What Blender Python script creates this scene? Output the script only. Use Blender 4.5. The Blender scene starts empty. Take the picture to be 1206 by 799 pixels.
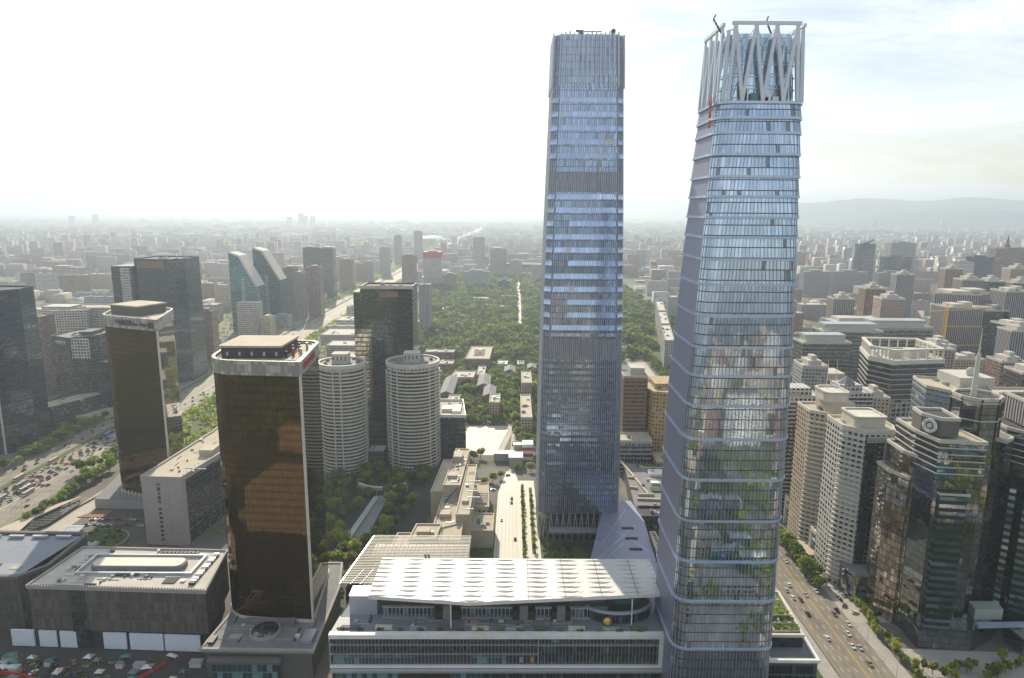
import bpy, math, random
import numpy as np
from mathutils import Vector, Matrix

SC = bpy.context.scene
COL = SC.collection
R = math.radians
random.seed(7)

# ------------------------------------------------------------------ camera
cam_data = bpy.data.cameras.new('camera')
cam = bpy.data.objects.new('camera', cam_data)
COL.objects.link(cam)
cam_data.sensor_width = 36.0
cam_data.lens = 24.0
cam_data.clip_start = 1.0
cam_data.clip_end = 60000.0
_p, _r = R(10.7), R(0.35)
_f = Vector((0, math.cos(_p), -math.sin(_p)))
_u0 = Vector((0, math.sin(_p), math.cos(_p)))
_x0 = Vector((1, 0, 0))
_x = _x0 * math.cos(_r) + _u0 * math.sin(_r)
_u = -_x0 * math.sin(_r) + _u0 * math.cos(_r)
cam.matrix_world = Matrix(((_x.x, _u.x, -_f.x, 0), (_x.y, _u.y, -_f.y, 0), (_x.z, _u.z, -_f.z, 225.0), (0, 0, 0, 1)))
SC.camera = cam

# ------------------------------------------------------------------ sky and sun
SUN_EL, SUN_AZ = 33.0, -13.0          # azimuth measured from +Y towards +X
world = bpy.data.worlds.new('World')
SC.world = world
world.use_nodes = True
wn = world.node_tree
for n in list(wn.nodes):
    wn.nodes.remove(n)
wo = wn.nodes.new('ShaderNodeOutputWorld')
wb = wn.nodes.new('ShaderNodeBackground')
ws = wn.nodes.new('ShaderNodeTexSky')
ws.sky_type = 'NISHITA'
ws.sun_disc = False
ws.sun_elevation = R(SUN_EL)
ws.sun_rotation = R(SUN_AZ)
ws.altitude = 50
ws.air_density = 1.3
ws.dust_density = 0.9
ws.ozone_density = 1.6
wb.inputs['Strength'].default_value = 0.09
# thin high cloud: wisps mixed over the clear sky
wt = wn.nodes.new('ShaderNodeTexCoord')
wm = wn.nodes.new('ShaderNodeMapping')
wm.inputs['Scale'].default_value = (1.0, 1.0, 4.5)
wnz = wn.nodes.new('ShaderNodeTexNoise')
wnz.inputs['Scale'].default_value = 3.2
wnz.inputs['Detail'].default_value = 9.0
wnz.inputs['Roughness'].default_value = 0.62
wnz.inputs['Distortion'].default_value = 0.6
wr = wn.nodes.new('ShaderNodeValToRGB')
wr.color_ramp.elements[0].color = (.24, .24, .24, 1)
wr.color_ramp.elements[0].position = 0.42
wr.color_ramp.elements[1].position = 0.74
wmix = wn.nodes.new('ShaderNodeMix')
wmix.data_type = 'RGBA'
wmix.inputs[7].default_value = (12.2, 12.4, 12.6, 1)
wmul = wn.nodes.new('ShaderNodeMath')
wmul.operation = 'MULTIPLY'
wmul.inputs[1].default_value = 0.85
wn.links.new(wt.outputs['Generated'], wm.inputs['Vector'])
wn.links.new(wm.outputs['Vector'], wnz.inputs['Vector'])
wn.links.new(wnz.outputs['Fac'], wr.inputs['Fac'])
wn.links.new(wr.outputs['Color'], wmul.inputs[0])
wn.links.new(wmul.outputs[0], wmix.inputs[0])
wn.links.new(ws.outputs['Color'], wmix.inputs[6])
wn.links.new(wmix.outputs[2], wb.inputs['Color'])
wn.links.new(wb.outputs['Background'], wo.inputs['Surface'])

sl = bpy.data.lights.new('sun', 'SUN')
sl.energy = 5.0
sl.angle = R(0.53)
sl.color = (1.0, 0.88, 0.69)
sun = bpy.data.objects.new('sun', sl)
COL.objects.link(sun)
_s = Vector((math.sin(R(SUN_AZ)) * math.cos(R(SUN_EL)), math.cos(R(SUN_AZ)) * math.cos(R(SUN_EL)), math.sin(R(SUN_EL))))
sun.rotation_euler = _s.to_track_quat('Z', 'Y').to_euler()
sun.location = (0, 0, 800)

SC.view_settings.view_transform = 'Standard'
SC.view_settings.look = 'None'
SC.view_settings.exposure = 0.26
SC.view_settings.gamma = 1.0
SC.view_settings.use_curve_mapping = False
SC.cycles.max_bounces = 6
SC.cycles.diffuse_bounces = 2
SC.cycles.glossy_bounces = 3
SC.cycles.volume_bounces = 0
SC.cycles.use_denoising = True
SC.cycles.sample_clamp_indirect = 6.0

# ------------------------------------------------------------------ materials
class NT:
    """small helper for writing node trees"""
    def __init__(s, m):
        m.use_nodes = True
        s.t = m.node_tree
        s.b = s.t.nodes['Principled BSDF']
    def n(s, k, **kw):
        x = s.t.nodes.new(k)
        for a, v in kw.items():
            setattr(x, a, v)
        return x
    def l(s, a, b):
        s.t.links.new(a, b)
    def put(s, sock, v):
        if isinstance(v, (int, float)):
            sock.default_value = v
        elif isinstance(v, (tuple, list)):
            sock.default_value = tuple(v) + ((1,) if len(v) == 3 and sock.type == 'RGBA' else ())
        else:
            s.l(v, sock)
    def m(s, op, a, b=0.0, c=0.0):
        x = s.n('ShaderNodeMath', operation=op)
        s.put(x.inputs[0], a); s.put(x.inputs[1], b); s.put(x.inputs[2], c)
        return x.outputs[0]
    def mix(s, f, a, b, typ='RGBA', blend='MIX'):
        x = s.n('ShaderNodeMix', data_type=typ)
        if typ == 'RGBA':
            x.blend_type = blend
            i, j, o = 6, 7, 2
        else:
            i, j, o = 2, 3, 0
        s.put(x.inputs[0], f); s.put(x.inputs[i], a); s.put(x.inputs[j], b)
        return x.outputs[o]
    def noise(s, vec, scale, detail=4.0, rough=0.5, dim='3D'):
        x = s.n('ShaderNodeTexNoise', noise_dimensions=dim)
        if vec is not None: s.l(vec, x.inputs['Vector'])
        x.inputs['Scale'].default_value = scale
        x.inputs['Detail'].default_value = detail
        x.inputs['Roughness'].default_value = rough
        return x.outputs['Fac'], x.outputs['Color']
    def ramp(s, f, stops):
        x = s.n('ShaderNodeValToRGB')
        e = x.color_ramp.elements
        while len(e) < len(stops): e.new(0.5)
        for q, (p, c) in zip(e, stops):
            q.position = p
            q.color = tuple(c) + (1,) if len(c) == 3 else c
        s.l(f, x.inputs['Fac'])
        return x.outputs['Color']

def lerp(a, b, t): return tuple(x + (y - x) * t for x, y in zip(a, b))

def plain(name, col, rough=0.7, metal=0.0, var=0.18, scale=0.15, bump=0.0):
    m = bpy.data.materials.new(name)
    t = NT(m)
    tc = t.n('ShaderNodeTexCoord')
    f, _ = t.noise(tc.outputs['Object'], scale, 6.0, 0.62)
    f2, _ = t.noise(tc.outputs['Object'], scale * 9, 3.0, 0.6)
    f = t.m('ADD', t.m('MULTIPLY', f, .65), t.m('MULTIPLY', f2, .35))
    c = t.ramp(f, [(0.3, tuple(x * (1 - var) for x in col)), (0.7, tuple(min(1, x * (1 + var * .6)) for x in col))])
    t.put(t.b.inputs['Base Color'], c)
    t.b.inputs['Roughness'].default_value = rough
    t.b.inputs['Metallic'].default_value = metal
    if bump:
        b = t.n('ShaderNodeBump')
        b.inputs['Strength'].default_value = bump
        t.l(f2, b.inputs['Height']); t.l(b.outputs[0], t.b.inputs['Normal'])
    return m

def facade(name, wall, glass, fh=3.3, bay=3.0, ww=.6, wh=.5, metal=.35, grough=.08, jit=.02, wrough=.75, wmetal=0.0,
           blind=(.3, .29, .26), blinds=.2, slab=0.0, slabcol=None, warp=0.0, gv=.4):
    """window grid driven by the wall's own UV in metres: u along the wall, v up the wall"""
    m = bpy.data.materials.new(name)
    t = NT(m)
    uv = t.n('ShaderNodeUVMap', uv_map='UVMap')
    sp = t.n('ShaderNodeSeparateXYZ'); t.l(uv.outputs[0], sp.inputs[0])
    u = t.m('DIVIDE', sp.outputs[0], bay); v = t.m('DIVIDE', sp.outputs[1], fh)
    fu = t.m('ABSOLUTE', t.m('SUBTRACT', t.m('FRACT', u), .5))
    fv = t.m('ABSOLUTE', t.m('SUBTRACT', t.m('FRACT', v), .5))
    mask = t.m('MULTIPLY', t.m('LESS_THAN', fu, ww / 2), t.m('LESS_THAN', fv, wh / 2))
    cell = t.n('ShaderNodeCombineXYZ')
    t.l(t.m('FLOOR', u), cell.inputs[0]); t.l(t.m('FLOOR', v), cell.inputs[1])
    oi = t.n('ShaderNodeObjectInfo'); t.l(t.m('MULTIPLY', oi.outputs['Random'], 97.0), cell.inputs[2])
    wn_ = t.n('ShaderNodeTexWhiteNoise', noise_dimensions='3D'); t.l(cell.outputs[0], wn_.inputs['Vector'])
    rnd = wn_.outputs['Value']
    tc = t.n('ShaderNodeTexCoord')
    dirt, _ = t.noise(tc.outputs['Object'], .09, 5.0, .6)
    wc = t.mix(dirt, tuple(x * .8 for x in wall), tuple(min(1, x * 1.12) for x in wall))
    if slab:
        sm = t.m('GREATER_THAN', fv, .5 - slab / 2)
        wc = t.mix(sm, wc, slabcol or tuple(x * .6 for x in wall))
    gc = t.mix(t.m('MULTIPLY', rnd, rnd), tuple(x * (1 - gv) for x in glass), tuple(min(1, x * (1 + gv * .8)) for x in glass))
    bm = t.m('GREATER_THAN', rnd, 1 - blinds)
    gc = t.mix(bm, gc, blind)
    t.put(t.b.inputs['Base Color'], t.mix(mask, wc, gc))
    gm = t.m('MULTIPLY', t.m('SUBTRACT', 1.0, t.m('MULTIPLY', bm, .6)), metal)
    t.put(t.b.inputs['Metallic'], t.mix(mask, wmetal, gm, 'FLOAT'))
    t.put(t.b.inputs['Roughness'], t.mix(mask, wrough, grough, 'FLOAT'))
    geo = t.n('ShaderNodeNewGeometry')
    off = t.n('ShaderNodeVectorMath', operation='SUBTRACT')
    t.l(wn_.outputs['Color'], off.inputs[0]); off.inputs[1].default_value = (.5, .5, .5)
    sc = t.n('ShaderNodeVectorMath', operation='SCALE')
    t.l(off.outputs[0], sc.inputs[0]); t.put(sc.inputs['Scale'], t.m('MULTIPLY', mask, jit))
    ad = t.n('ShaderNodeVectorMath', operation='ADD')
    t.l(geo.outputs['Normal'], ad.inputs[0]); t.l(sc.outputs[0], ad.inputs[1])
    last = ad.outputs[0]
    if warp:
        _, nc = t.noise(tc.outputs['Object'], .12, 2.0, .5)
        o2 = t.n('ShaderNodeVectorMath', operation='SUBTRACT'); t.l(nc, o2.inputs[0]); o2.inputs[1].default_value = (.5, .5, .5)
        s2 = t.n('ShaderNodeVectorMath', operation='SCALE'); t.l(o2.outputs[0], s2.inputs[0]); s2.inputs['Scale'].default_value = warp
        a2 = t.n('ShaderNodeVectorMath', operation='ADD'); t.l(last, a2.inputs[0]); t.l(s2.outputs[0], a2.inputs[1])
        last = a2.outputs[0]
    nm = t.n('ShaderNodeVectorMath', operation='NORMALIZE'); t.l(last, nm.inputs[0])
    t.l(nm.outputs[0], t.b.inputs['Normal'])
    return m

def objcolor(name, rough=.3, metal=.3):
    m = bpy.data.materials.new(name)
    t = NT(m)
    o = t.n('ShaderNodeObjectInfo')
    t.l(o.outputs['Color'], t.b.inputs['Base Color'])
    t.b.inputs['Roughness'].default_value = rough
    t.b.inputs['Metallic'].default_value = metal
    return m

def leafmat(name, dark, light, hue=.0):
    m = bpy.data.materials.new(name)
    t = NT(m)
    o = t.n('ShaderNodeObjectInfo')
    tc = t.n('ShaderNodeTexCoord')
    g = t.n('ShaderNodeNewGeometry')
    f, _ = t.noise(g.outputs['Position'], .35, 3.0, .6)
    f2, _ = t.noise(g.outputs['Position'], .03, 2.0, .5)
    f = t.m('ADD', t.m('MULTIPLY', f, .6), t.m('MULTIPLY', f2, .4))
    f = t.m('ADD', f, t.m('MULTIPLY', t.m('SUBTRACT', o.outputs['Random'], .5), .3))
    t.put(t.b.inputs['Base Color'], t.ramp(f, [(.32, dark), (.68, light)]))
    t.b.inputs['Roughness'].default_value = .65
    t.b.inputs['Specular IOR Level'].default_value = .25
    tr = t.n('ShaderNodeBsdfTranslucent')
    t.put(tr.inputs['Color'], t.ramp(f, [(.32, tuple(x * 1.9 for x in dark)), (.68, tuple(min(1, x * 2.2) for x in light))]))
    mx = t.n('ShaderNodeMixShader'); mx.inputs[0].default_value = .5
    out = [n for n in t.t.nodes if n.type == 'OUTPUT_MATERIAL'][0]
    t.l(t.b.outputs[0], mx.inputs[1]); t.l(tr.outputs[0], mx.inputs[2]); t.l(mx.outputs[0], out.inputs['Surface'])
    return m

M = {}
M['white'] = plain('white_paint', (.78, .77, .74), .5)
M['offwhite'] = plain('off_white_panel', (.62, .585, .50), .6)
M['canopymetal'] = plain('silver_canopy_metal', (.56, .555, .53), .5, .15, var=.12, scale=.12)
M['concrete'] = plain('concrete', (.36, .34, .31), .85)
M['lightconc'] = plain('pale_concrete', (.52, .49, .43), .85, var=.22)
M['roofgrey'] = plain('grey_roof', (.20, .20, .21), .8, var=.3, scale=.1)
M['rooftan'] = plain('tan_roof', (.46, .41, .31), .85, var=.22, scale=.1)
M['roofdark'] = plain('dark_roof', (.05, .05, .055), .8, var=.3)
M['roofblue'] = plain('blue_grey_roof', (.20, .23, .27), .55, var=.15)
M['darkmetal'] = plain('dark_metal', (.05, .05, .055), .45, .5)
M['steel'] = plain('pale_steel', (.55, .57, .60), .35, .6, var=.08)
M['bronze'] = plain('bronze_panel', (.05, .042, .034), .45, .4)
M['stonegrey'] = plain('grey_stone', (.13, .12, .11), .75, var=.1)
M['pinkstone'] = plain('pinkish_stone', (.44, .38, .35), .8, var=.1)
M['beige'] = plain('beige_stone', (.50, .43, .33), .8)
M['brick'] = plain('brown_brick', (.26, .15, .10), .85)
M['red'] = plain('red_paint', (.45, .05, .03), .6)
M['gold'] = plain('gold_leaf', (.85, .55, .15), .3, .9, var=.1)
M['orange'] = plain('orange_facade', (.55, .28, .07), .7)
M['teal'] = plain('teal_panel', (.06, .20, .20), .4, .2)
M['bark'] = plain('bark', (.10, .075, .05), .9)
M['rubber'] = plain('rubber', (.02, .02, .02), .8)
M['asphalt'] = plain('asphalt', (.07, .066, .06), .75, var=.25, scale=.05)
M['asphaltpale'] = plain('worn_asphalt', (.20, .175, .135), .7, var=.25, scale=.04)
M['paving'] = plain('pale_paving', (.42, .385, .32), .75, var=.2, scale=.08)
M['glare'] = plain('pale_glint_paving', (.52, .48, .41), .55, var=.12, scale=.12)  # pale paving with the sun glint put into its base colour
M['shadepaving'] = plain('shade_dark_paving', (.055, .053, .05), .8, var=.3, scale=.1)  # dark paving, base colour lowered further to deepen the shade on it
M['marking'] = plain('road_marking', (.75, .74, .70), .6, var=.1)
M['yellow'] = plain('yellow_marking', (.65, .42, .06), .6, var=.1)
M['lawn'] = plain('lawn', (.075, .11, .025), .95, var=.35, scale=.2)
M['courtgreen'] = plain('court_green', (.08, .22, .14), .9)
M['winglass'] = facade('window_glass', (.05, .055, .06), (.10, .11, .12), 3.3, 1.6, .92, .98, .6, .06, .01, .4, .4, blind=(.15, .145, .13), blinds=.2)
M['carpaint'] = objcolor('car_paint', .3, .2)
M['carglass'] = plain('car_glass', (.02, .025, .03), .08, .3, var=.05)
M['leaf'] = leafmat('leaves', (.045, .08, .012), (.22, .29, .04))
M['leafy'] = leafmat('yellow_green_leaves', (.10, .13, .015), (.32, .34, .045))
M['canopyglass'] = plain('canopy_glass', (.40, .44, .42), .4, .2, var=.1)

def roadmat(name, col):
    m = bpy.data.materials.new(name); t = NT(m)
    g = t.n('ShaderNodeNewGeometry'); mp = t.n('ShaderNodeMapping'); mp.inputs['Scale'].default_value = (.75, .012, 1)
    t.l(g.outputs['Position'], mp.inputs['Vector'])
    f, _ = t.noise(mp.outputs[0], 1.0, 4, .6)
    f2, _ = t.noise(g.outputs['Position'], .09, 5, .65)
    vo = t.n('ShaderNodeTexVoronoi', feature='F1'); mp2 = t.n('ShaderNodeMapping'); mp2.inputs['Scale'].default_value = (.13, .045, 1); t.l(g.outputs['Position'], mp2.inputs['Vector']); t.l(mp2.outputs[0], vo.inputs['Vector']); vo.inputs['Scale'].default_value = 1
    sv = t.n('ShaderNodeSeparateColor'); t.l(vo.outputs['Color'], sv.inputs[0])
    k = t.m('ADD', t.m('ADD', t.m('MULTIPLY', f, .55), t.m('MULTIPLY', f2, .35)), t.m('MULTIPLY', sv.outputs[0], .18))
    t.put(t.b.inputs['Base Color'], t.ramp(k, [(.36, tuple(x * .55 for x in col)), (.54, col), (.72, tuple(x * 1.25 for x in col))]))
    t.b.inputs['Roughness'].default_value = .72
    return m
M['asphalt'] = roadmat('asphalt', (.075, .07, .062))
M['asphaltpale'] = roadmat('worn_asphalt', (.20, .175, .135))
# gold mirror glass of the twin office towers
M['goldglass'] = facade('gold_mirror_glass', (.05, .04, .03), (.145, .092, .04), 3.9, 1.5, .90, .93, .95, .03, .002, .35, .6, blinds=.0, warp=.010, gv=.12)
M['goldglass2'] = facade('gold_mirror_glass_spandrel', (.045, .035, .028), (.095, .061, .028), 3.9, 1.5, .90, .93, .95, .04, .002, .35, .6, blinds=.0, warp=.010, gv=.12)
M['bluefin'] = plain('lavender_fin', (.50, .52, .58), .4, .5, var=.06)
M['blueglass'] = facade('blue_glass', (.12, .15, .21), (.36, .47, .68), 4.2, 1.5, .85, .9, .9, .06, .015, .4, .6, blind=(.36, .36, .42), blinds=.08, warp=.02, gv=.25)
M['skyglass'] = facade('pale_reflecting_glass', (.30, .34, .44), (.50, .62, .84), 4.2, 3.0, .95, .96, .92, .09, .02, .4, .6, blind=(.6, .58, .58), blinds=.05, warp=.02, gv=.15)
M['blueband'] = facade('blue_window_band', (.16, .19, .26), (.50, .60, .78), 4.2, 1.5, .9, 1.1, .94, .05, .012, .4, .5, blind=(.30, .32, .36), blinds=.1, warp=.02, gv=.3)
M['louvre'] = facade('louvre_band', (.36, .37, .42), (.22, .24, .30), 4.2, 1.0, .5, 1.1, .5, .3, .02, .5, .4, blinds=.1)
M['fishglass'] = facade('curtain_glass', (.05, .06, .065), (.54, .63, .74), 4.4, 1.5, .93, .90, .96, .025, .003, .35, .6, blind=(.22, .24, .25), blinds=.03, warp=.012, gv=.16)
M['fishside'] = plain('lavender_louvre_panel', (.25, .26, .36), .45, .45, var=.06)
M['band'] = plain('blue_white_band', (.50, .60, .76), .3, .55, var=.06)
M['crownsteel'] = plain('crown_steel', (.62, .67, .75), .45, .2, var=.06)
M['crownglass'] = facade('crown_glass', (.34, .42, .50), (.55, .70, .84), 4.4, 1.6, .9, .92, .9, .08, .02, .4, .5, blinds=.05)
M['darkglass'] = facade('dark_green_glass', (.055, .065, .065), (.14, .18, .18), 4.2, 1.6, .88, .62, .85, .05, .02, .4, .5, blind=(.12, .13, .11), blinds=.1, warp=.02)
M['blackglass'] = facade('black_mirror_glass', (.03, .03, .03), (.30, .33, .34), 3.8, 1.5, .93, .93, .96, .025, .006, .3, .6, blinds=.01, warp=.04, gv=.2)
M['navyglass'] = facade('navy_glass', (.045, .05, .065), (.16, .20, .27), 4.0, 1.6, .85, .6, .85, .06, .008, .4, .5, blind=(.10, .11, .12), blinds=.08)
M['tealglass'] = facade('teal_glass', (.03, .10, .12), (.06, .22, .26), 4.0, 2.0, .88, .7, .75, .08, .015, .4, .4, blinds=.05)
M['greyglass'] = facade('grey_green_glass', (.30, .32, .31), (.22, .27, .28), 4.2, 3.0, .85, .55, .6, .1, .02, .6, .2, blinds=.15)
M['mallglass'] = facade('shopfront_glass', (.13, .14, .15), (.05, .06, .065), 5.0, 1.6, .9, .8, .5, .06, .02, .4, .5, blind=(.08, .12, .125), blinds=.25)
M['mallteal'] = facade('teal_shopfront_glass', (.25, .32, .33), (.10, .20, .22), 6.0, 2.4, .94, .9, .5, .08, .02, .4, .5, blind=(.2, .34, .36), blinds=.4)
M['palereflection'] = facade('painted_pale_reflection', (.12, .12, .11), (.62, .58, .50), 4.2, 1.6, .9, .7, .9, .06, .03, .5, .4, blinds=.05)  # tint paints a pale reflection onto the dark tower
M['stripglass'] = facade('pale_mosaic_mirror_glass', (.10, .09, .08), (.55, .50, .42), 4.0, 2.2, .92, .88, .95, .05, .05, .4, .5, blinds=.02, warp=.05)
M['panelwhite'] = plain('white_display_panel', (.70, .76, .84), .5, var=.05)
M['w_banded'] = facade('dark_grid_wall', (.22, .20, .18), (.05, .05, .055), 4.2, 7.0, .9, .75, .4, .15)
# masonry types used by the ordinary blocks
M['w_white'] = facade('white_grid_wall', (.58, .56, .52), (.05, .055, .06), 3.3, 3.2, .62, .55)
M['w_pink'] = facade('pinkish_wall', (.44, .33, .29), (.06, .06, .065), 3.0, 3.0, .5, .5)
M['w_brown'] = facade('brown_wall', (.26, .17, .135), (.05, .05, .055), 3.1, 3.0, .5, .5)
M['w_beige'] = facade('beige_wall', (.48, .40, .28), (.06, .06, .06), 3.2, 3.2, .5, .5)
M['w_grey'] = facade('grey_wall', (.36, .355, .36), (.05, .055, .06), 3.2, 2.8, .6, .5)
M['w_yellow'] = facade('yellow_ochre_wall', (.48, .34, .15), (.07, .06, .05), 3.4, 2.8, .5, .5)
M['w_strip'] = facade('striped_wall', (.48, .44, .41), (.07, .07, .08), 3.0, 1.0, 1.1, .45)
M['w_vert'] = facade('vertical_rib_wall', (.36, .33, .34), (.08, .08, .09), 3.2, 2.4, .5, 1.1, blinds=0, gv=.1)
M['w_redgrid'] = facade('red_white_grid_wall', (.52, .48, .46), (.16, .06, .05), 3.4, 3.0, .7, .5)
M['w_dark'] = facade('dark_brown_wall', (.075, .068, .065), (.05, .055, .06), 3.6, 3.0, .6, .5)
M['w_panel'] = facade('grey_stone_panel', (.12, .11, .088), (.095, .086, .07), 5.5, 1.6, .9, .93, 0, .7, .0, .7, blinds=0)  # grey panels, base colour darkened to deepen the shade on these walls

# ------------------------------------------------------------------ mesh building
class MB:
    def __init__(s):
        s.v = []; s.f = []; s.mi = []; s.uv = []
    def face(s, pts, mi=0, uv=None):
        i = len(s.v); s.v += [tuple(p) for p in pts]
        s.f.append(tuple(range(i, i + len(pts)))); s.mi.append(mi)
        s.uv.append(uv or [(p[0], p[1]) for p in pts])
    def wall(s, poly, z0, z1, mi=0, top=None, close=True, u0=0.0):
        """upright faces round a counter-clockwise outline; top may be another outline of equal length"""
        n = len(poly); tp = top or poly; u = u0
        for k in range(n if close else n - 1):
            a, b = poly[k], poly[(k + 1) % n]; c, d = tp[(k + 1) % n], tp[k]
            L = math.hypot(b[0] - a[0], b[1] - a[1])
            za = a[2] if len(a) > 2 else z0; zb = b[2] if len(b) > 2 else z0
            zc = c[2] if len(c) > 2 else z1; zd = d[2] if len(d) > 2 else z1
            s.face([(a[0], a[1], za), (b[0], b[1], zb), (c[0], c[1], zc), (d[0], d[1], zd)], mi,
                   [(u, za), (u + L, zb), (u + L, zc), (u, zd)])
            u += L
    def cap(s, poly, z, mi=0, down=False):
        pts = [(p[0], p[1], z) for p in poly]
        s.face(pts[::-1] if down else pts, mi)
    def prism(s, poly, z0, z1, mi=0, topmi=None, bottom=True):
        s.wall(poly, z0, z1, mi); s.cap(poly, z1, mi if topmi is None else topmi)
        if bottom: s.cap(poly, z0, mi, True)
    def box(s, x0, x1, y0, y1, z0, z1, mi=0, topmi=None):
        s.prism([(x0, y0), (x1, y0), (x1, y1), (x0, y1)], z0, z1, mi, topmi)
    def ring(s, inner, outer, z0, z1, mi=0):
        s.wall(outer, z0, z1, mi)
        s.wall(inner[::-1], z0, z1, mi)
        n = len(inner)
        for k in range(n):
            a, b, c, d = inner[k], inner[(k + 1) % n], outer[(k + 1) % n], outer[k]
            s.face([(a[0], a[1], z1), (d[0], d[1], z1), (c[0], c[1], z1), (b[0], b[1], z1)], mi)
            s.face([(a[0], a[1], z0), (b[0], b[1], z0), (c[0], c[1], z0), (d[0], d[1], z0)], mi)
    def bar(s, p, q, w, h=None, mi=0):
        p, q = Vector(p), Vector(q); h = h or w
        d = (q - p).normalized()
        up = Vector((0, 0, 1)) if abs(d.z) < .95 else Vector((0, 1, 0))
        a = d.cross(up).normalized() * w / 2; b = d.cross(a).normalized() * h / 2
        c = [p + a + b, p - a + b, p - a - b, p + a - b]; e = [x + (q - p) for x in c]
        for k in range(4):
            j = (k + 1) % 4
            s.face([c[k], c[j], e[j], e[k]], mi)
        s.face(c[::-1], mi); s.face(e, mi)
    def tube(s, x, y, z0, z1, r0, r1=None, n=10, mi=0):
        r1 = r0 if r1 is None else r1
        lo = [(x + r0 * math.cos(2 * math.pi * k / n), y + r0 * math.sin(2 * math.pi * k / n)) for k in range(n)]
        hi = [(x + r1 * math.cos(2 * math.pi * k / n), y + r1 * math.sin(2 * math.pi * k / n)) for k in range(n)]
        s.wall(lo, z0, z1, mi, top=hi); s.cap(hi, z1, mi); s.cap(lo, z0, mi, True)
    def ball(s, x, y, z, rx, ry, rz, mi=0, nu=12, nv=7, half=False, wob=0.0):
        rg = []
        for j in range(nv + 1):
            ph = (math.pi / 2 if half else math.pi) * j / nv
            rr = math.sin(ph); zz = math.cos(ph)
            rg.append([(x + rx * rr * math.cos(2 * math.pi * k / nu) * (1 + random.uniform(-wob, wob)), y + ry * rr * math.sin(2 * math.pi * k / nu), z + rz * zz) for k in range(nu)])
        for j in range(nv):
            for k in range(nu):
                l = (k + 1) % nu
                s.face([rg[j][k], rg[j + 1][k], rg[j + 1][l], rg[j][l]], mi)
    def mesh(s, name, mats, org=(0, 0, 0)):
        me = bpy.data.meshes.new(name)
        ox, oy, oz = org
        me.from_pydata([(a - ox, b - oy, c - oz) for a, b, c in s.v], [], s.f)
        for m in mats: me.materials.append(m)
        me.polygons.foreach_set('material_index', s.mi)
        lay = me.uv_layers.new(name='UVMap')
        flat = [c for fuv in s.uv for p in fuv for c in p]
        lay.data.foreach_set('uv', flat)
        me.update()
        return me
    def build(s, name, mats, parent=None):
        if not isinstance(mats, (list, tuple)): mats = [mats]
        org = parent['_o'] if parent is not None and '_o' in parent else (0, 0, 0)
        o = bpy.data.objects.new(name, s.mesh(name, mats, org))
        COL.objects.link(o)
        if parent is not None:
            o.parent = parent; o['_o'] = tuple(org)
        return o

def thing(name, label, cat, loc=(0, 0, 0), group=None):
    o = bpy.data.objects.new(name, None)
    COL.objects.link(o); o.location = loc; o['_o'] = tuple(float(c) for c in loc)
    o.empty_display_size = 2
    o['label'] = label; o['category'] = cat
    if group: o['group'] = group
    return o

def tag(o, label=None, cat=None, group=None, kind=None):
    if label: o['label'] = label
    if cat: o['category'] = cat
    if group: o['group'] = group
    if kind: o['kind'] = kind
    return o

def struct(name, mb, mat):
    o = mb.build(name, mat); o['kind'] = 'structure'; return o

def dup(o, parent=None, loc=None):
    c = o.copy(); COL.objects.link(c)
    if parent is not None: c.parent = parent
    if loc is not None: c.location = loc
    for ch in list(o.children): dup(ch, c)
    return c

def ccw(poly):
    a = sum(p[0] * q[1] - q[0] * p[1] for p, q in zip(poly, poly[1:] + poly[:1]))
    return list(poly) if a > 0 else list(poly)[::-1]

def offset(poly, d):
    n = len(poly); out = []
    for k in range(n):
        p, q, r = Vector(poly[k - 1][:2]), Vector(poly[k][:2]), Vector(poly[(k + 1) % n][:2])
        e1 = (q - p).normalized(); e2 = (r - q).normalized()
        n1 = Vector((e1.y, -e1.x)); n2 = Vector((e2.y, -e2.x))
        b = (n1 + n2)
        b = b.normalized() if b.length > 1e-6 else n1
        out.append(tuple(q + b * (d / max(.35, b.dot(n1)))))
    return out

def rounded(poly, rad, n=5):
    out = []; N = len(poly)
    rad = rad if isinstance(rad, (list, tuple)) else [rad] * N
    for k in range(N):
        p, q, r = Vector(poly[k - 1]), Vector(poly[k]), Vector(poly[(k + 1) % N])
        rr = rad[k]
        if rr <= 0: out.append(tuple(q)); continue
        a = q + (p - q).normalized() * rr; b = q + (r - q).normalized() * rr
        for j in range(n + 1):
            t = j / n
            out.append(tuple(a * (1 - t) ** 2 + q * 2 * t * (1 - t) + b * t * t))
    return out

def rect(x0, x1, y0, y1, rot=0.0):
    cx, cy = (x0 + x1) / 2, (y0 + y1) / 2
    c, s = math.cos(R(rot)), math.sin(R(rot))
    return [(cx + (x - cx) * c - (y - cy) * s, cy + (x - cx) * s + (y - cy) * c) for x, y in [(x0, y0), (x1, y0), (x1, y1), (x0, y1)]]

def ngon(cx, cy, r, n, rot=0.0, ry=None):
    ry = ry or r
    return [(cx + r * math.cos(2 * math.pi * k / n + R(rot)), cy + ry * math.sin(2 * math.pi * k / n + R(rot))) for k in range(n)]

def floors(root, name, mb, mat, zs):
    """one storey's piece, copied up the building; the mesh is modelled with its foot at z = 0"""
    first = None
    for z in zs:
        if first is None:
            first = mb.build(name, mat, root)
            first.location.z = z
        else:
            dup(first, root, (0, 0, z))
    return first

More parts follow.
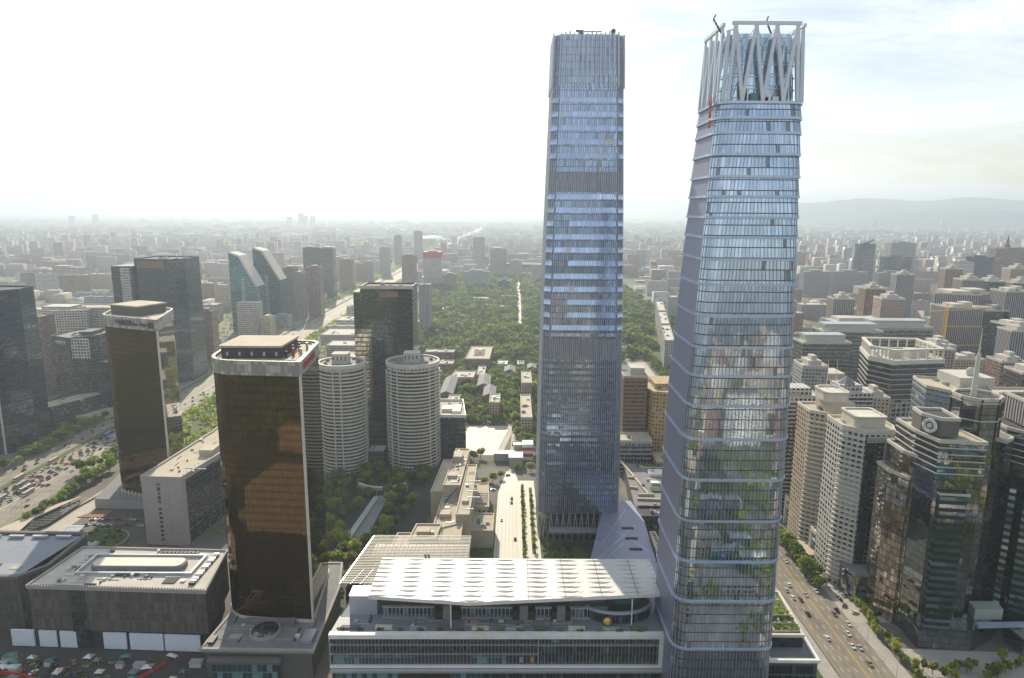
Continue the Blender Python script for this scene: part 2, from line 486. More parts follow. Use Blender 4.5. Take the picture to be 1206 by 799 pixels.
def roofkit(root, poly, z, seed=0, n=5, mat='lightconc'):
    """plant rooms and units standing on a flat roof"""
    rg = random.Random(seed)
    xs = [p[0] for p in poly]; ys = [p[1] for p in poly]
    x0, x1, y0, y1 = min(xs), max(xs), min(ys), max(ys)
    for k in range(n):
        w, d, h = rg.uniform(1.5, 5), rg.uniform(1.5, 4), rg.uniform(.8, 2.4)
        cx = x0 + (x1 - x0) * rg.uniform(.2, .8); cy = y0 + (y1 - y0) * rg.uniform(.2, .8)
        b = MB(); b.box(cx - w / 2, cx + w / 2, cy - d / 2, cy + d / 2, z + .002 * k, z + h)
        if rg.random() < .5: b.tube(cx, cy, z + h, z + h + .5, .5, n=8)
        b.build('rooftop_unit', M[rg.choice([mat, 'steel', 'roofgrey'])], root)

def tower(name, label, poly, h, wall, glass='winglass', fh=3.6, bf=.5, proud=.08, z0=0.0, roof='roofgrey', para=1.4, parawall=None,
          pent=None, bands=True, group=None, cat='tower', seed=1, kit=4, slab=None, z_first=None, bandname='window_band'):
    poly = ccw(poly)
    cx = sum(p[0] for p in poly) / len(poly); cy = sum(p[1] for p in poly) / len(poly)
    root = thing(name, label, cat, (cx, cy, z0), group)
    b = MB(); b.wall(poly, z0, h); b.cap(poly, z0, 0, True); b.build('wall', M[wall], root)
    r = MB(); r.cap(poly, h); r.build('roof', M[roof], root)
    pw = M[parawall] if parawall else M[wall]
    p = MB(); p.ring(offset(poly, -.7), offset(poly, .15), h - .6, h + para)
    p.build('parapet', pw, root)
    if bands:
        zf = z0 + fh if z_first is None else z_first
        zs = []
        z = zf
        while z + fh * bf < h - 1.0:
            zs.append(z); z += fh
        zs = zs[:98]
        q = MB(); q.ring(poly, offset(poly, proud), z0 + fh * .2, z0 + fh * (.2 + bf))
        floors(root, bandname, q, M[glass], [zz - z0 - fh * .2 for zz in zs])
        if slab:
            q = MB(); q.ring(offset(poly, -.1), offset(poly, slab), z0, z0 + .35)
            floors(root, 'balcony', q, pw, [zz - z0 - .4 for zz in zs])
    if pent:
        for (fx0, fx1, fy0, fy1, ph) in pent:
            xs = [p_[0] for p_ in poly]; ys = [p_[1] for p_ in poly]
            x0, x1, y0, y1 = min(xs), max(xs), min(ys), max(ys)
            g = MB()
            g.box(x0 + (x1 - x0) * fx0, x0 + (x1 - x0) * fx1, y0 + (y1 - y0) * fy0, y0 + (y1 - y0) * fy1, h + .01, h + ph)
            g.build('penthouse', pw, root)
    if kit: roofkit(root, poly, h, seed, kit)
    return root

def sheet(name, poly, z, mat):
    b = MB(); b.cap(ccw(poly), z); return struct(name, b, M[mat])

FONT_ = None
def lettering(text, size, loc, rot, mat, parent, name='lettering', depth=.15, spacing=1.0):
    c = bpy.data.curves.new(name, 'FONT')
    c.body = text; c.size = size; c.extrude = depth; c.align_x = 'CENTER'; c.align_y = 'CENTER'
    c.space_character = spacing
    tmp = bpy.data.objects.new('lettering', c)
    COL.objects.link(tmp)
    bpy.context.view_layer.update()
    me = bpy.data.meshes.new_from_object(tmp)
    bpy.data.objects.remove(tmp)
    me.materials.clear(); me.materials.append(M[mat])
    o = bpy.data.objects.new(name, me)
    COL.objects.link(o)
    org = parent['_o']
    o.parent = parent
    o.location = (loc[0] - org[0], loc[1] - org[1], loc[2] - org[2])
    o.rotation_euler = rot
    return o
# ================================================================== ground and roads
gb = MB()
N_ = 24
for i in range(N_):
    for j in range(N_):
        x0, x1 = -19000 + 38000 * i / N_, -19000 + 38000 * (i + 1) / N_
        y0, y1 = -8000 + 28000 * j / N_, -8000 + 28000 * (j + 1) / N_
        gb.face([(x0, y0, 0), (x1, y0, 0), (x1, y1, 0), (x0, y1, 0)])
gm = bpy.data.materials.new('city_ground')
t = NT(gm)
g = t.n('ShaderNodeNewGeometry')
vo = t.n('ShaderNodeTexVoronoi', feature='F1'); t.l(g.outputs['Position'], vo.inputs['Vector']); vo.inputs['Scale'].default_value = .022
sv = t.n('ShaderNodeSeparateColor'); t.l(vo.outputs['Color'], sv.inputs[0])
c1 = t.ramp(sv.outputs[0], [(.0, (.10, .10, .09)), (.3, (.16, .155, .14)), (.6, (.12, .115, .10)), (.85, (.20, .18, .15)), (1., (.14, .11, .10))])
nf, _ = t.noise(g.outputs['Position'], .004, 6, .65)
nf2, _ = t.noise(g.outputs['Position'], .06, 4, .6)
nf3, _ = t.noise(g.outputs['Position'], .35, 4, .7)
gr = t.ramp(t.m('ADD', t.m('MULTIPLY', nf2, .4), t.m('MULTIPLY', nf3, .6)), [(.36, (.02, .04, .012)), (.52, (.08, .11, .03)), (.66, (.16, .15, .08))])
gmask = t.ramp(nf, [(.50, (0, 0, 0)), (.54, (1, 1, 1))])
t.put(t.b.inputs['Base Color'], t.mix(gmask, c1, gr))
t.b.inputs['Roughness'].default_value = .9
ground = gb.build('ground', gm); ground['kind'] = 'structure'

# the wide avenue on the left, its side roads and medians (all run along Y)
sheet('avenue', [(-411, -600), (-362, -600), (-362, 9500), (-411, 9500)], .12, 'asphaltpale')
sheet('side_road', [(-437, -600), (-417, -600), (-417, 7000), (-437, 7000)], .12, 'asphaltpale')
sheet('service_road', [(-352, 300), (-342, 300), (-342, 900), (-352, 900)], .12, 'asphalt')
sheet('hotel_approach_road', [(-337, 360), (-318, 360), (-314, 640), (-326, 640)], .16, 'paving')
sheet('forecourt_road', [(-318, 385), (-225, 385), (-225, 500), (-318, 500)], .14, 'asphalt')
b = MB()
for x in (-386.6, -386.0):
    b.box(x - .12, x + .12, 200, 6000, .14, .16)
for x in (-407.5, -404, -400.5, -397, -393.5, -390, -382.5, -379, -375.5, -372, -368.5):
    y = 380.0
    while y < 1100:
        b.face([(x - .1, y, .15), (x + .1, y, .15), (x + .1, y + 4, .15), (x - .1, y + 4, .15)]); y += 10
struct('lane_markings', b, M['marking'])
b = MB(); b.box(-417, -411, 300, 3000, 0, .35); b.box(-362, -352, 300, 3000, 0, .35); struct('median', b, M['lawn'])

# the right-hand road
rd = [(162, -200), (190, -200), (190.5, 370), (190, 430), (178, 640), (172, 700), (150, 700), (158, 430), (162, 330)]
sheet('right_road', [(162, -200), (190, -200), (190, 445), (163, 445)], .12, 'asphaltpale')
sheet('right_road_far', [(163, 445), (190, 445), (206, 1250), (176, 1250)], .12, 'paving')
b = MB()
for x in (176.2, 176.7): b.box(x - .08, x + .08, 200, 640, .14, .16)
struct('centre_line', b, M['yellow'])
b = MB()
for x in (165.8, 169.3, 172.8, 180.2, 183.7, 187):
    y = 240.0
    while y < 640:
        b.face([(x - .09, y, .15), (x + .09, y, .15), (x + .09, y + 3.5, .15), (x - .09, y + 3.5, .15)]); y += 9
struct('lane_markings', b, M['marking'])
b = MB(); b.box(154, 162, 200, 445, 0, .2); b.box(190, 198, 200, 345, 0, .2); struct('pavement', b, M['concrete'])
sheet('forecourt', [(190, 345), (214, 345), (214, 445), (190, 445)], .14, 'paving')

# the central sunlit street and plaza
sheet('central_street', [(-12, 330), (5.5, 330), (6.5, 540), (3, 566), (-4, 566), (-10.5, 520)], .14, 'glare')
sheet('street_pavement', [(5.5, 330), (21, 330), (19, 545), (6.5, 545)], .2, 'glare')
sheet('narrow_lane', [(-2, 566), (3, 566), (5, 700), (1, 700)], .12, 'paving')
b = MB()
for x in (-9.5, -6.5, -3.8, -1.2, 1.5, 4.2): b.box(x - .12, x + .12, 335, 520, .15, .17)
struct('street_markings', b, M['concrete'])
b = MB(); b.box(8, 10.2, 405, 530, .2, .45); b.box(14.5, 17, 420, 530, .2, .45); struct('planting_bed', b, M['lawn'])
sheet('shaded_garden', [(22, 340), (60, 340), (60, 436), (22, 436)], .1, 'shadepaving')
sheet('garden_lawn', ngon(37, 415, 15, 20, 0, 16), .2, 'lawn')
sheet('sports_court', [(-48, 606), (-15, 606), (-1, 694), (-49, 694)], .12, 'glare')
sheet('court_walk', [(-14.5, 606), (-9, 606), (4, 694), (-.6, 694)], .12, 'paving')
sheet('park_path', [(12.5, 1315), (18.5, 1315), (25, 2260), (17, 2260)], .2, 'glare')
sheet('park_lawn', [(-230, 1010), (320, 1010), (360, 2350), (-250, 2350)], .06, 'lawn')
sheet('tower_garden', [(-150, 360), (-62, 360), (-62, 590), (-160, 590)], .06, 'shadepaving')
sheet('left_square', [(-340, 200), (-140, 200), (-140, 335), (-340, 335)], .05, 'shadepaving')
sheet('reflected_plaza', [(-250, 70), (-100, 70), (-100, 198), (-250, 198)], .06, 'paving')  # unseen pale ground, added so the gold glass mirrors something bright
sheet('reflected_square', [(60, 40), (150, 40), (150, 215), (60, 215)], .1, 'paving')  # out of view, added as a bright patch in the crowned tower's reflections
sheet('front_street', [(-140, -200), (160, -200), (160, 262), (-140, 262)], .08, 'asphalt')

# far hills on the right
hb = MB()
def ridge(y, pts, dy):
    n = 60
    xs = [pts[0][0] + (pts[-1][0] - pts[0][0]) * k / n for k in range(n + 1)]
    rg = random.Random(5 + int(y)); hs = []
    for x in xs:
        for (a, ha), (c, hc) in zip(pts, pts[1:]):
            if a <= x <= c:
                tt = (x - a) / (c - a); hs.append(ha + (hc - ha) * (3 * tt * tt - 2 * tt ** 3) + rg.uniform(-3, 3)); break
    prof = [(-1.0, 0), (-.6, .35), (-.3, .72), (0, 1), (.4, .6), (1, 0)]
    for k in range(n):
        for (p, hp), (q, hq) in zip(prof, prof[1:]):
            hb.face([(xs[k], y + p * dy, hs[k] * hp - 1), (xs[k + 1], y + p * dy, hs[k + 1] * hp - 1),
                     (xs[k + 1], y + q * dy, hs[k + 1] * hq - 1), (xs[k], y + q * dy, hs[k] * hq - 1)])
ridge(12500, [(4200, 150), (5200, 380), (6400, 470), (7400, 430), (8200, 500), (9400, 440), (11500, 420), (15000, 380)], 900)
ridge(10500, [(4800, 60), (5800, 230), (6900, 290), (8200, 240), (9000, 260), (12500, 300)], 700)
hills = struct('hills', hb, plain('hill_forest', (.06, .085, .04), .95, scale=.003))

# ================================================================== reusable trees
def crown_mesh(name, seed, n, rx, rz, size, mat):
    rg = random.Random(seed); b = MB()
    lobes = [(rg.uniform(-.5, .5) * rx, rg.uniform(-.5, .5) * rx, rg.uniform(-.35, .45) * rz, rg.uniform(.4, .7)) for _ in range(8)] + [(0, 0, 0, .75)]
    for k in range(n):
        lx, ly, lz, lr = rg.choice(lobes)
        th, cz = rg.uniform(0, 2 * math.pi), rg.uniform(-.85, 1)
        rr = rg.uniform(.65, 1.05) * lr
        sn = math.sqrt(max(0, 1 - cz * cz))
        p = Vector((lx + rx * rr * sn * math.cos(th), ly + rx * rr * sn * math.sin(th), lz + rz * rr * cz))
        nrm = Vector((sn * math.cos(th) + rg.uniform(-.6, .6), sn * math.sin(th) + rg.uniform(-.6, .6), cz + rg.uniform(-.4, .8))).normalized()
        a = nrm.orthogonal().normalized(); c = nrm.cross(a)
        q = rg.uniform(0, 6.28); a, c = a * math.cos(q) + c * math.sin(q), c * math.cos(q) - a * math.sin(q)
        s = size * rg.uniform(.5, 1.2)
        b.face([p + a * s, p + c * s * .8 + nrm * s * .25, p - a * s, p - c * s * .7 - nrm * s * .15])
    return b.mesh(name, [mat])
CROWNS = [crown_mesh('crown', 11 + k, 620, 4.2, 3.6, .75, M['leaf' if k % 3 else 'leafy']) for k in range(6)]
SMALLC = [crown_mesh('crown', 31 + k, 170, 1.5, 1.9, .5, M['leaf' if k % 2 else 'leafy']) for k in range(3)]
tb = MB()
tb.tube(0, 0, 0, 4.2, .32, .2, 7)
for k in range(5):
    a = k * 1.26
    tb.bar((0, 0, 3.4), (1.7 * math.cos(a), 1.7 * math.sin(a), 6.2), .16)
TRUNK = tb.mesh('trunk', [M['bark']])
tree_count = [0]
def tree(x, y, s, label, group, small=False, z=0.0, rg=random, name=None):
    root = thing(name or ('broadleaf_tree' if not small else 'young_tree'), label, 'shrub' if name == 'shrub' else 'tree', (x, y, z), group)
    tr = bpy.data.objects.new('trunk', TRUNK); COL.objects.link(tr); tr.parent = root
    cr = bpy.data.objects.new('crown', rg.choice(SMALLC if small else CROWNS)); COL.objects.link(cr); cr.parent = root
    if small: tr.scale = (.4, .4, .5); cr.location.z = 2.9
    else: cr.location.z = 6.4
    cr.rotation_euler.z = rg.uniform(0, 6.28); cr.scale = (rg.uniform(.85, 1.15), rg.uniform(.85, 1.15), rg.uniform(.85, 1.15))
    root.scale = (s, s, s)
    tree_count[0] += 1
    return root

# ================================================================== the near tower with the lattice crown
BX, BY = 94.0, 292.0
def ramp_(z, pts):
    for (a, va), (b_, vb) in zip(pts, pts[1:]):
        if z <= b_: return va + (vb - va) * max(0, z - a) / (b_ - a)
    return pts[-1][1]
def bhalf(z): return ramp_(z, [(0, 22.6), (60, 22.3), (130, 21.9), (160, 21.1), (221, 18.9), (268, 16.9)])
def bcx(z): return ramp_(z, [(0, 94), (130, 94.1), (160, 94.7), (221, 95.6), (268, 95.9)])
def bout(h, n=6, r=7.0, cx=95.9): return rounded([(cx - h, BY - h), (cx + h, BY - h), (cx + h, BY + h), (cx - h, BY + h)], r, n)
tb_ = thing('crowned_skyscraper', 'tall blue glass skyscraper with V-braced steel crown and pale bands between its tiers', 'skyscraper', (BX, BY, 0))
TZ = [0, 36.4, 59.4, 77.8, 96.5, 114.8, 132.6, 146.8, 159.3, 171.2, 184.0, 196.6, 206.7, 215.3, 223.1, 231.2, 238.9, 247.4, 255.5, 261.1, 266.8]
side_i = None
for k in range(len(TZ) - 1):
    z0, z1 = TZ[k], TZ[k + 1]
    ho, hi = bhalf(z0), bhalf(z1) - .35
    po, pi_ = bout(ho, cx=bcx(z0)), bout(hi, cx=bcx(z1))
    n = len(po)
    # outline starts at the left-front corner; split it into glass and the louvred left flank
    side = [i for i in range(n) if max(po[i][0], po[(i + 1) % n][0]) < bcx(z0) - ho + .7]
    g = MB(); s_ = MB(); u = 0.0
    for i in range(n):
        a, c = po[i], po[(i + 1) % n]; d, e = pi_[(i + 1) % n], pi_[i]
        L = math.hypot(c[0] - a[0], c[1] - a[1])
        (s_ if i in side else g).face([(a[0], a[1], z0), (c[0], c[1], z0), (d[0], d[1], z1 - .5), (e[0], e[1], z1 - .5)], 0, [(u, z0), (u + L, z0), (u + L, z1), (u, z1)])
        u += L
    g.build('glass_tier', M['fishglass'], tb_)
    s_.build('louvred_flank', M['fishside'], tb_)
    # upright fins on the glass
    f = MB(); u = 0.0
    for i in range(n):
        a, c = Vector(po[i]), Vector(po[(i + 1) % n]); d, e = Vector(pi_[(i + 1) % n]), Vector(pi_[i])
        L = (c - a).length; m_ = max(1, int(round(L / 1.5)))
        if i in side: continue
        nn = Vector(((c - a).y, -(c - a).x)).normalized() * .28
        w = (c - a).normalized() * .05
        for q in range(m_):
            t_ = (q + .5) / m_
            p = a.lerp(c, t_); r_ = e.lerp(d, t_)
            f.face([(*(p + nn - w), z0), (*(p + nn + w), z0), (*(r_ + nn + w), z1 - .6), (*(r_ + nn - w), z1 - .6)])
            f.face([(*(p - w), z0), (*(p + nn - w), z0), (*(r_ + nn - w), z1 - .6), (*(r_ - w), z1 - .6)])
            f.face([(*(p + nn + w), z0), (*(p + w), z0), (*(r_ + w), z1 - .6), (*(r_ + nn + w), z1 - .6)])
    f.build('fins', M['bluefin' if k < 12 else 'band'], tb_)
    bd = MB(); bd.ring(offset(pi_, -.4), offset(pi_, .95), z1 - .95, z1)
    bd.build('tier_band', M['band'], tb_)
rf = MB(); rf.cap(bout(bhalf(266.8) - .5), 266.7); rf.build('roof', M['roofblue'], tb_)
# inner glazed drum of the crown
dr = MB()
dl, dh = bout(14.6, 6, 7), bout(13.2, 6, 7)
dr.wall(dl, 266.8, 292, 0, top=dh); dr.cap(dh, 292); dr.build('crown_drum', M['crownglass'], tb_)
for zz in (271.5, 276, 280.5, 285):
    q = MB(); hh = 14.6 - 1.4 * (zz - 266.8) / 22
    q.ring(bout(hh - .1, 6, 7), bout(hh + .35, 6, 7), zz, zz + .35); q.build('drum_ring', M['band'], tb_)
rg = random.Random(3)
for k in range(10):
    q = MB(); x = BX + rg.uniform(-12, 12); q.box(x, x + rg.uniform(1, 3), BY - 16.4, BY - 15.0, 266.75, 266.8 + rg.uniform(1.5, 5)); q.build('roof_plant', M[rg.choice(['steel', 'teal', 'darkmetal', 'white'])], tb_)
hb_, ht_ = bhalf(266) - .4, 15.5
BX = 95.9
for face in range(4):
    rot = Matrix.Rotation(face * math.pi / 2, 2)
    def W(x, dpt, z):
        v = rot @ Vector((x, -dpt)); return (BX + v.x, BY + v.y, z)
    HWt = 11.8
    tops = [-HWt + 2 * HWt * k / 3 for k in range(4)]
    bots = [-13.4, -7.9, 0, 7.9, 13.4]
    q = MB(); q.bar(W(-HWt - 1.4, ht_, 295.2), W(HWt + 1.4, ht_, 295.2), 1.1, 1.2); q.build('crown_beam', M['crownsteel'], tb_)
    pairs = [(0, 0), (0, 1), (1, 1), (1, 2), (2, 2), (2, 3), (3, 3), (3, 4)]
    for a, c in pairs:
        q = MB(); q.bar(W(bots[c], hb_, 266.9), W(tops[a], ht_, 294.9), 1.3 if face % 2 == 0 else .8, .9); q.build('crown_strut', M['crownsteel'], tb_)
    for a in range(3 if face % 2 == 0 else 0):
        xm = (tops[a] + tops[a + 1]) / 2
        q = MB(); q.bar(W(xm, ht_ - 1.2, 287), W(tops[a] + .3, ht_ - .5, 294.3), .22); q.bar(W(xm, ht_ - 1.2, 287), W(tops[a + 1] - .3, ht_ - .5, 294.3), .22)
        q.bar(W(xm, ht_ - 1.2, 287), W(xm, hb_ - 1.2, 267), .2); q.bar(W(xm, ht_ - 1.2, 279), W(xm - 4, hb_ - 1.5, 267), .2)
        q.build('crown_brace', M['crownsteel'], tb_)
    q = MB(); q.bar(W(-15.0, 15.4, 266.9), W(-13.9, 14.4, 292.8), 1.2, .9); q.build('corner_post', M['crownsteel'], tb_)
    q = MB(); q.bar(W(-12.6, ht_ - .4, 293), W(-14.6, 13.6, 292.4), .35); q.build('corner_rail', M['crownsteel'], tb_)
for (x, y, dx) in ((BX - 15, BY - 10, -3.8), (BX + 5, BY - 8, -2.6)):
    q = MB()
    for k in range(5):
        q.bar((x + dx * k / 5 * 1.1, y, 292 + 1.2 * k), (x + dx * (k + 1) / 5, y, 292 + 1.2 * (k + 1)), .55)
    q.bar((x + dx, y, 298), (x + dx * .8, y, 299.6), .5)
    q.tube(x, y, 291, 293, .9, .7)
    q.build('maintenance_crane', M['darkmetal'], tb_)
# red characters low on the left side of the crown
for k, zz in enumerate((266.5, 262.5, 258.6)):
    q = MB(); x, y = BX - 18.6, BY - 11.5
    for d in ((0, 1.3, 2.8, 1.3), (0, 0, 2.8, 0), (0, -1.3, 2.8, -1.3)):
        q.bar((x, y + d[1] * .9 - .3, zz - 1.4), (x, y + d[3] * .9 + .3, zz + 1.4), .3)
    q.bar((x, y - 1.6, zz), (x, y + 1.6, zz), .35); q.bar((x, y - 1.4, zz + 1.3), (x, y + 1.4, zz + 1.3), .35)
    q.build('red_character', M['red'], tb_)

# ================================================================== the tall central skyscraper
WX, WY = 46.5, 466.0
def whalf(z): return 27.4 - 6.6 * (max(0, z) / 330) ** 1.8
t3 = thing('tapering_skyscraper', 'tallest tapering blue glass skyscraper with lavender fins and a rough open top', 'skyscraper', (WX, WY, 0))
def wout(z, e=0.0):
    h = whalf(z) + e; c = 4.2
    return [(WX - h + c, WY - h), (WX + h - c, WY - h), (WX + h, WY - h + c), (WX + h, WY + h - c), (WX + h - c, WY + h), (WX - h + c, WY + h), (WX - h, WY + h - c), (WX - h, WY - h + c)]
g = MB()
ZL = [20 + 8.4 * k for k in range(34)] + [308, 331]
for a, c in zip(ZL, ZL[1:]): g.wall(wout(a), a, c, 0, top=wout(c))
g.build('curtain_wall', M['blueglass'], t3)
q = MB(); q.wall(wout(0, -4.5), 0, 20.5, 0, top=wout(20, -4.5)); q.build('lobby_glass', M['darkglass'], t3)
q = MB(); q.cap(wout(318), 318); q.build('roof', M['roofblue'], t3)
rg = random.Random(8)
FL = [22 + 4.2 * k for k in range(66)]
for k, z in enumerate(FL):
    if 128 < z < 142 or 236 < z < 249: continue
    if z > 146 and k % 2: continue
    hh = 3.4 if z > 146 else 2.1
    q = MB(); h0, h1 = wout(z, .52 if z > 146 else .2), wout(z + hh, .12)
    xs0 = -1 if z > 146 else rg.randint(0, 3)
    # each front and side gets its own run of pale reflecting panes
    for i in range(8):
        a, c, d, e = h0[i], h0[(i + 1) % 8], h1[(i + 1) % 8], h1[i]
        A, C_, D, E_ = [Vector(v) for v in (a, c, d, e)]
        if i % 2: t0_, t1_ = 0, 1
        elif z > 146: t0_, t1_ = rg.choice([(0.03, .97), (0.03, .97), (.03, .97), (.03, .97), (.25, .97)])
        else: t0_, t1_ = .015, .985
        p0, p1 = A.lerp(C_, t0_), A.lerp(C_, t1_); r0, r1 = E_.lerp(D, t0_), E_.lerp(D, t1_)
        L = (p1 - p0).length; u0 = (p0 - A).length + i * 60
        q.face([(*p0, z), (*p1, z), (*r1, z + hh), (*r0, z + hh)], 0, [(u0, z), (u0 + L, z), (u0 + L, z + hh), (u0, z + hh)])
    if q.f: q.build('window_band', M['skyglass' if z > 146 else 'blueband'], t3)
    if 60 < z < 128 and k % 2 == 0:      # pale glass panes set over the left-hand bays
        q = MB(); A, C_ = Vector(wout(z, .3)[0]), Vector(wout(z, .3)[1]); tt = rg.choice([.14, .17, .17, .2]); c2 = A.lerp(C_, tt)
        q.face([(*A, z), (*c2, z), (*c2, z + 2.3), (*A, z + 2.3)], 0, [(0, z), (8, z), (8, z + 2.3), (0, z + 2.3)]); q.build('pale_pane', M['skyglass'], t3)
for (a, c) in ((128.5, 142), (236.5, 249)):
    q = MB(); q.wall(wout(a, .16), a, c, 0, top=wout(c, .16)); q.build('louvre_storey', M['louvre'], t3)
# fins: one mesh for each of the eight sides
for i in range(8):
    q = MB(); nf_ = 33 if i % 2 == 0 else 4
    for k in range(nf_):
        t_ = (k + .5) / nf_
        for a, c in zip(ZL, ZL[1:]):
            A, B_ = Vector(wout(a)[i]).lerp(Vector(wout(a)[(i + 1) % 8]), t_), Vector(wout(c)[i]).lerp(Vector(wout(c)[(i + 1) % 8]), t_)
            e1 = (Vector(wout(a)[(i + 1) % 8]) - Vector(wout(a)[i])).normalized(); nn = Vector((e1.y, -e1.x)) * .55; w = e1 * .1
            q.face([(*(A + nn - w), a), (*(A + nn + w), a), (*(B_ + nn + w), c), (*(B_ + nn - w), c)])
            q.face([(*(A - w), a), (*(A + nn - w), a), (*(B_ + nn - w), c), (*(B_ - w), c)])
            q.face([(*(A + nn + w), a), (*(A + w), a), (*(B_ + w), c), (*(B_ + nn + w), c)])
    q.build('fins', M['bluefin'], t3)
for i in (0, 1, 6, 7):       # splayed struts round the foot
    e = wout(20); L = 11 if i % 2 == 0 else 2
    for k in range(L):
        A = Vector(e[i]).lerp(Vector(e[(i + 1) % 8]), k / L); B_ = Vector(wout(0)[i]).lerp(Vector(wout(0)[(i + 1) % 8]), (k + .5) / L)
        C_ = Vector(e[i]).lerp(Vector(e[(i + 1) % 8]), (k + 1) / L)
        q = MB(); q.bar((*B_, 0), (*A, 20.5), .5); q.bar((*B_, 0), (*C_, 20.5), .5); q.build('foot_strut', M['bluefin'], t3)
q = MB(); q.box(WX - 20, WX + 22, WY - 33, WY - 25, 8.2, 9.4); q.build('entrance_canopy', M['steel'], t3)
for i in (0, 2, 4, 6):       # open screen of posts above the roof
    for k in range(14):
        t_ = k / 13
        A = Vector(wout(300, .8)[i]).lerp(Vector(wout(300, .8)[(i + 1) % 8]), t_); B_ = Vector(wout(328, .8)[i]).lerp(Vector(wout(328, .8)[(i + 1) % 8]), t_)
        q = MB(); q.bar((*A, 300), (*B_, 331.5 + (k % 3) * .5), .85, .9); q.build('screen_post', M['bluefin'], t3)
q = MB(); q.bar((WX - 5, WY - 15, 319), (WX - 5, WY - 15, 334.5), 3.2, 2.4); q.bar((WX - 5, WY - 15, 334), (WX + 8, WY - 15, 334), .5); q.bar((WX - 5, WY - 15, 334), (WX - 8, WY - 15, 334.3), 1.2)
q.build('roof_crane', M['darkmetal'], t3)
q = MB(); q.bar((WX + 15, WY - 16, 319), (WX + 15, WY - 16, 334), 2.2); q.ball(WX + 15, WY - 16, 334, 1.5, 1.5, 1.5); q.build('roof_mast', M['darkmetal'], t3)

# ================================================================== the two gold mirror towers
def gold_tower(name, label, poly, radii, z0, z1, para, sign=None):
    poly = ccw(poly)
    rp = rounded(poly, radii, 7)
    cx = sum(p[0] for p in poly) / 4; cy = sum(p[1] for p in poly) / 4
    root = thing(name, label, 'office tower', (cx, cy, z0))
    b = MB(); b.wall(rp, z0, z1 - para); b.cap(rp, z0, 0, True); b.build('curtain_wall', M['goldglass2'], root)
    q = MB(); q.wall(offset(rp, .05), z0 + .2, z0 + 2.7)
    floors(root, 'window_band', q, M['goldglass'], [3.9 * k + 1.0 for k in range(int((z1 - para - z0) / 3.9))])
    for k in range(0, len(poly)):
        p = Vector(poly[k])
        if radii[k] < 4:
            q = MB(); q.tube(p.x, p.y, z0, z1 - para, .75, n=8); q.build('corner_trim', M['offwhite'], root)
    q = MB(); q.ring(offset(rp, -1.1), offset(rp, .5), z1 - para, z1); q.build('parapet', M['parapet'], root)
    q = MB(); q.cap(offset(rp, -1.0), z1 - 1.6); q.build('roof', M['rooftan'], root)
    q = MB(); q.ring(offset(rp, -2.6), offset(rp, -2.2), z1 - 1.6, z1 - .9); q.build('cleaning_rail', M['darkmetal'], root)
    q = MB(); q.ring(offset(rp, -.1), offset(rp, .45), z0, z0 + 1.6); q.build('plinth', M['offwhite'], root)
    return root, rp
M['parapet'] = facade('panelled_parapet', (.22, .21, .19), (.40, .375, .33), 3.6, 1.8, .93, .95, 0, .5, .0, .6, blinds=0)
A_ = [(-148.0, 321.6), (-101.4, 318.1), (-106.8, 372.5), (-154.0, 376.0)]
ga, rp = gold_tower('gold_glass_tower', 'bronze-gold mirror glass tower with rounded corner and white flat penthouse, before the round white towers', A_, [15, .8, 8, 8], 15.9, 153.2, 7.2)
q = MB(); q.box(-144.5, -115, 332, 359.5, 151.6, 157.2); q.build('penthouse', M['roofdark'], ga)
q = MB(); q.prism(rounded(rect(-145.5, -114, 331, 360), 1.5, 3), 157.2, 158.2); q.build('penthouse_roof', M['rooftan'], ga)
for k in range(7):
    q = MB(); x = -113 + (k % 3) * 2.6; y = 334 + k * 3.6; q.tube(x, y, 151.6, 155 + (k % 2), .7); q.build('roof_vent', M[['darkmetal', 'red', 'steel'][k % 3]], ga)
for k in range(5):
    q = MB(); q.box(-142 + k * 6.1, -141 + k * 6.1, 331.8, 331.95, 153, 155); q.build('penthouse_vent', M['steel'], ga)
for k in range(11):   # red characters along the right parapet
    t_ = .12 + k * .05
    x, y = -101.4 - 5.4 * t_ + .75, 318.1 + 54.4 * t_
    q = MB()
    q.bar((x, y, 148.2), (x, y, 151.6), .3); q.bar((x, y - .8, 151), (x, y + .8, 151), .3); q.bar((x, y - .9, 149.6), (x, y + .9, 149.6), .3)
    if k % 2: q.bar((x, y + .9, 148.2), (x, y + .9, 151.4), .3)
    else: q.bar((x, y - .9, 148.2), (x, y + .7, 150.8), .3)
    q.build('sign_character', M['red'], ga)
B_2 = [(-304.6, 499.8), (-252.8, 478.4), (-268.0, 536.0), (-322.0, 558.0)]
gb2, rp2 = gold_tower('gold_glass_tower', 'dark bronze mirror glass tower with grey box penthouse and a lettered parapet, beside the avenue', B_2, [9, .8, 8, 8], 8.0, 147.0, 8.5)
rot2 = math.atan2(478.4 - 499.8, -252.8 + 304.6)
q = MB(); q.prism(rect(-301, -273, 507, 532, math.degrees(rot2)), 145.2, 152); q.build('penthouse', M['stonegrey'], gb2)
q = MB(); q.prism(rect(-301.6, -272.4, 506.4, 532.6, math.degrees(rot2)), 152, 153); q.build('penthouse_roof', M['rooftan'], gb2)
def bpt(t_, o_): 
    return (-304.6 + 51.8 * t_ + math.sin(rot2) * o_, 499.8 - 21.4 * t_ - math.cos(rot2) * o_)
x, y = bpt(.42, .75); lettering('中国国贸', 4.6, (x, y, 142.6), (R(90), 0, rot2), 'darkmetal', gb2, 'sign_lettering')
x, y = bpt(.70, .75); lettering('China World', 3.0, (x, y, 142.4), (R(90), 0, rot2), 'darkmetal', gb2, 'sign_lettering')
x, y = bpt(.91, .8); q = MB()
for k in range(4): q.bar((x - 1.8, y, 140.7 + k * 1.25), (x + 1.8, y - .7, 140.7 + k * 1.25), .35)
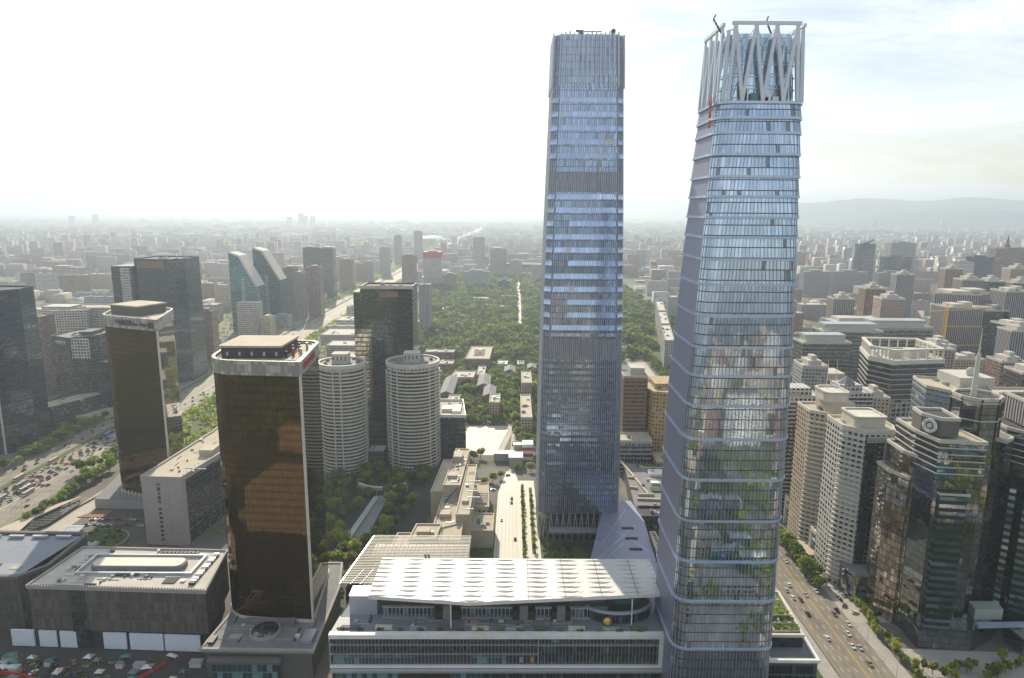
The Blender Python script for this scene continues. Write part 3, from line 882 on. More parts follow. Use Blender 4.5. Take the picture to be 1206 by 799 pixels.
for k in range(4): q.bar((x - 1.8 + k * 1.2, y - .25 * k, 140.6), (x - 1.8 + k * 1.2, y - .25 * k, 144.6), .35)
q.build('sign_emblem', M['darkmetal'], gb2)

# podium of the front gold tower
pa = thing('tower_podium', 'grey flat podium roof with a round skylight at the foot of the gold tower', 'podium', (-122, 330, 0))
PP = [(-149.5, 295.5), (-94.4, 294.5), (-96.0, 352), (-101, 378), (-158, 378), (-147, 326)]
q = MB(); q.prism(ccw(offset(ccw(PP), -1.5)), 0, 14.2); q.build('wall', M['stonegrey'], pa)
q = MB(); q.prism(ccw(PP), 14.2, 15.9); q.build('roof', M['roofgrey'], pa)
q = MB(); q.ring(offset(ccw(PP), -1), offset(ccw(PP), .3), 15.2, 16.5); q.build('parapet', M['concrete'], pa)
q = MB(); q.tube(-123, 309.5, 15.9, 17.4, 7.6, 7.4, 32); q.build('skylight_rim', M['concrete'], pa)
q = MB(); q.ball(-123, 309.5, 17.35, 6.8, 6.8, 1.8, 0, 32, 6, True); q.build('skylight', M['darkglass'], pa)
q = MB(); q.prism(rounded(rect(-136, -110, 315.2, 318.6), 1, 2), 15.95, 18.2); q.build('service_block', M['roofgrey'], pa)
q = MB(); q.box(-102.5, -97, 300, 309, 16, 18); q.build('service_block', M['steel'], pa)
for y in (303.5, 312): 
    q = MB(); q.box(-148, -96, y, y + .25, 15.92, 16.1); q.build('roof_seam', M['concrete'], pa)
q = MB(); q.box(-143, -112, 292.4, 293.9, 0, 11); q.build('entrance_glass', M['mallteal'], pa)
q = MB(); q.box(-145, -110, 291, 296, 11, 12.5); q.build('entrance_canopy', M['stonegrey'], pa)
q = MB(); q.box(-147.3, -144.8, 299, 305, 16, 17.3); q.build('service_block', M['darkmetal'], pa)
# podium of the rear gold tower
pb = thing('tower_podium', 'low pale podium with a ring of columns under the dark bronze tower', 'podium', (-285, 515, 0))
q = MB(); q.prism(ccw([(-316, 486), (-240, 484), (-238, 565), (-330, 565)]), 0, 7.6); q.build('wall', M['concrete'], pb)
q = MB(); q.cap(ccw([(-316.2, 485.8), (-239.8, 483.8), (-237.8, 565.2), (-330.2, 565.2)]), 7.8); q.build('roof', M['roofgrey'], pb)
for k in range(16):
    q = MB(); x, y = bpt(k / 15, -1.0); q.tube(x, y - 3, 7.8, 11.5, .6); q.build('column', M['offwhite'], pb)

# ================================================================== hotel with the pale end wall
HP = ccw([(-247.1, 430.4), (-219.9, 428.6), (-213.5, 472.9), (-211, 520), (-216, 575), (-243, 578), (-240, 525)])
ho = thing('slab_hotel', 'long hotel slab with blank pinkish end wall, pale roof and a vertical line of characters', 'hotel', (-230, 500, 0))
q = MB(); q.wall(HP, 0, 47.5); q.cap(HP, 0, 0, True); q.build('wall', M['w_dark'], ho)
q = MB(); q.wall([(-247.3, 430.2), (-219.7, 428.35)], 0, 47.6, close=False); q.wall([(-219.7, 428.35), (-219.0, 433)], 0, 47.6, close=False)
q.wall([(-247.0, 435), (-247.3, 430.2)], 0, 47.6, close=False); q.build('end_wall', M['pinkstone'], ho)
q = MB(); q.ring(offset(HP, -.8), offset(HP, .5), 45.6, 49.4); q.build('parapet', M['pinkstone'], ho)
q = MB(); q.cap(HP, 48.2); q.build('roof', M['rooftan'], ho)
q = MB()
for k in range(28):
    for sx in (0, 1):
        a = Vector((-246, 432)).lerp(Vector((-241, 570)), k / 27) if sx else Vector((-219, 431)).lerp(Vector((-213, 570)), k / 27)
        q.bar((a.x, a.y, 49.4), (a.x, a.y, 50.3), .25)
q.build('railing', M['darkmetal'], ho)
for (x0, x1, y0, y1, h) in ((-226, -216, 470, 482, 53), (-228, -217, 520, 535, 54), (-240, -228, 548, 560, 53)):
    q = MB(); q.box(x0, x1, y0, y1, 48.25, h); q.build('penthouse', M['beige'], ho)
for k in range(11):
    q = MB(); q.wall([(-218.95, 433), (-213.25, 472.9), (-210.75, 520), (-215.7, 572)], 3.2 + 3.7 * k, 5.2 + 3.7 * k, close=False)
    q.build('window_row', M['winglass'], ho)
rot_h = math.atan2(-1.8, 27.2)
for k, ch in enumerate('中国大饭店'):
    lettering(ch, 2.6, (-235.6, 429.25, 43.2 - 3.0 * k), (R(90), 0, rot_h), 'darkmetal', ho, 'sign_character', .1)
for k in range(8):
    q = MB(); z = 25.5 - k * 3.15; q.box(-236.6, -234.6, 429.1, 429.6, z, z + 1.5); q.build('window', M['winglass'], ho)
for k in range(12):
    q = MB(); z = 41.5 - k * 3.15; q.box(-229.2, -228.9, 428.7, 429.2, z, z + .5); q.build('wall_lamp', M['darkmetal'], ho)

# ================================================================== windowless box with the white panels, and its neighbour
BXP = [(-247, 319.5), (-154.5, 315.5), (-160.5, 356.5), (-243, 359.5)]
bx = thing('exhibition_hall', 'windowless grey panelled hall with pale flat roof and six white panels along its foot', 'hall', (-200, 337, 0))
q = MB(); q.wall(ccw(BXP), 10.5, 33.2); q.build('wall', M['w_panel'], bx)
q = MB(); q.prism(offset(ccw(BXP), -2.5), 0, 10.6); q.build('recessed_base', M['roofdark'], bx)
q = MB(); q.prism(offset(ccw(BXP), .4), 33.2, 34.4); q.build('roof', M['lightconc'], bx)
q = MB(); q.ring(offset(ccw(BXP), -.2), offset(ccw(BXP), .7), 33.6, 35.4); q.build('parapet', M['concrete'], bx)
q = MB(); q.prism(rounded(rect(-225, -175, 334, 344), 4.5, 5), 34.4, 37.2); q.build('roof_lantern', M['roofgrey'], bx)
q = MB(); q.prism(rounded(rect(-224, -176, 334.6, 343.4), 4, 5), 37.2, 37.7); q.build('lantern_top', M['offwhite'], bx)
q = MB(); q.ring(rect(-229, -169.5, 331.5, 349.5), rect(-230, -168.5, 330.5, 350.5), 34.4, 36.0); q.build('roof_screen', M['steel'], bx)
for k in range(14):
    q = MB(); q.box(-165.5, -162.6, 321 + k * 2.3, 322.5 + k * 2.3, 34.45, 35.9); q.build('cooling_unit', M['steel' if k % 3 else 'darkmetal'], bx)
for k in range(10):
    q = MB(); q.box(-196 + k * 2.2, -194.6 + k * 2.2, 352.5, 354.5, 34.45, 35.6); q.build('cooling_unit', M['darkmetal'], bx)
for (a, c, d, e, f) in ((-208, -196, 329.3, 330.1, 35.3), (-180, -173.5, 322.5, 328.5, 34.9), (-219, -213, 321, 321.6, 35)):
    q = MB(); q.box(a, c, d, e, 34.45, f); q.build('roof_duct', M['roofdark'], bx)
q = MB()
for k in range(60):
    a = Vector(BXP[0]).lerp(Vector(BXP[1]), (k + .5) / 60); q.box(a.x - .3, a.x + .3, a.y - .3, a.y + .2, 35.4, 35.75)
q.build('parapet_studs', M['darkmetal'], bx)
q = MB(); q.wall([(-225.5, 318.2), (-217.5, 317.8)], 2, 32.5, close=False); q.build('tall_window', M['darkglass'], bx)
for (a, c) in ((.03, .13), (.15, .245), (.40, .53), (.55, .74), (.75, .95), (-.13, .0)):
    p, r_ = Vector(BXP[0]).lerp(Vector(BXP[1]), a), Vector(BXP[0]).lerp(Vector(BXP[1]), c)
    q = MB(); q.prism([(p.x, p.y - .6), (r_.x, r_.y - .6), (r_.x, r_.y + .4), (p.x, p.y + .4)], .6, 9.6); q.build('white_panel', M['panelwhite'] if 'panelwhite' in M else M['white'], bx)
lf = thing('sloped_roof_hall', 'grey hall with a smooth blue-grey sloping roof beside the windowless box', 'hall', (-300, 360, 0))
LP_ = ccw([(-345, 333), (-262, 333), (-253.5, 345), (-254.5, 379), (-257, 384), (-345, 386)])
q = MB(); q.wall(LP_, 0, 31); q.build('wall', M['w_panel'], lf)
q = MB(); q.face([(-345, 336, 30.4), (-264, 336, 30.4), (-264, 352, 29.2), (-345, 352, 29.2)]); q.face([(-345, 352, 29.2), (-264, 352, 29.2), (-258, 381, 30.6), (-345, 383, 30.6)]); q.build('roof', M['roofblue'], lf)
q = MB(); q.ring(offset(LP_, -2), offset(LP_, .3), 30.2, 32); q.build('parapet', M['stonegrey'], lf)
for k in range(5):
    q = MB(); q.box(-328 + k * 14, -319 + k * 14, 378.2, 380, 31, 32.1); q.build('roof_light', M['steel'], lf)
q = MB(); q.box(-300, -283, 341, 350, 29.6, 30.2); q.box(-322, -305, 341, 350, 29.6, 30.2); q.build('roof_hatch', M['roofgrey'], lf)
# ================================================================== shopping mall in front, with the pleated white canopy
ml = thing('shopping_mall', 'shopping mall with pleated white canopy roof, white framed glass front and slatted pergola', 'shopping mall', (-6, 320, 0))
q = MB(); q.prism(ccw([(-84, 287.6), (71.6, 289), (74, 345), (-78, 345)]), 0, 28.8); q.build('wall', M['mallglass'], ml)
q = MB(); q.prism(ccw([(-84.6, 286.9), (72.2, 288.3), (74.4, 346), (-79, 346)]), 28.8, 30.0); q.build('terrace', M['roofblue'], ml)
# front: white frame, glass rows, fins
fy = lambda x: 287.6 + 1.4 * (x + 84) / 155.6
def fbox(x0, x1, z0, z1, d, th, mat, name):
    q = MB(); q.prism([(x0, fy(x0) - d), (x1, fy(x1) - d), (x1, fy(x1) - d + th), (x0, fy(x0) - d + th)], z0, z1); q.build(name, M[mat], ml)
fbox(-84.6, 72.4, 28.3, 30.4, 1.5, 3.0, 'white', 'frame_beam')
fbox(-84.6, 72.4, 13.2, 14.3, 1.5, 1.4, 'white', 'frame_beam')
fbox(69.9, 72.4, 14.3, 28.3, 1.5, 1.4, 'white', 'frame_post')
fbox(-84.6, -84.0, 14.3, 28.3, 1.2, 1.1, 'steel', 'frame_post')
fbox(13.0, 13.5, 14.3, 28.3, 1.2, 1.1, 'steel', 'frame_post')
fbox(-84, 13, 19.4, 19.9, .5, .4, 'steel', 'floor_edge'); fbox(-84, 13, 24.2, 24.7, .5, .4, 'steel', 'floor_edge')
fbox(13.5, 69.9, 19.0, 19.9, .5, .4, 'darkmetal', 'floor_edge'); fbox(13.5, 69.9, 24.0, 24.7, .5, .4, 'steel', 'floor_edge')
for (x0, x1, z0, z1, mt) in ((-83, -45, 14.6, 18.9, 'mallteal'), (-45, -18, 15.2, 18.6, 'roofdark'), (-18, -2, 14.6, 18.9, 'mallteal'), (0, 12, 15, 18.9, 'roofdark'), (20, 38, 25.6, 27.9, 'mallteal'), (-83, 12.5, 20.6, 23.8, 'darkglass'), (-83, 0, 25.2, 28.0, 'roofdark')):
    fbox(x0, x1, z0, z1, .15, .1, mt, 'display_window')
for k in range(4):
    fbox(2.0 + k * 2.6, 3.4 + k * 2.6, 15.4, 18.2, .4, .2, ['darkmetal', 'steel', 'darkmetal', 'orange'][k], 'window_display')
fbox(45.2, 46.4, 20.6, 23.4, .5, .2, 'gold', 'window_display')
for (x0, x1) in ((-84, 13), (13.5, 70)):
    q = MB(); x = x0 + 1.0
    while x < x1 - .4:
        q.prism([(x, fy(x) - .75), (x + .16, fy(x) - .75), (x + .16, fy(x) - .05), (x, fy(x) - .05)], 14.4, 28.2); x += 1.65
    q.build('fins', M['steel'], ml)
for (x0, x1, mt) in ((-82, -52, 'mallteal'), (-52, -28, 'bronze'), (-28, -12, 'mallteal'), (-10, 70, 'mallglass')):
    fbox(x0, x1, 1, 12.6, .2, .15, mt, 'ground_floor_glass')
fbox(-84, 72, 12.0, 12.9, 3.6, 3.4, 'steel', 'street_canopy')
# upper storey set back under the canopy
q = MB(); q.box(-64, 50, 303.5, 335, 30.02, 41.5); q.build('upper_storey', M['roofdark'], ml)
bays = [(-62, -37, 'g'), (-37, -24, 'd'), (-24, 1, 'g'), (1, 12, 'd'), (12, 20, 'g'), (20, 29, 'd'), (29, 47, 'g')]
for (x0, x1, kd) in bays:
    if kd == 'g':
        q = MB(); q.box(x0, x1, 301.6, 303.4, 36.2, 40.8); q.build('upper_glazing', M['darkglass'], ml)
        q = MB(); q.box(x0, x1, 300.2, 303.4, 30.05, 30.6); q.box(x0, x1, 300.4, 303.4, 35.4, 36.2); q.build('balcony_slab', M['concrete'], ml)
        q = MB(); x = x0 + .6
        while x < x1: q.box(x, x + .35, 300.6, 301.2, 30.6, 35.4); x += 1.9
        q.build('balcony_posts', M['steel'], ml)
        q = MB(); q.box(x0, x1, 303.2, 303.45, 30.6, 35.4); q.build('bay_glass', M['mallteal'], ml)
    else:
        q = MB(); q.box(x0 + .2, x1 - .2, 299.5, 303.4, 30.05, 34.6); q.build('brown_block', M['bronze'], ml)
        q = MB(); q.box((x0 + x1) / 2 - 2, (x0 + x1) / 2 + 2, 298.6, 299.4, 30.05, 38); q.build('lift_shaft', M['roofgrey'], ml)
q = MB(); q.box(-78.5, -65, 303, 312, 30.02, 40.2); q.build('stair_block', M['bluefin'], ml)
for k in range(10):
    q = MB(); x = -80 + k * 15.2 + (k % 3); q.box(x, x + 8, 291, 293.2, 30.02, 31.0 + .3 * (k % 2)); q.build('terrace_planter', M[['stonegrey', 'offwhite', 'bluefin'][k % 3]], ml)
# pleated canopy
CV = []; nx, ny = 140, 64
cx0, cx1 = -67.5, 73.2
def cfront(x): return 290.2 + abs(x + 19) * .105 if x < -19 else 290.2 + (x + 19) * .093
def cedge_l(y): return -67.6 + (y - 296) * .02
q = MB()
def cz(i, j):
    x = cx0 + (cx1 - cx0) * i / nx; ff = cfront(x); y = ff + (331.5 - ff) * j / ny
    d = abs(((x + 49.0) / 15.6 + .5) % 1.0 - .5) * 2
    A = max(0.0, 1 - d * d) * .75
    ph = (y * 9 / 38.0) % 1.0
    v = 1 - min(ph, 1 - ph) * 2
    return (x, y, 44.85 - A * max(0, v - (.95 - .35 * (1 - d * d))) * 3.0)
for j in range(ny):
    for i in range(nx):
        q.face([cz(i, j), cz(i + 1, j), cz(i + 1, j + 1), cz(i, j + 1)])
rim = [cz(i, 0)[:2] for i in range(0, nx + 1)] + [cz(nx, ny)[:2], cz(0, ny)[:2]]
q.build('canopy_roof', M['canopymetal'], ml)
q = MB(); q.wall(rim, 43.2, 44.9); q.cap(rim, 43.2, 0, True); q.build('canopy_edge', M['white'], ml)
for k in range(8):
    q = MB(); x = cx0 + 6 + k * 17.5; q.box(x, x + .22, cfront(x) + .5, 331, 44.86, 45.0); q.build('canopy_seam', M['darkmetal'], ml)
for x in (-45, -43.3):
    q = MB(); q.tube(x, 333, 43, 46.2, .6); q.build('roof_vent', M['roofgrey'], ml)
for (x, y) in ((-28, 291.5), (58, 296)):
    q = MB(); q.bar((x, y, 30), (x, y, 43.3), .5); q.build('canopy_post', M['white'], ml)
# oval terrace restaurant below the right end of the canopy
EP = ngon(52, 307, 17, 36, 0, 10.5)
q = MB(); q.prism(EP, 30.03, 35.2); q.build('oval_terrace', M['mallglass'], ml)
q = MB(); q.ring(offset(ccw(EP), -.4), offset(ccw(EP), .5), 35.2, 36.6); q.build('glass_balustrade', M['band'], ml)
q = MB(); q.cap(offset(ccw(EP), -.5), 35.35); q.build('terrace_floor', M['bronze'], ml)
q = MB(); q.prism(ngon(56, 309, 9, 24, 0, 4.5), 35.4, 37.8); q.build('terrace_pool_room', M['teal'], ml)
# slatted pergola behind
q = MB()
PG = [(-86, 316), (-79, 368), (-22.5, 366), (-23, 331.8), (-67, 332), (-68.5, 314)]
n = 30
for k in range(n + 1):
    y = 316 + 51 * k / n; xl = -86 + 7 * k / n; xr = -68.5 if y < 332 else -22.8
    q.bar((xl, y, 39.4), (xr, y, 39.4), .55, .3)
q.build('pergola_slats', M['offwhite'], ml)
q = MB()
for k in range(14):
    x = -79 + 4.3 * k
    q.bar((x, 332.5, 38.8), (x, 367, 38.8), .35, .6)
q.bar((-86, 316, 38.8), (-79, 367.5, 38.8), .8, .8); q.bar((-76, 315, 38.8), (-72, 331, 38.8), .35, .5); q.bar((-81, 315.5, 38.8), (-77, 331, 38.8), .35, .5)
q.build('pergola_beams', M['steel'], ml)
q = MB(); q.prism(ccw([(-84, 318), (-77.5, 365), (-24, 364), (-24, 346), (-78, 346)]), 0, 35.5); q.build('rear_block', M['bronze'], ml)
for k in range(9):
    q = MB(); q.box(-74 + k * 5.2, -71 + k * 5.2, 338 + (k % 2), 341, 35.5 if 338 > 346 else 30.1, 36.6); q.build('rooftop_unit', M['steel'], ml)
gs = thing('golden_sculpture', 'small golden boulder-like sculpture on the mall terrace', 'sculpture', (46.3, 294.2, 30.02))
q = MB(); q.tube(46.3, 294.2, 30.02, 31, .9); q.build('plinth', M['darkmetal'], gs)
random.seed(4)
q = MB(); q.ball(46.3, 294.2, 33.0, 2.0, 1.7, 2.1, 0, 9, 6, wob=.2); q.build('boulder', M['gold'], gs)

# sloping grey metal hall between mall and the central tower
sh = thing('wedge_hall', 'wedge-shaped hall with lavender-grey metal roof and slot skylights behind the mall', 'hall', (65, 400, 0))
SP = ccw([(41.5, 347.5), (66.9, 455.5), (85.1, 458), (88.6, 425.8), (84.5, 347.5)])
q = MB(); q.wall(SP, 0, 20); q.build('wall', M['darkglass'], sh)
q = MB(); q.prism(offset(SP, .5), 20, 21.2); q.build('roof', M['fishside'], sh)
for k in range(5):
    q = MB(); y = 358 + k * 14; q.prism(rounded(rect(73 - k * .2, 81 - k * .2, y, y + 2.2), .6, 2), 21.2, 21.7); q.build('skylight', M['roofdark'], sh)
q = MB()
for a, c in (((50, 372), (82, 420)), ((45, 356), (70, 395)), ((56, 392), (80, 445)), ((52, 398), (74, 360)), ((60, 425), (84, 385))):
    q.bar((*a, 21.22), (*c, 21.22), .3, .12)
q.build('roof_seams', M['steel'], sh)
wa = thing('white_rim_building', 'narrow pale-rimmed low block squeezed beside the wedge hall', 'building', (90, 385, 0))
q = MB(); q.prism(ccw([(87, 352), (93, 352), (92, 405), (88.6, 405)]), 0, 23); q.build('wall', M['w_beige'], wa)
q = MB(); q.ring([(88, 353), (92, 353), (91.4, 404), (89.2, 404)], [(86.8, 351.8), (93.2, 351.8), (92.2, 405.2), (88.4, 405.2)], 23, 24.2); q.build('parapet', M['lightconc'], wa)

# ================================================================== round white residential towers and the dark glass tower behind them
def round_tower(label, cx, cy, r, h, seed, balc):
    root = thing('round_residential_tower', label, 'residential tower', (cx, cy, 0))
    P_ = ngon(cx, cy, r, 20, 9)
    b = MB(); b.wall(P_, 0, h); b.build('wall', M['w_white'], root)
    q = MB(); q.cap(P_, h); q.build('roof', M['roofgrey'], root)
    nf = int(h / 3.05) - 2
    q = MB(); q.ring(P_, offset(P_, .12), 0, 1.7); 
    floors(root, 'window_band', q, M['winglass'], [4.4 + 3.05 * k for k in range(nf)])
    q = MB()
    for k in range(20):     # balcony fronts on four bays out of five, thin piers between
        dd = .35 if (k + seed) % 5 == 0 else 1.0
        a, c = Vector(offset(P_, dd)[k]), Vector(offset(P_, dd)[(k + 1) % 20]); a2, c2 = Vector(P_[k]), Vector(P_[(k + 1) % 20])
        q.prism([tuple(a), tuple(c), tuple(c2), tuple(a2)], 0, 1.15)
    floors(root, 'balcony', q, M['offwhite'], [3.1 + 3.05 * k for k in range(nf)])
    for k in range(20):
        if (k + seed) % 5 in (0, 1):
            p = Vector(offset(P_, .5)[k]); q = MB(); q.bar((p.x, p.y, 0), (p.x, p.y, h), .9); q.build('pier', M['offwhite'], root)
    q = MB(); q.ring(offset(P_, -.6), offset(P_, .6), h - 2.2, h + 1.4); q.build('parapet', M['offwhite'], root)
    q = MB(); q.prism(rounded(rect(cx - 7.5, cx + 6.5, cy - 6, cy + 6), 2, 3), h + .01, h + 8.5); q.build('penthouse', M['lightconc'], root)
    for k in range(4):
        q = MB(); q.box(cx - 6 + k * 3.4, cx - 5.1 + k * 3.4, cy - 6.1, cy - 5.9, h + 3, h + 6.3); q.build('penthouse_window', M['roofdark'], root)
    for k in range(7):
        a = k * .9 + seed; q = MB(); q.ball(cx + r * .72 * math.cos(a), cy + r * .72 * math.sin(a), h + .5, 1.6, 1.6, 1.8); q.build('rooftop_unit', M['roofgrey'], root)
    return root
round_tower('white round balconied tower right behind the gold glass tower', -145.5, 570, 19.5, 96, 1, 0)
round_tower('white round balconied tower directly before the dark green glass tower, second of the pair', -87.5, 588, 23.0, 93.5, 3, 0)
rt = tower('low_block', 'low dark block at the foot of the round white towers', [(-128, 572), (-112, 572), (-112, 592), (-128, 592)], 14, 'w_dark', fh=4, cat='building', roof='lightconc', bands=False)
DT = [(-142, 622), (-138, 618), (-93, 618), (-93, 652), (-142, 652)]
dt = tower('dark_glass_tower', 'dark green gridded glass tower with faint red sign behind the round white towers', [(-138, 617), (-91, 617), (-91, 650), (-138, 650)], 155, 'darkglass', 'darkglass', fh=4.2, bf=.42, proud=.35, roof='roofdark', parawall='darkglass', pent=None)
q = MB(); q.box(-145, -138.05, 619, 650, 0, 150); q.build('wing', M['darkglass'], dt)
q = MB(); q.box(-145.5, -137.5, 618.6, 650.4, 150, 151); q.box(-138.8, -90.4, 616.4, 617.0, 154, 156.8); q.build('roof_edge', M['lightconc'], dt)
q = MB(); q.box(-121, -104, 616.2, 616.5, 146.5, 151.5); q.build('red_sign', M['brick'], dt)
q = MB(); q.box(-144.2, -129, 616.3, 616.9, 50, 118); q.build('pale_bay_or_reflection', M['palereflection'] if 'palereflection' in M else M['greyglass'], dt)  # pale reflection in the tower glass, built as a pale panel
q = MB(); q.box(-144, -88, 606, 617, 0, 30); q.build('podium', M['mallglass'], dt)
w5 = tower('pale_slab_tower', 'slim pale rib-walled block at the park edge, just right of the dark green glass tower', [(-172, 1250), (-152, 1250), (-152, 1290), (-172, 1290)], 88, 'w_vert', fh=3.4, bands=False)
bk = tower('office_block', 'black glass block with white roof rim beside the sunlit sports court', [(-67, 588), (-41, 588), (-47, 640), (-70, 640)], 42.5, 'blackglass', 'darkglass', fh=4.2, bf=.5, parawall='white', roof='rooftan', para=2.2, pent=[(.2, .5, .3, .5, 3), (.55, .8, .2, .6, 2.5)], kit=8, cat='office block')
# curved garden wall and glass passage in the shaded garden
gw = thing('curved_colonnade', 'curved pale colonnade in the dark garden below the round towers', 'colonnade', (-105, 505, 0))
q = MB()
pts = [(-105 + 22 * math.cos(a), 492 - 0 + 22 * math.sin(a)) for a in [R(180 + 60 + 60 * k / 12) for k in range(13)]]
arc = [(-104 + 26 * math.sin(R(-50 + 100 * k / 14)), 536 - 26 * math.cos(R(-50 + 100 * k / 14))) for k in range(15)]
arc2 = [(-104 + 23 * math.sin(R(-50 + 100 * k / 14)), 536 - 23 * math.cos(R(-50 + 100 * k / 14))) for k in range(15)]
q.prism(ccw(arc + arc2[::-1]), 5.5, 8.0); q.build('beam', M['pinkstone'], gw)
for k in range(0, 15, 2):
    q = MB(); q.tube(arc[k][0], arc[k][1] + 1.2, 0, 5.5, .6); q.build('column', M['pinkstone'], gw)
gp = thing('glass_passage', 'long glass-roofed passage through the shaded garden', 'passage', (-104, 470, 0))
q = MB(); q.prism([(-112, 430), (-100, 430), (-96, 505), (-106, 505)], 0, 3.5); q.build('wall', M['roofgrey'], gp)
q = MB(); q.prism([(-113, 432), (-109, 432), (-103, 500), (-107, 500)], 3.5, 5.0); q.build('glass_roof', M['canopyglass'], gp)
q = MB(); q.prism([(-104, 430), (-99, 430), (-96, 500), (-100, 500)], 3.5, 4.0); q.build('paved_roof', M['roofgrey'], gp)

# ================================================================== stepped beige complex right of the garden
sc = thing('stepped_beige_complex', 'stepped beige concrete complex with flat sunlit roofs between dark garden and bright street', 'building', (-42, 450, 0))
def sblock(poly, h, mat='beige', roof='rooftan'):
    poly = ccw(poly)
    q = MB(); q.wall(poly, 0, h); q.build('wall', M[mat], sc)
    q = MB(); q.cap(poly, h); q.build('roof', M[roof], sc)
    q = MB(); q.ring(offset(poly, -.6), offset(poly, .2), h - .4, h + .9); q.build('parapet', M['beige'], sc)
sblock([(-48, 455), (-36, 455), (-34, 530), (-45, 530)], 33)
sblock([(-57, 455), (-48, 456), (-45, 518), (-54, 518)], 28)
sblock([(-35.8, 412), (-27, 412), (-26.4, 500), (-34, 500)], 31)
sblock([(-50, 405), (-36, 405), (-36, 454.5), (-48.5, 454.5)], 25)
sblock([(-62, 385), (-46, 385), (-44, 404.5), (-60, 404.5)], 28)
sblock([(-44, 386), (-31, 386), (-31, 411.5), (-44, 404)], 26)
sblock([(-74, 371), (-60, 371), (-62.3, 404), (-72, 404)], 22)
sblock([(-59.5, 371), (-24, 371), (-26, 385), (-59.5, 384.5)], 20)
for (x0, x1, y0, y1, z0, z1) in ((-45, -38, 500, 512, 33, 38), (-46, -40, 468, 474, 33, 35.5), (-47, -40, 420, 427, 25, 28), (-58, -50, 390, 396, 28, 30.5), (-33, -29, 430, 436, 31, 33)):
    q = MB(); q.box(x0, x1, y0, y1, z0 + .01, z1); q.build('penthouse', M['beige'], sc)
rg = random.Random(12)
for k in range(16):
    q = MB(); x, y = rg.uniform(-44, -36), rg.uniform(460, 525); q.box(x, x + rg.uniform(.8, 2), y, y + rg.uniform(.8, 2), 33.01, 34.3); q.build('rooftop_unit', M[rg.choice(['darkmetal', 'steel'])], sc)
q = MB(); q.bar((-46, 444, 25), (-38, 452, 33), 1.4, .4); q.bar((-46, 440, 25), (-38, 448, 31), 1.0, .3); q.build('roof_ladder', M['darkmetal'], sc)
lb1 = tower('low_beige_block', 'small beige flat block beside the bright street, next to the mall canopy', [(-27, 428), (-12, 428), (-12, 455), (-28, 455)], 12, 'beige', bands=False, roof='rooftan', parawall='beige', kit=3, cat='building', para=.8)
lb2 = tower('low_beige_block', 'small beige block with louvred roof farther up the bright street', [(-31, 468), (-16, 468), (-18, 512), (-33, 512)], 11, 'w_beige', bands=False, roof='rooftan', parawall='beige', kit=0, cat='building', para=.8)
for k in range(6):
    q = MB(); q.box(-28, -18, 474 + k * 3.4, 475.4 + k * 3.4, 11.01, 12.4); q.build('roof_louvre', M['lightconc'], lb2)
ls = thing('pavilion', 'pale angular pavilion with white roofs at the far end of the bright street', 'pavilion', (2, 590, 0))
for (x0, x1, y0, y1, h) in ((-16, 4, 590, 598, 7), (-2, 10, 575, 589, 9), (2, 12, 600, 606, 12)):
    q = MB(); q.box(x0, x1, y0, y1, 0, h); q.build('wall', M['concrete'], ls); q = MB(); q.box(x0 - .4, x1 + .4, y0 - .4, y1 + .4, h + .01, h + .7); q.build('roof', M['white'], ls)
rb = thing('striped_kiosk', 'small red and white striped kiosk block at the foot of the tallest skyscraper', 'kiosk', (15, 600, 0))
for k in range(5):
    q = MB(); q.box(10, 20, 594, 606, k * 3, k * 3 + 3); q.build('storey', M['red' if k % 2 else 'white'], rb)

# ================================================================== buildings seen between the two skyscrapers
tower('brown_hotel', 'brown brick hotel block with square penthouse between the two skyscrapers', [(99, 585), (120, 585), (120, 610), (99, 610)], 81, 'brick', 'winglass', fh=3.6, bf=.42, roof='roofgrey', parawall='lightconc', pent=[(.3, .9, .2, .8, 7)])
GC = ccw([(124, 580), (141, 576), (150, 600), (147, 628), (131, 634), (119, 600)])
tower('ochre_hotel', 'ochre yellow hotel with curved front and stepped roof between the two skyscrapers', GC, 68, 'w_yellow', fh=3.5, bands=False, roof='rooftan', parawall='w_yellow', pent=[(.3, .9, .3, .8, 5)])
tower('low_office_block', 'long low grey office block in front of the brown hotel', [(92, 560), (121, 560), (121, 582), (92, 582)], 30, 'w_grey', fh=4, bands=True, roof='rooftan', cat='office block', parawall='lightconc')
tower('low_office_block', 'flat beige block below the ochre hotel', [(122.5, 545), (146, 545), (146, 572), (122.5, 572)], 16, 'w_yellow', fh=4, bands=False, roof='rooftan', cat='office block')
lc = thing('garden_roof_complex', 'low complex with cream beams, roof gardens and white canopies left of the crowned skyscraper', 'building', (110, 500, 0))
q = MB(); q.prism([(90, 462), (118, 462), (138, 552), (96, 552)], 0, 13); q.build('wall', M['w_dark'], lc)
q = MB(); q.cap([(90, 462), (118, 462), (138, 552), (96, 552)], 13.2); q.build('roof', M['roofgrey'], lc)
for (a, c) in (((94, 556), (104, 486)), ((96, 486), (108, 486)), ((92, 500), (98, 498)), ((94, 478), (118, 476)), ((94, 520), (100, 519)), ((108, 540), (140, 540)), ((108, 515), (136, 513))):
    q = MB(); q.bar((*a, 14), (*c, 14), 1.6, 1.6); q.build('roof_beam', M['beige'], lc)
q = MB(); q.prism(rounded(rect(112, 126, 522, 534), 4, 4), 13.4, 15.5); q.build('white_canopy', M['white'], lc)
q = MB(); q.prism(rect(110, 122, 506, 511), 13.4, 15.0); q.prism(rect(124, 134, 507, 510), 13.4, 14.6); q.build('white_canopy', M['white'], lc)
for (x0, x1, y0, y1) in ((106, 136, 542, 550), (124, 134, 512, 518), (108, 130, 492, 500)):
    q = MB(); q.box(x0, x1, y0, y1, 13.25, 14.2); q.build('roof_garden', M['lawn'], lc)
rg = random.Random(2)
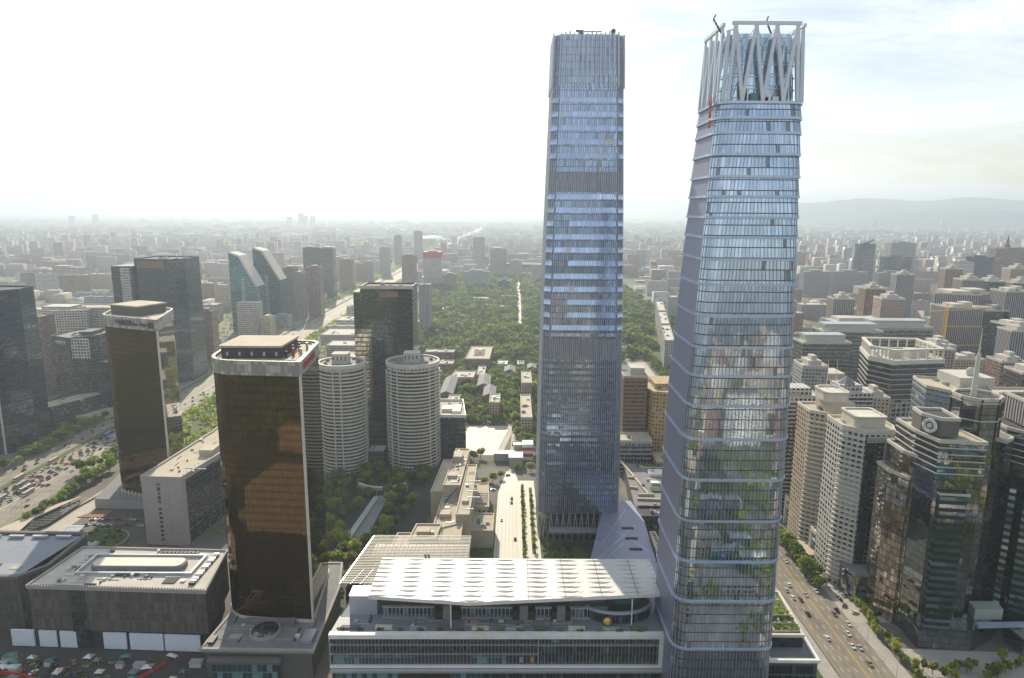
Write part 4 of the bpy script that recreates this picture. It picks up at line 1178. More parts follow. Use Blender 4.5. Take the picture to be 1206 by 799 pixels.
for k in range(18):
    q = MB(); x, y = rg.uniform(96, 132), rg.uniform(466, 545); q.box(x, x + rg.uniform(1, 4), y, y + rg.uniform(1, 3), 13.25, 13.3 + rg.uniform(.8, 2.4)); q.build('rooftop_unit', M[rg.choice(['steel', 'darkmetal', 'beige'])], lc)
tower('dark_hall', 'dark ribbed hall behind the wedge roof, left of the crowned skyscraper', [(90, 442), (114, 442), (116, 459), (90, 459)], 16, 'w_dark', bands=False, roof='roofdark', cat='hall')
for k in range(3):
    y0 = 960 + 148 * k; x0 = 219 + 26 * k
    tower('slab_apartment', ['grey slab apartment block, nearest of three in a row by the park street', 'middle grey slab apartment block by the park street', 'farthest grey slab apartment block by the park street'][k],
          [(x0, y0), (x0 + 14, y0), (x0 + 38, y0 + 138), (x0 + 24, y0 + 138)], 42, 'w_grey', bands=False, fh=3, roof='lightconc', group='slab apartments by the park street', cat='apartment block', kit=6, seed=k)

# ================================================================== left side, beyond the avenue
t1 = tower('dark_office_tower', 'dark glass tower with pale vertical strips cut by the left edge of the photo', [(-530, 600), (-468, 600), (-452, 622), (-458, 650), (-530, 650)], 150, 'navyglass', 'navyglass', fh=4, bf=.5, proud=.2, roof='roofdark')
for (x, y) in ((-497, 599.5), (-480, 599.5), (-467, 600)):
    q = MB(); q.bar((x, y, 0), (x, y, 150), 1.4, 1.0); q.build('pale_strip', M['lightconc'], t1)
tower('pinkish_slab_tower', 'pinkish brown ribbed tower block behind the dark tower at left edge', [(-610, 800), (-560, 800), (-560, 825), (-610, 825)], 96, 'w_brown', fh=3.2, bands=False, roof='rooftan', seed=5)
tower('teal_office_block', 'small dark teal office block left of the white grid building', [(-560, 740), (-538, 740), (-538, 765), (-560, 765)], 78, 'navyglass', bands=True, fh=3.8, roof='roofgrey')
tower('white_grid_office', 'white gridded office slab behind the black block with white sign', [(-655, 905), (-598, 880), (-560, 890), (-575, 945), (-640, 945)], 91, 'w_white', fh=3.4, bands=False, roof='rooftan', pent=[(.3, .7, .3, .7, 4)])
tower('white_grid_office', 'second white gridded slab just behind the lettered tower', [(-594, 905), (-536, 905), (-536, 940), (-594, 940)], 92, 'w_white', fh=3.4, bands=False, roof='rooftan', seed=9)
tower('long_tan_building', 'long reddish tan building with pale roof behind the white grid slab', [(-720, 1080), (-560, 1080), (-560, 1100), (-720, 1100)], 62, 'w_brown', bands=False, roof='rooftan', seed=3)
bs = tower('dark_office_block', 'black office block with small white roof sign, left of the lettered bronze tower', [(-504, 733), (-476, 720), (-455, 738), (-455, 775), (-500, 775)], 86, 'w_dark', fh=3.6, bf=.5, roof='roofgrey', cat='office block', kit=7, pent=[(.5, .8, .4, .8, 4)])
_a = math.atan2(-13, 28)
lettering('中国电信', 4.4, (-489.0, 725.3, 81), (R(90), 0, _a), 'white', bs, 'sign_lettering')
q = MB(); q.box(-474, -455.2, 719.4, 720.4, 64, 86); q.build('white_stair_bay', M['w_white'], bs)
tower('dark_office_block', 'lower navy glass wing beside the black block with white sign', [(-454.5, 726), (-425, 722), (-425, 760), (-454.5, 760)], 58, 'navyglass', bands=True, fh=3.8, roof='roofgrey', cat='office block', seed=4)
ob = tower('low_orange_building', 'low long dark building with bright orange end near the tree row', [(-498, 668), (-468, 668), (-440, 735), (-470, 735)], 24, 'w_dark', bands=False, fh=4, roof='rooftan', cat='building')
q = MB(); q.box(-498.5, -486, 667.2, 667.9, 0, 23); q.build('orange_wall', M['orange'], ob)
q = MB(); q.prism([(-466, 690), (-445, 690), (-428, 735), (-438, 735)], 0, 9); q.build('annexe', M['beige'], ob)
t7 = tower('twin_dark_tower', 'broad dark blue office tower rising behind the lettered bronze tower', [(-482, 872), (-436, 863), (-421, 880), (-423, 925), (-482, 930)], 160, 'navyglass', 'navyglass', fh=4, bf=.45, proud=.2, roof='roofdark', kit=8)
q = MB(); q.box(-510, -483, 868, 905, 0, 152); q.build('wing', M['navyglass'], t7)
q = MB(); q.box(-498, -486, 866.8, 867.9, 0, 150); q.build('pale_bay_or_reflection', M['w_white'], t7)
q = MB(); q.prism([(-478, 870.6), (-440, 863.2), (-440, 864.2), (-478, 871.6)], 150, 159); q.build('copper_top', M['brick'], t7)
tower('pinkish_apartment_tower', 'pinkish brown apartment tower between the dark tower and the teal pair', [(-468, 965), (-430, 965), (-432, 990), (-468, 990)], 79, 'w_brown', bands=False, roof='roofgrey', pent=[(.2, .4, .3, .7, 4), (.6, .8, .3, .7, 4)], seed=2)
for i, (x0, x1, y, hh) in enumerate(((-516, -468, 1245, 146), (-502, -452, 1325, 150))):
    root = thing('slanted_teal_tower', ['teal glass tower with steeply slanted roof, left one of the pair', 'teal glass tower with steeply slanted roof, right and taller one of the pair'][i], 'office tower', ((x0 + x1) / 2, y, 0), 'slanted teal towers')
    q = MB(); xm = x0 + 18
    for (a, c, za, zc) in ((x0, xm, hh, hh - 6), (xm, x1, hh - 6, hh - 62)):
        q.face([(a, y, 0), (c, y, 0), (c, y, zc), (a, y, za)], 0, [(a, 0), (c, 0), (c, zc), (a, za)])
        q.face([(c, y + 42, 0), (a, y + 42, 0), (a, y + 42, za), (c, y + 42, zc)], 0, [(a, 0), (c, 0), (c, zc), (a, za)])
    q.face([(x1, y, 0), (x1, y + 42, 0), (x1, y + 42, hh - 62), (x1, y, hh - 62)], 0, [(0, 0), (42, 0), (42, hh - 62), (0, hh - 62)])
    q.face([(x0, y + 42, 0), (x0, y, 0), (x0, y, hh), (x0, y + 42, hh)], 0, [(0, 0), (42, 0), (42, hh), (0, hh)])
    q.build('wall', M['tealglass'], root)
    q = MB(); q.face([(x0, y, hh + .2), (xm, y, hh - 5.8), (xm, y + 42, hh - 5.8), (x0, y + 42, hh + .2)]); q.face([(xm, y, hh - 5.8), (x1, y, hh - 61.8), (x1, y + 42, hh - 61.8), (xm, y + 42, hh - 5.8)]); q.build('slanted_roof', M['lightconc'], root)
    q = MB(); q.bar((x0, y, hh), (xm, y, hh - 6), 2.2, 3); q.bar((xm, y, hh - 6), (x1, y, hh - 62), 1.6, 3); q.build('roof_edge', M['lightconc'], root)
    q = MB(); q.box((x0 + x1) / 2 - 4, (x0 + x1) / 2 + 3, y - 1, y - .1, 0, 100); q.build('pale_bay_or_reflection', M['greyglass'], root)
tower('red_white_block', 'mid-rise block with red and white window stripes before the teal pair', [(-488, 1196), (-450, 1196), (-450, 1220), (-488, 1220)], 60, 'w_redgrid', bands=False, roof='lightconc', cat='office block')
nm_ = [('brown ribbed apartment tower right beside the teal pair', -474, -452, 1412, 104, 'w_brown'), ('pale ribbed apartment tower beside the teal pair', -451, -432, 1400, 94, 'w_vert'), ('reddish apartment tower next to the pale ribbed one', -431, -404, 1430, 104, 'w_brown'),
       ('dark teal twin-topped tower beside the avenue far off', -528, -492, 1728, 128, 'navyglass'), ('dark teal tower, right half of the twin beside the avenue', -490, -456, 1740, 126, 'navyglass'),
       ('brown tower with pointed top beside the avenue', -487, -452, 1925, 84, 'w_brown'), ('pinkish tower behind the teal twin', -560, -505, 2050, 80, 'w_pink'), ('pale tower left of the avenue, near its vanishing point', -452, -425, 2080, 66, 'w_vert'),
       ('grey-blue tower left of the avenue, near its vanishing point', -455, -422, 2350, 95, 'w_grey'), ('small cream block by the avenue at the foot of the teal pair', -440, -425, 1180, 36, 'w_beige'), ('small grey block by the avenue below the brown towers', -458, -430, 1290, 22, 'w_grey')]
for (lab, x0, x1, y, h, mt) in nm_:
    tower('distant_tower', lab, [(x0, y), (x1, y), (x1, y + 30), (x0, y + 30)], h, mt, bands=False, kit=3, pent=[(.25, .75, .2, .8, 4)], seed=int(y), cat='tower')
# buildings right of the avenue and beyond the park
nm_ = [('slim red-brown tower with pointed cap beyond the dark green glass tower', -302, -265, 1866, 100, 'w_brown'), ('white gridded tower with dark red top beyond the park', -257, -205, 1972, 104, 'w_redgrid'),
       ('wide pale slab with small spire beyond the park', -140, -66, 1957, 50, 'w_grey'), ('grey tower with square top beyond the park', -150, -105, 2600, 120, 'w_grey'), ('broad grey tower beyond the park, left of the central skyscraper', -75, -20, 2300, 95, 'w_grey'),
       ('pale low tower in haze beyond the park', -10, 30, 2250, 60, 'w_pink'), ('grey slab directly left of the tallest skyscraper, beyond the park', 60, 100, 2150, 52, 'w_grey'), ('dark domed tower beyond the avenue', -430, -395, 3000, 130, 'w_grey'),
       ('dark pointed tower beside the domed one', -500, -470, 2900, 115, 'w_grey'), ('brown low block at edge of park', -195, -160, 1930, 44, 'w_brown'), ('tealish block at edge of park', -40, -8, 1900, 30, 'tealglass')]
for (lab, x0, x1, y, h, mt) in nm_:
    r_ = tower('distant_tower', lab, [(x0, y), (x1, y), (x1, y + 32), (x0, y + 32)], h, mt, bands=False, kit=3, pent=[(.25, .75, .2, .8, 5)], seed=int(y), cat='tower')
    if 'dark red top' in lab:
        q = MB(); q.box(x0 - .5, x1 + .5, y - .6, y + 33, h - 16, h + 2); q.build('red_top', M['red'], r_)
    if 'spire' in lab:
        q = MB(); q.tube(-112, y + 16, h, h + 12, 6, 3); q.tube(-112, y + 16, h + 12, h + 26, 1.2, .2); q.build('spire', M['steel'], r_)
# sunlit low buildings among trees between park and court
def lowrise(label, poly, h, mat, roof='rooftan', gable=False, court=False):
    poly = ccw(poly)
    cx = sum(p[0] for p in poly) / len(poly); cy = sum(p[1] for p in poly) / len(poly)
    root = thing('low_house' if gable else 'low_building', label, 'house' if gable else 'building', (cx, cy, 0))
    q = MB(); q.wall(poly, 0, h); q.build('wall', M[mat], root)
    if gable:
        x0, x1 = min(p[0] for p in poly), max(p[0] for p in poly); y0, y1 = min(p[1] for p in poly), max(p[1] for p in poly); xm = (x0 + x1) / 2; rz = h + (x1 - x0) * .22
        q = MB(); q.face([(x0 - .6, y0, h - .2), (xm, y0, rz), (xm, y1, rz), (x0 - .6, y1, h - .2)][::-1]); q.face([(xm, y0, rz), (x1 + .6, y0, h - .2), (x1 + .6, y1, h - .2), (xm, y1, rz)][::-1])
        q.face([(x0, y0, h - .1), (x1, y0, h - .1), (xm, y0, rz - .1)]); q.face([(x0, y1, h - .1), (xm, y1, rz - .1), (x1, y1, h - .1)]); q.build('roof', M['roofgrey'], root)
    else:
        q = MB(); q.cap(poly, h); q.build('roof', M[roof], root)
        q = MB(); q.ring(offset(poly, -.5), offset(poly, .3), h - .2, h + 1.1); q.build('parapet', M['lightconc'], root)
        if court:
            x0, x1 = min(p[0] for p in poly), max(p[0] for p in poly); y0, y1 = min(p[1] for p in poly), max(p[1] for p in poly)
            q = MB(); q.box(x0 + (x1 - x0) * .28, x1 - (x1 - x0) * .28, y0 + (y1 - y0) * .25, y1 - (y1 - y0) * .25, h + .02, h + .5); q.build('courtyard', M['roofdark'], root)
        roofkit(root, poly, h, int(cx * 7) % 97, 5)
    return root
lowrise('long brown brick school block with tan roof at the park edge', [(-128, 990), (-86, 990), (-86, 1010), (-128, 1010)], 17, 'w_brown')
lowrise('brown brick wing with tan roof just before the long school block', [(-118, 925), (-82, 925), (-82, 948), (-118, 948)], 14, 'w_brown')
lowrise('brown brick block with open tan courtyard roof', [(-66, 945), (-32, 945), (-30, 1035), (-62, 1035)], 17, 'w_brown', court=True)
lowrise('pale flat H-shaped block among the trees', [(-80, 860), (-50, 860), (-48, 895), (-76, 895)], 11, 'w_beige', 'lightconc')
lowrise('pale flat block right of the H-shaped block', [(-46, 875), (-36, 875), (-36, 925), (-46, 925)], 11, 'w_beige', 'lightconc')
lowrise('grey pitched-roof house row, left one among the trees', [(-84, 770), (-69, 770), (-69, 850), (-84, 850)], 14, 'w_brown', gable=True)
lowrise('grey pitched-roof house row, upper one in the middle of the trees', [(-42, 808), (-27, 808), (-27, 862), (-42, 862)], 14, 'w_brown', gable=True)
lowrise('grey pitched-roof house, lower one in the middle of the trees', [(-33, 762), (-19, 762), (-19, 806), (-33, 806)], 14, 'w_brown', gable=True)
lowrise('tan block with dotted roof directly above the car park', [(-24, 712), (-13, 712), (-13, 748), (-24, 748)], 20, 'w_pink')
lowrise('tan long block with dotted roof left of the tallest skyscraper', [(12, 790), (24, 790), (24, 850), (12, 850)], 22, 'w_pink')
lowrise('long tan block below the dotted-roof one, left of the tallest skyscraper', [(10, 668), (21, 668), (21, 755), (10, 755)], 17, 'w_beige')
lowrise('small tan block above the black office block', [(-70, 700), (-58, 700), (-58, 745), (-70, 745)], 19, 'w_beige')
lowrise('small grey villa in the upper trees', [(-10, 905), (5, 905), (5, 935), (-10, 935)], 9, 'w_grey', gable=True)
lowrise('small grey villa right of the upper trees', [(22, 925), (34, 925), (34, 950), (22, 950)], 9, 'w_grey', gable=True)
lowrise('bright white roofed hall in the upper trees', [(-20, 960), (-6, 960), (-6, 985), (-20, 985)], 6, 'w_white', 'white')
lowrise('small bright white roofed hall right of the other', [(8, 960), (18, 960), (18, 985), (8, 985)], 6, 'w_white', 'white')
lowrise('long white roofed park hall near the path', [(-110, 1700), (-60, 1700), (-60, 1720), (-110, 1720)], 7, 'w_white', 'white')
lowrise('second long white park hall', [(-75, 1560), (10, 1560), (10, 1575), (-75, 1575)], 6, 'w_white', 'white')
lowrise('pale kindergarten block in the park', [(-190, 1330), (-170, 1330), (-170, 1350), (-190, 1350)], 7, 'w_beige', 'lightconc')
# low roofs between the avenue and the round towers
rg = random.Random(77)
k = 0
for (x0, x1, y0, y1, h, mt, rf_) in ((-236, -200, 590, 640, 18, 'w_beige', 'rooftan'), (-245, -205, 660, 700, 16, 'w_beige', 'lightconc'), (-300, -262, 700, 760, 12, 'w_white', 'white'), (-262, -225, 745, 790, 26, 'w_white', 'lightconc'), (-310, -280, 800, 850, 14, 'w_beige', 'rooftan'),
        (-270, -200, 860, 920, 16, 'w_beige', 'lightconc'), (-330, -290, 900, 960, 12, 'w_grey', 'roofgrey'), (-280, -190, 1010, 1050, 22, 'w_grey', 'lightconc'), (-240, -180, 950, 985, 18, 'w_beige', 'rooftan'), (-320, -250, 1120, 1180, 18, 'w_beige', 'lightconc'), (-330, -270, 1260, 1310, 20, 'w_white', 'lightconc'),
        (-190, -160, 770, 830, 26, 'w_beige', 'lightconc'), (-215, -175, 700, 735, 20, 'w_grey', 'rooftan')):
    lab = ['sunlit tan flat-roofed block in the low roofs right of the lettered bronze tower', 'pale flat block behind the tan one, right of the bronze tower', 'white low shed beside the avenue trees', 'white mid-rise with dark windows beside the avenue', 'tan shed by the avenue farther up', 'long pale flat block between avenue and gold tower',
           'grey shed close to the avenue', 'long grey block left of the dark green tower', 'tan block just over the gold tower roof', 'pale block right of the avenue above the gold tower', 'white block right of the avenue farther up', 'pale block above the first round tower', 'grey block with tan roof above the first round tower'][k]
    tower('flat_roof_block', lab, [(x0, y0), (x1, y0), (x1, y1), (x0, y1)], h, mt, bands=False, roof=rf_, parawall='lightconc', kit=8, seed=k, cat='building', para=1); k += 1

# more fittings on the near roofs: pipes, drains, tanks and patches
rg = random.Random(91)
def fit(root, x0, x1, y0, y1, z, n):
    for k in range(n):
        x, y = rg.uniform(x0, x1), rg.uniform(y0, y1); q = MB(); kd = rg.random()
        if kd < .35: q.box(x, x + rg.uniform(3, 9), y, y + .35, z, z + .45); nm, mt = 'pipe_run', 'steel'
        elif kd < .55: q.box(x, x + .35, y, y + rg.uniform(3, 8), z, z + .4); nm, mt = 'pipe_run', 'darkmetal'
        elif kd < .75: q.box(x, x + rg.uniform(1, 2.6), y, y + rg.uniform(1, 2), z, z + rg.uniform(.6, 1.6)); nm, mt = 'air_unit', rg.choice(['steel', 'roofgrey', 'offwhite'])
        elif kd < .88: q.tube(x, y, z, z + rg.uniform(.5, 1.2), .5); nm, mt = 'roof_vent', 'darkmetal'
        else: q.box(x, x + rg.uniform(3, 8), y, y + rg.uniform(2, 5), z, z + .06); nm, mt = 'roof_patch', rg.choice(['roofgrey', 'concrete', 'rooftan'])
        q.build(nm, M[mt], root)
fit(bx, -238, -170, 322, 330, 34.42, 22); fit(bx, -238, -232, 330, 354, 34.42, 8); fit(bx, -230, -170, 351, 356, 34.42, 10)
fit(lf, -330, -268, 339, 350, 30.0, 12)
fit(pa, -144, -132, 300, 318, 15.95, 6); fit(pa, -115, -99, 302, 316, 15.95, 8)
fit(ml, -78, 30, 293, 298, 30.05, 26); fit(ml, -62, 44, 298, 300, 30.05, 10)
fit(ho, -243, -218, 436, 560, 48.22, 26)
fit(ga, -148, -110, 324, 329, 151.65, 6); fit(gb2, -300, -262, 500, 508, 145.4, 4)
fit(sc, -44, -37, 460, 495, 33.02, 8); fit(sc, -50, -38, 408, 450, 25.02, 12); fit(sc, -33, -28, 416, 495, 31.02, 10); fit(sc, -58, -48, 387, 400, 28.02, 6)
for k in range(16):
    x = -80 + k * 9.4; q = MB()
    for j in range(60):
        v = Vector((x + rg.uniform(-1.6, 1.6), 290.4 + rg.uniform(-.6, .6), 30.2 + rg.uniform(0, 1.3))); a = Vector((rg.uniform(-1, 1), rg.uniform(-1, 1), rg.uniform(-.6, .6))).normalized() * .35; c = a.orthogonal().normalized() * .3
        q.face([v + a, v + c, v - a, v - c])
    q.build('shrub', M['leaf'], ml)
# ================================================================== right side
def residential(label, poly, h, wallm, steps, seed):
    root = tower('stepped_residential_tower', label, poly, h, wallm, fh=3.1, bands=False, roof='rooftan', parawall='offwhite', kit=5, seed=seed, cat='residential tower')
    return root
ra = residential('cream residential tower with rounded penthouse, left one of the near pair', [(196, 432), (206, 424), (221, 424), (221, 452), (196, 452)], 96, 'w_beige', 0, 1)
q = MB(); q.wall([(206.2, 423.6), (221.3, 423.6)], 0, 103, close=False); q.wall([(221.3, 423.6), (221.4, 452)], 0, 103, close=False); q.build('blank_wall', M['beige'], ra)
q = MB(); q.prism(ccw([(206.2, 423.7), (221.2, 423.7), (221.2, 448), (206.2, 448)]), 96, 104); q.build('penthouse', M['beige'], ra)
q = MB(); q.prism(rounded(rect(203, 219, 426, 446), 5, 5), 104, 109.5); q.build('rounded_penthouse', M['offwhite'], ra)
q = MB(); q.ring(rounded(rect(204, 218, 427, 445), 4.5, 5), rounded(rect(202.6, 219.4, 425.6, 446.4), 5, 5), 109.5, 110.6); q.build('penthouse_rim', M['lightconc'], ra)
for x in (209, 215):
    q = MB(); q.tube(x, 440, 109, 130, .35, .12, 6); q.build('antenna', M['white'], ra)
for k in range(29):
    q = MB(); q.prism([(194.4, 431.6), (205.2, 422.8), (206.2, 424), (196, 432)], 3.1 * k + 3, 3.1 * k + 4.2); q.build('balcony', M['offwhite'], ra)
    q = MB(); q.prism([(221.0, 426), (223.2, 426), (223.2, 440), (221.0, 440)], 3.1 * k + 3, 3.1 * k + 3.9); q.build('balcony', M['offwhite'], ra)
rb_ = residential('white residential tower with dark glass strip, right one of the near pair', [(196, 388), (205, 378), (222, 378), (226, 388), (226, 408), (196, 408)], 100, 'w_white', 0, 2)
q = MB(); q.box(205.5, 210.5, 376.6, 378, 8, 97); q.build('glass_strip', M['darkglass'], rb_)
q = MB(); q.prism(rounded(rect(201, 219, 382, 402), 3, 4), 100.01, 107); q.build('penthouse', M['offwhite'], rb_)
q = MB(); q.ring(rounded(rect(202, 218, 383, 401), 3, 4), rounded(rect(200.5, 219.5, 381.5, 402.5), 3, 4), 107, 108); q.build('penthouse_rim', M['lightconc'], rb_)
q = MB(); q.box(226, 231, 386, 404, 0, 84); q.build('side_wing', M['w_white'], rb_)
q = MB(); q.box(225.5, 231.5, 385.4, 404.4, 84, 85.2); q.build('wing_roof', M['lightconc'], rb_)
for k in range(30):
    z = 3.1 * k + 5
    q = MB(); q.prism([(194.2, 388), (204.2, 376.8), (205.2, 378), (196, 388.6)], z, z + 1.1); q.build('balcony', M['offwhite'], rb_)
    q = MB(); q.box(211.5, 216, 377.0, 378.05, z, z + 1.8); q.box(218, 221.6, 377.0, 378.05, z, z + 1.8); q.build('bay_window', M['winglass'], rb_)
for k in range(4): 
    q = MB(); q.box(205.4, 222.2, 376.2, 376.9, 97 - k * .9, 97.4 - k * .9); q.build('cornice', M['offwhite'], rb_)
tower('white_residential_tower', 'white residential tower with pyramid cap, tucked between crowned skyscraper and cream tower', [(196, 480), (226, 480), (226, 505), (196, 505)], 92, 'w_white', fh=3.1, bf=.5, proud=.15, roof='lightconc', pent=[(.2, .8, .2, .8, 6)], slab=.7, seed=6)
q3 = tower('white_residential_tower', 'white residential tower with low cone cap, behind the cream and white pair', [(246, 505), (276, 505), (276, 530), (246, 530)], 88, 'w_white', fh=3.1, bf=.5, proud=.15, roof='lightconc', pent=[(.2, .8, .2, .8, 6)], seed=7)
q = MB(); q.tube(261, 517, 94, 100, 7, .3, 6); q.build('cone_cap', M['roofgrey'], q3)
# shared podium and portals of the near pair
pp = thing('tower_podium', 'dark rounded glass podium with white portals below the white residential tower', 'podium', (214, 378, 0))
q = MB(); q.prism(rounded([(199, 366), (228, 360), (234, 380), (200, 384)], [5, 5, 2, 2], 5), 0, 17); q.build('wall', M['blackglass'], pp)
q = MB(); q.prism(rounded([(198.4, 365.4), (228.6, 359.3), (234.6, 380.4), (199.4, 384.4)], [5, 5, 2, 2], 5), 17, 18); q.build('roof', M['roofgrey'], pp)
for (y0, y1, x) in ((392, 420, 197.5), (442, 470, 200.5)):
    q = MB(); q.box(x, x + 1.6, y0, y0 + 2.2, 0, 19); q.box(x, x + 1.6, y1 - 2.2, y1, 0, 19); q.box(x, x + 1.6, y0, y1, 19, 21.5); q.box(x + .2, x + 1.4, y0 + 2.2, y1 - 2.2, 14, 15.2); q.build('portal_frame', M['offwhite'], pp)
    q = MB(); q.box(x + 5, x + 24, y0 - 2, y1 + 2, 0, 12); q.build('hall', M['w_dark'], pp)
q = MB(); q.box(236, 238, 370, 371, 0, 24); q.box(226.5, 229, 357.5, 359.2, 0, 24); q.box(226.5, 238, 357.5, 359.2, 24, 27); q.build('clock_portal', M['offwhite'], pp)
q = MB()
for k in range(12):
    a, c = k * math.pi / 6, (k + 1) * math.pi / 6
    q.bar((229 + 1.3 * math.cos(a), 357.3, 25.5 + 1.3 * math.sin(a)), (229 + 1.3 * math.cos(c), 357.3, 25.5 + 1.3 * math.sin(c)), .4)
q.build('clock_ring', M['darkmetal'], pp)
pc = thing('drive_canopy', 'flat cream porte-cochere roof beside the roadside trees', 'canopy', (197, 418, 0))
q = MB(); q.box(191.5, 203, 408, 428, 6.4, 7.2); q.build('roof', M['beige'], pc)
for x in (192.5, 202):
    for y in (410, 426):
        q = MB(); q.tube(x, y, 0, 6.4, .4); q.build('column', M['offwhite'], pc)
lcv = thing('curved_wall_building', 'low pale curved wall building behind the residential pair', 'building', (262, 420, 0))
PW = [(236, 372), (246, 392), (262, 430), (290, 490), (318, 530), (335, 520), (300, 440), (268, 380), (250, 362)]
q = MB(); q.prism(ccw(PW), 0, 10); q.build('wall', M['lightconc'], lcv)
q = MB(); q.prism(ccw([(262, 400), (285, 440), (300, 470), (310, 462), (280, 396)]), 10, 13); q.build('roof_block', M['roofgrey'], lcv)
for k in range(8):
    q = MB(); q.box(252 + k * 7, 255 + k * 7, 385 + k * 14, 388 + k * 14, 10.01, 11.6); q.build('rooftop_unit', M['steel'], lcv)

# planter-roofed low block right of the crowned skyscraper
pl = thing('planter_roof_block', 'low glass block with hedge planters on its white rimmed roof, beside the crowned skyscraper', 'building', (133, 298, 0))
PLP = ccw([(119, 281), (141.5, 281), (143.5, 330), (121, 335)])
q = MB(); q.wall(PLP, 0, 22); q.build('wall', M['mallglass'], pl)
q = MB(); q.cap(PLP, 22); q.build('roof', M['roofgrey'], pl)
q = MB(); q.ring(offset(PLP, -1), offset(PLP, .8), 21.5, 23); q.build('parapet', M['white'], pl)
q = MB(); q.prism(ccw([(118.6, 291), (138.5, 291), (141, 328), (122, 333)]), 22.05, 28.0); q.build('upper_storey', M['darkglass'], pl)
q = MB(); q.ring(offset(ccw([(118.6, 291), (138.5, 291), (141, 328), (122, 333)]), -.8), offset(ccw([(118.6, 291), (138.5, 291), (141, 328), (122, 333)]), .5), 27.6, 29); q.build('upper_parapet', M['offwhite'], pl)
for k in range(5):
    q = MB(); q.box(126, 138.5, 294 + k * 6.6, 298 + k * 6.6, 28.01, 28.8); q.build('planter', M['offwhite'], pl)
rg = random.Random(5)
for k in range(5):
    q = MB()
    for j in range(260):
        p = Vector((rg.uniform(126.2, 138.2), rg.uniform(294.2, 297.8) + k * 6.6, 28.8 + rg.uniform(0, 1.5)))
        a = Vector((rg.uniform(-1, 1), rg.uniform(-1, 1), rg.uniform(-.6, .6))).normalized() * .45; c = a.orthogonal().normalized() * .4
        q.face([p + a, p + c, p - a, p - c])
    q.build('hedge', M['leaf'], pl)

# black mirror-glass tower with the ring emblem and octagonal turret
bt = thing('black_glass_tower', 'black mirror-glass tower with white ring emblem, octagonal turret and tall white mast', 'office tower', (240, 350, 0))
def part(poly, z0, z1, mat, name='wall', roof=None, rim='lightconc'):
    poly = ccw(poly)
    q = MB(); q.wall(poly, z0, z1); q.build(name, M[mat], bt)
    if roof:
        q = MB(); q.cap(poly, z1 - .8); q.build('roof', M[roof], bt)
        q = MB(); q.ring(offset(poly, -.8), offset(poly, .35), z1 - 1.2, z1 + .5); q.build('parapet', M[rim], bt)
MAIN = [(213.5, 345), (216, 329), (238, 326), (238, 366), (215, 366)]
part(MAIN, 0, 112, 'blackglass', roof='rooftan')
for k in range(5):
    q = MB(); mm = ccw(MAIN); z = 108 - k * 3.4; q.ring(offset(mm, .0), offset(mm, .3), z, z + .55); q.build('pale_course', M['lightconc'], bt)
part([(214.2, 343), (219, 334), (228, 333.4), (230, 352), (216, 354)], 112.1, 122, 'stonegrey', 'emblem_block', roof='roofdark')
q = MB()
cxe, cye, cze = 216.3, 338.2, 117.2
ex = Vector((5, -9, 0)).normalized()
for k in range(24):
    a, c = k * math.pi / 12, (k + 1) * math.pi / 12
    def E(a_, r_): v = Vector((cxe, cye, cze)) + ex * (r_ * math.cos(a_)) + Vector((0, 0, r_ * math.sin(a_))) + Vector((-.8, -.45, 0)); return v
    q.bar(E(a, 3.3), E(c, 3.3), .8, .9)
    q.bar(E(a, 2.5), E(c, 2.5), .3, .9)
for k in range(4): q.bar(E(k * math.pi / 2, 1.0), E((k + 1) * math.pi / 2, 1.0), .8, .9)
for k in range(12): q.bar(E(k * math.pi / 6, 2.4), E(k * math.pi / 6, 3.3), .3, 1)
q.build('ring_emblem', M['white'], bt)
OC = ngon(248, 352, 11.6, 8, 22.5)
part(OC, 0, 130, 'blackglass', 'octagonal_turret', roof='roofdark')
for k in range(8):
    p = Vector(OC[k]); q = MB(); q.bar((p.x, p.y, 100), (p.x, p.y, 130), .8); q.build('turret_corner', M['bronze'], bt)
q = MB(); q.ring(offset(ccw(OC), -.4), offset(ccw(OC), .5), 118, 118.6); q.ring(offset(ccw(OC), -.4), offset(ccw(OC), .5), 127.6, 128.2); q.build('turret_course', M['lightconc'], bt)
q = MB(); q.tube(246, 352, 128, 152, 1.5, 1.0, 8); q.tube(246, 352, 152, 166, .5, .15, 8); q.build('mast', M['offwhite'], bt)
part([(258, 340), (266, 346), (266, 372), (240, 372)], 0, 108, 'blackglass', 'rear_wing', roof='roofgrey')
# stepped wing of pale mirror glass on the left
part([(207.5, 356), (212, 344), (217, 347), (216, 368), (208, 368)], 0, 86, 'stripglass' if 'stripglass' in M else 'greyglass', 'stepped_wing', roof='rooftan')
part([(211, 350), (215, 340), (220, 343), (219, 368), (212, 368)], 0, 99, 'stripglass' if 'stripglass' in M else 'greyglass', 'stepped_wing', roof='rooftan')
# blue and dark striped lower bays facing the camera
M['stripeglass'] = facade('blue_striped_mirror_glass', (.035, .04, .04), (.30, .42, .46), 4.0, 7.0, 1.1, .5, .92, .04, .012, .35, .6, blinds=0, warp=.03)
part([(218.5, 326.8), (231, 325), (231.2, 329.6), (219, 331)], 12, 84, 'stripeglass', 'striped_bay')
part([(262, 338), (264, 336), (268, 362), (264, 362)], 0, 84, 'stripeglass', 'striped_bay')
part([(217.5, 326), (232, 324), (232, 330), (218, 331)], 84, 85.4, 'lightconc', 'bay_ledge')
q = MB(); q.prism([(214, 323), (240, 320), (262, 333), (262, 340), (214, 334)], 0, 12); q.build('podium', M['blackglass'], bt)
q = MB(); q.prism([(247, 330), (262, 330), (264, 338), (249, 338)], 12.05, 18); q.build('glass_lantern', M['canopyglass'], bt)
q = MB(); q.prism([(244, 322), (280, 324), (280, 326), (244, 324.5)], 12, 14); q.build('teal_fascia', M['band'], bt)
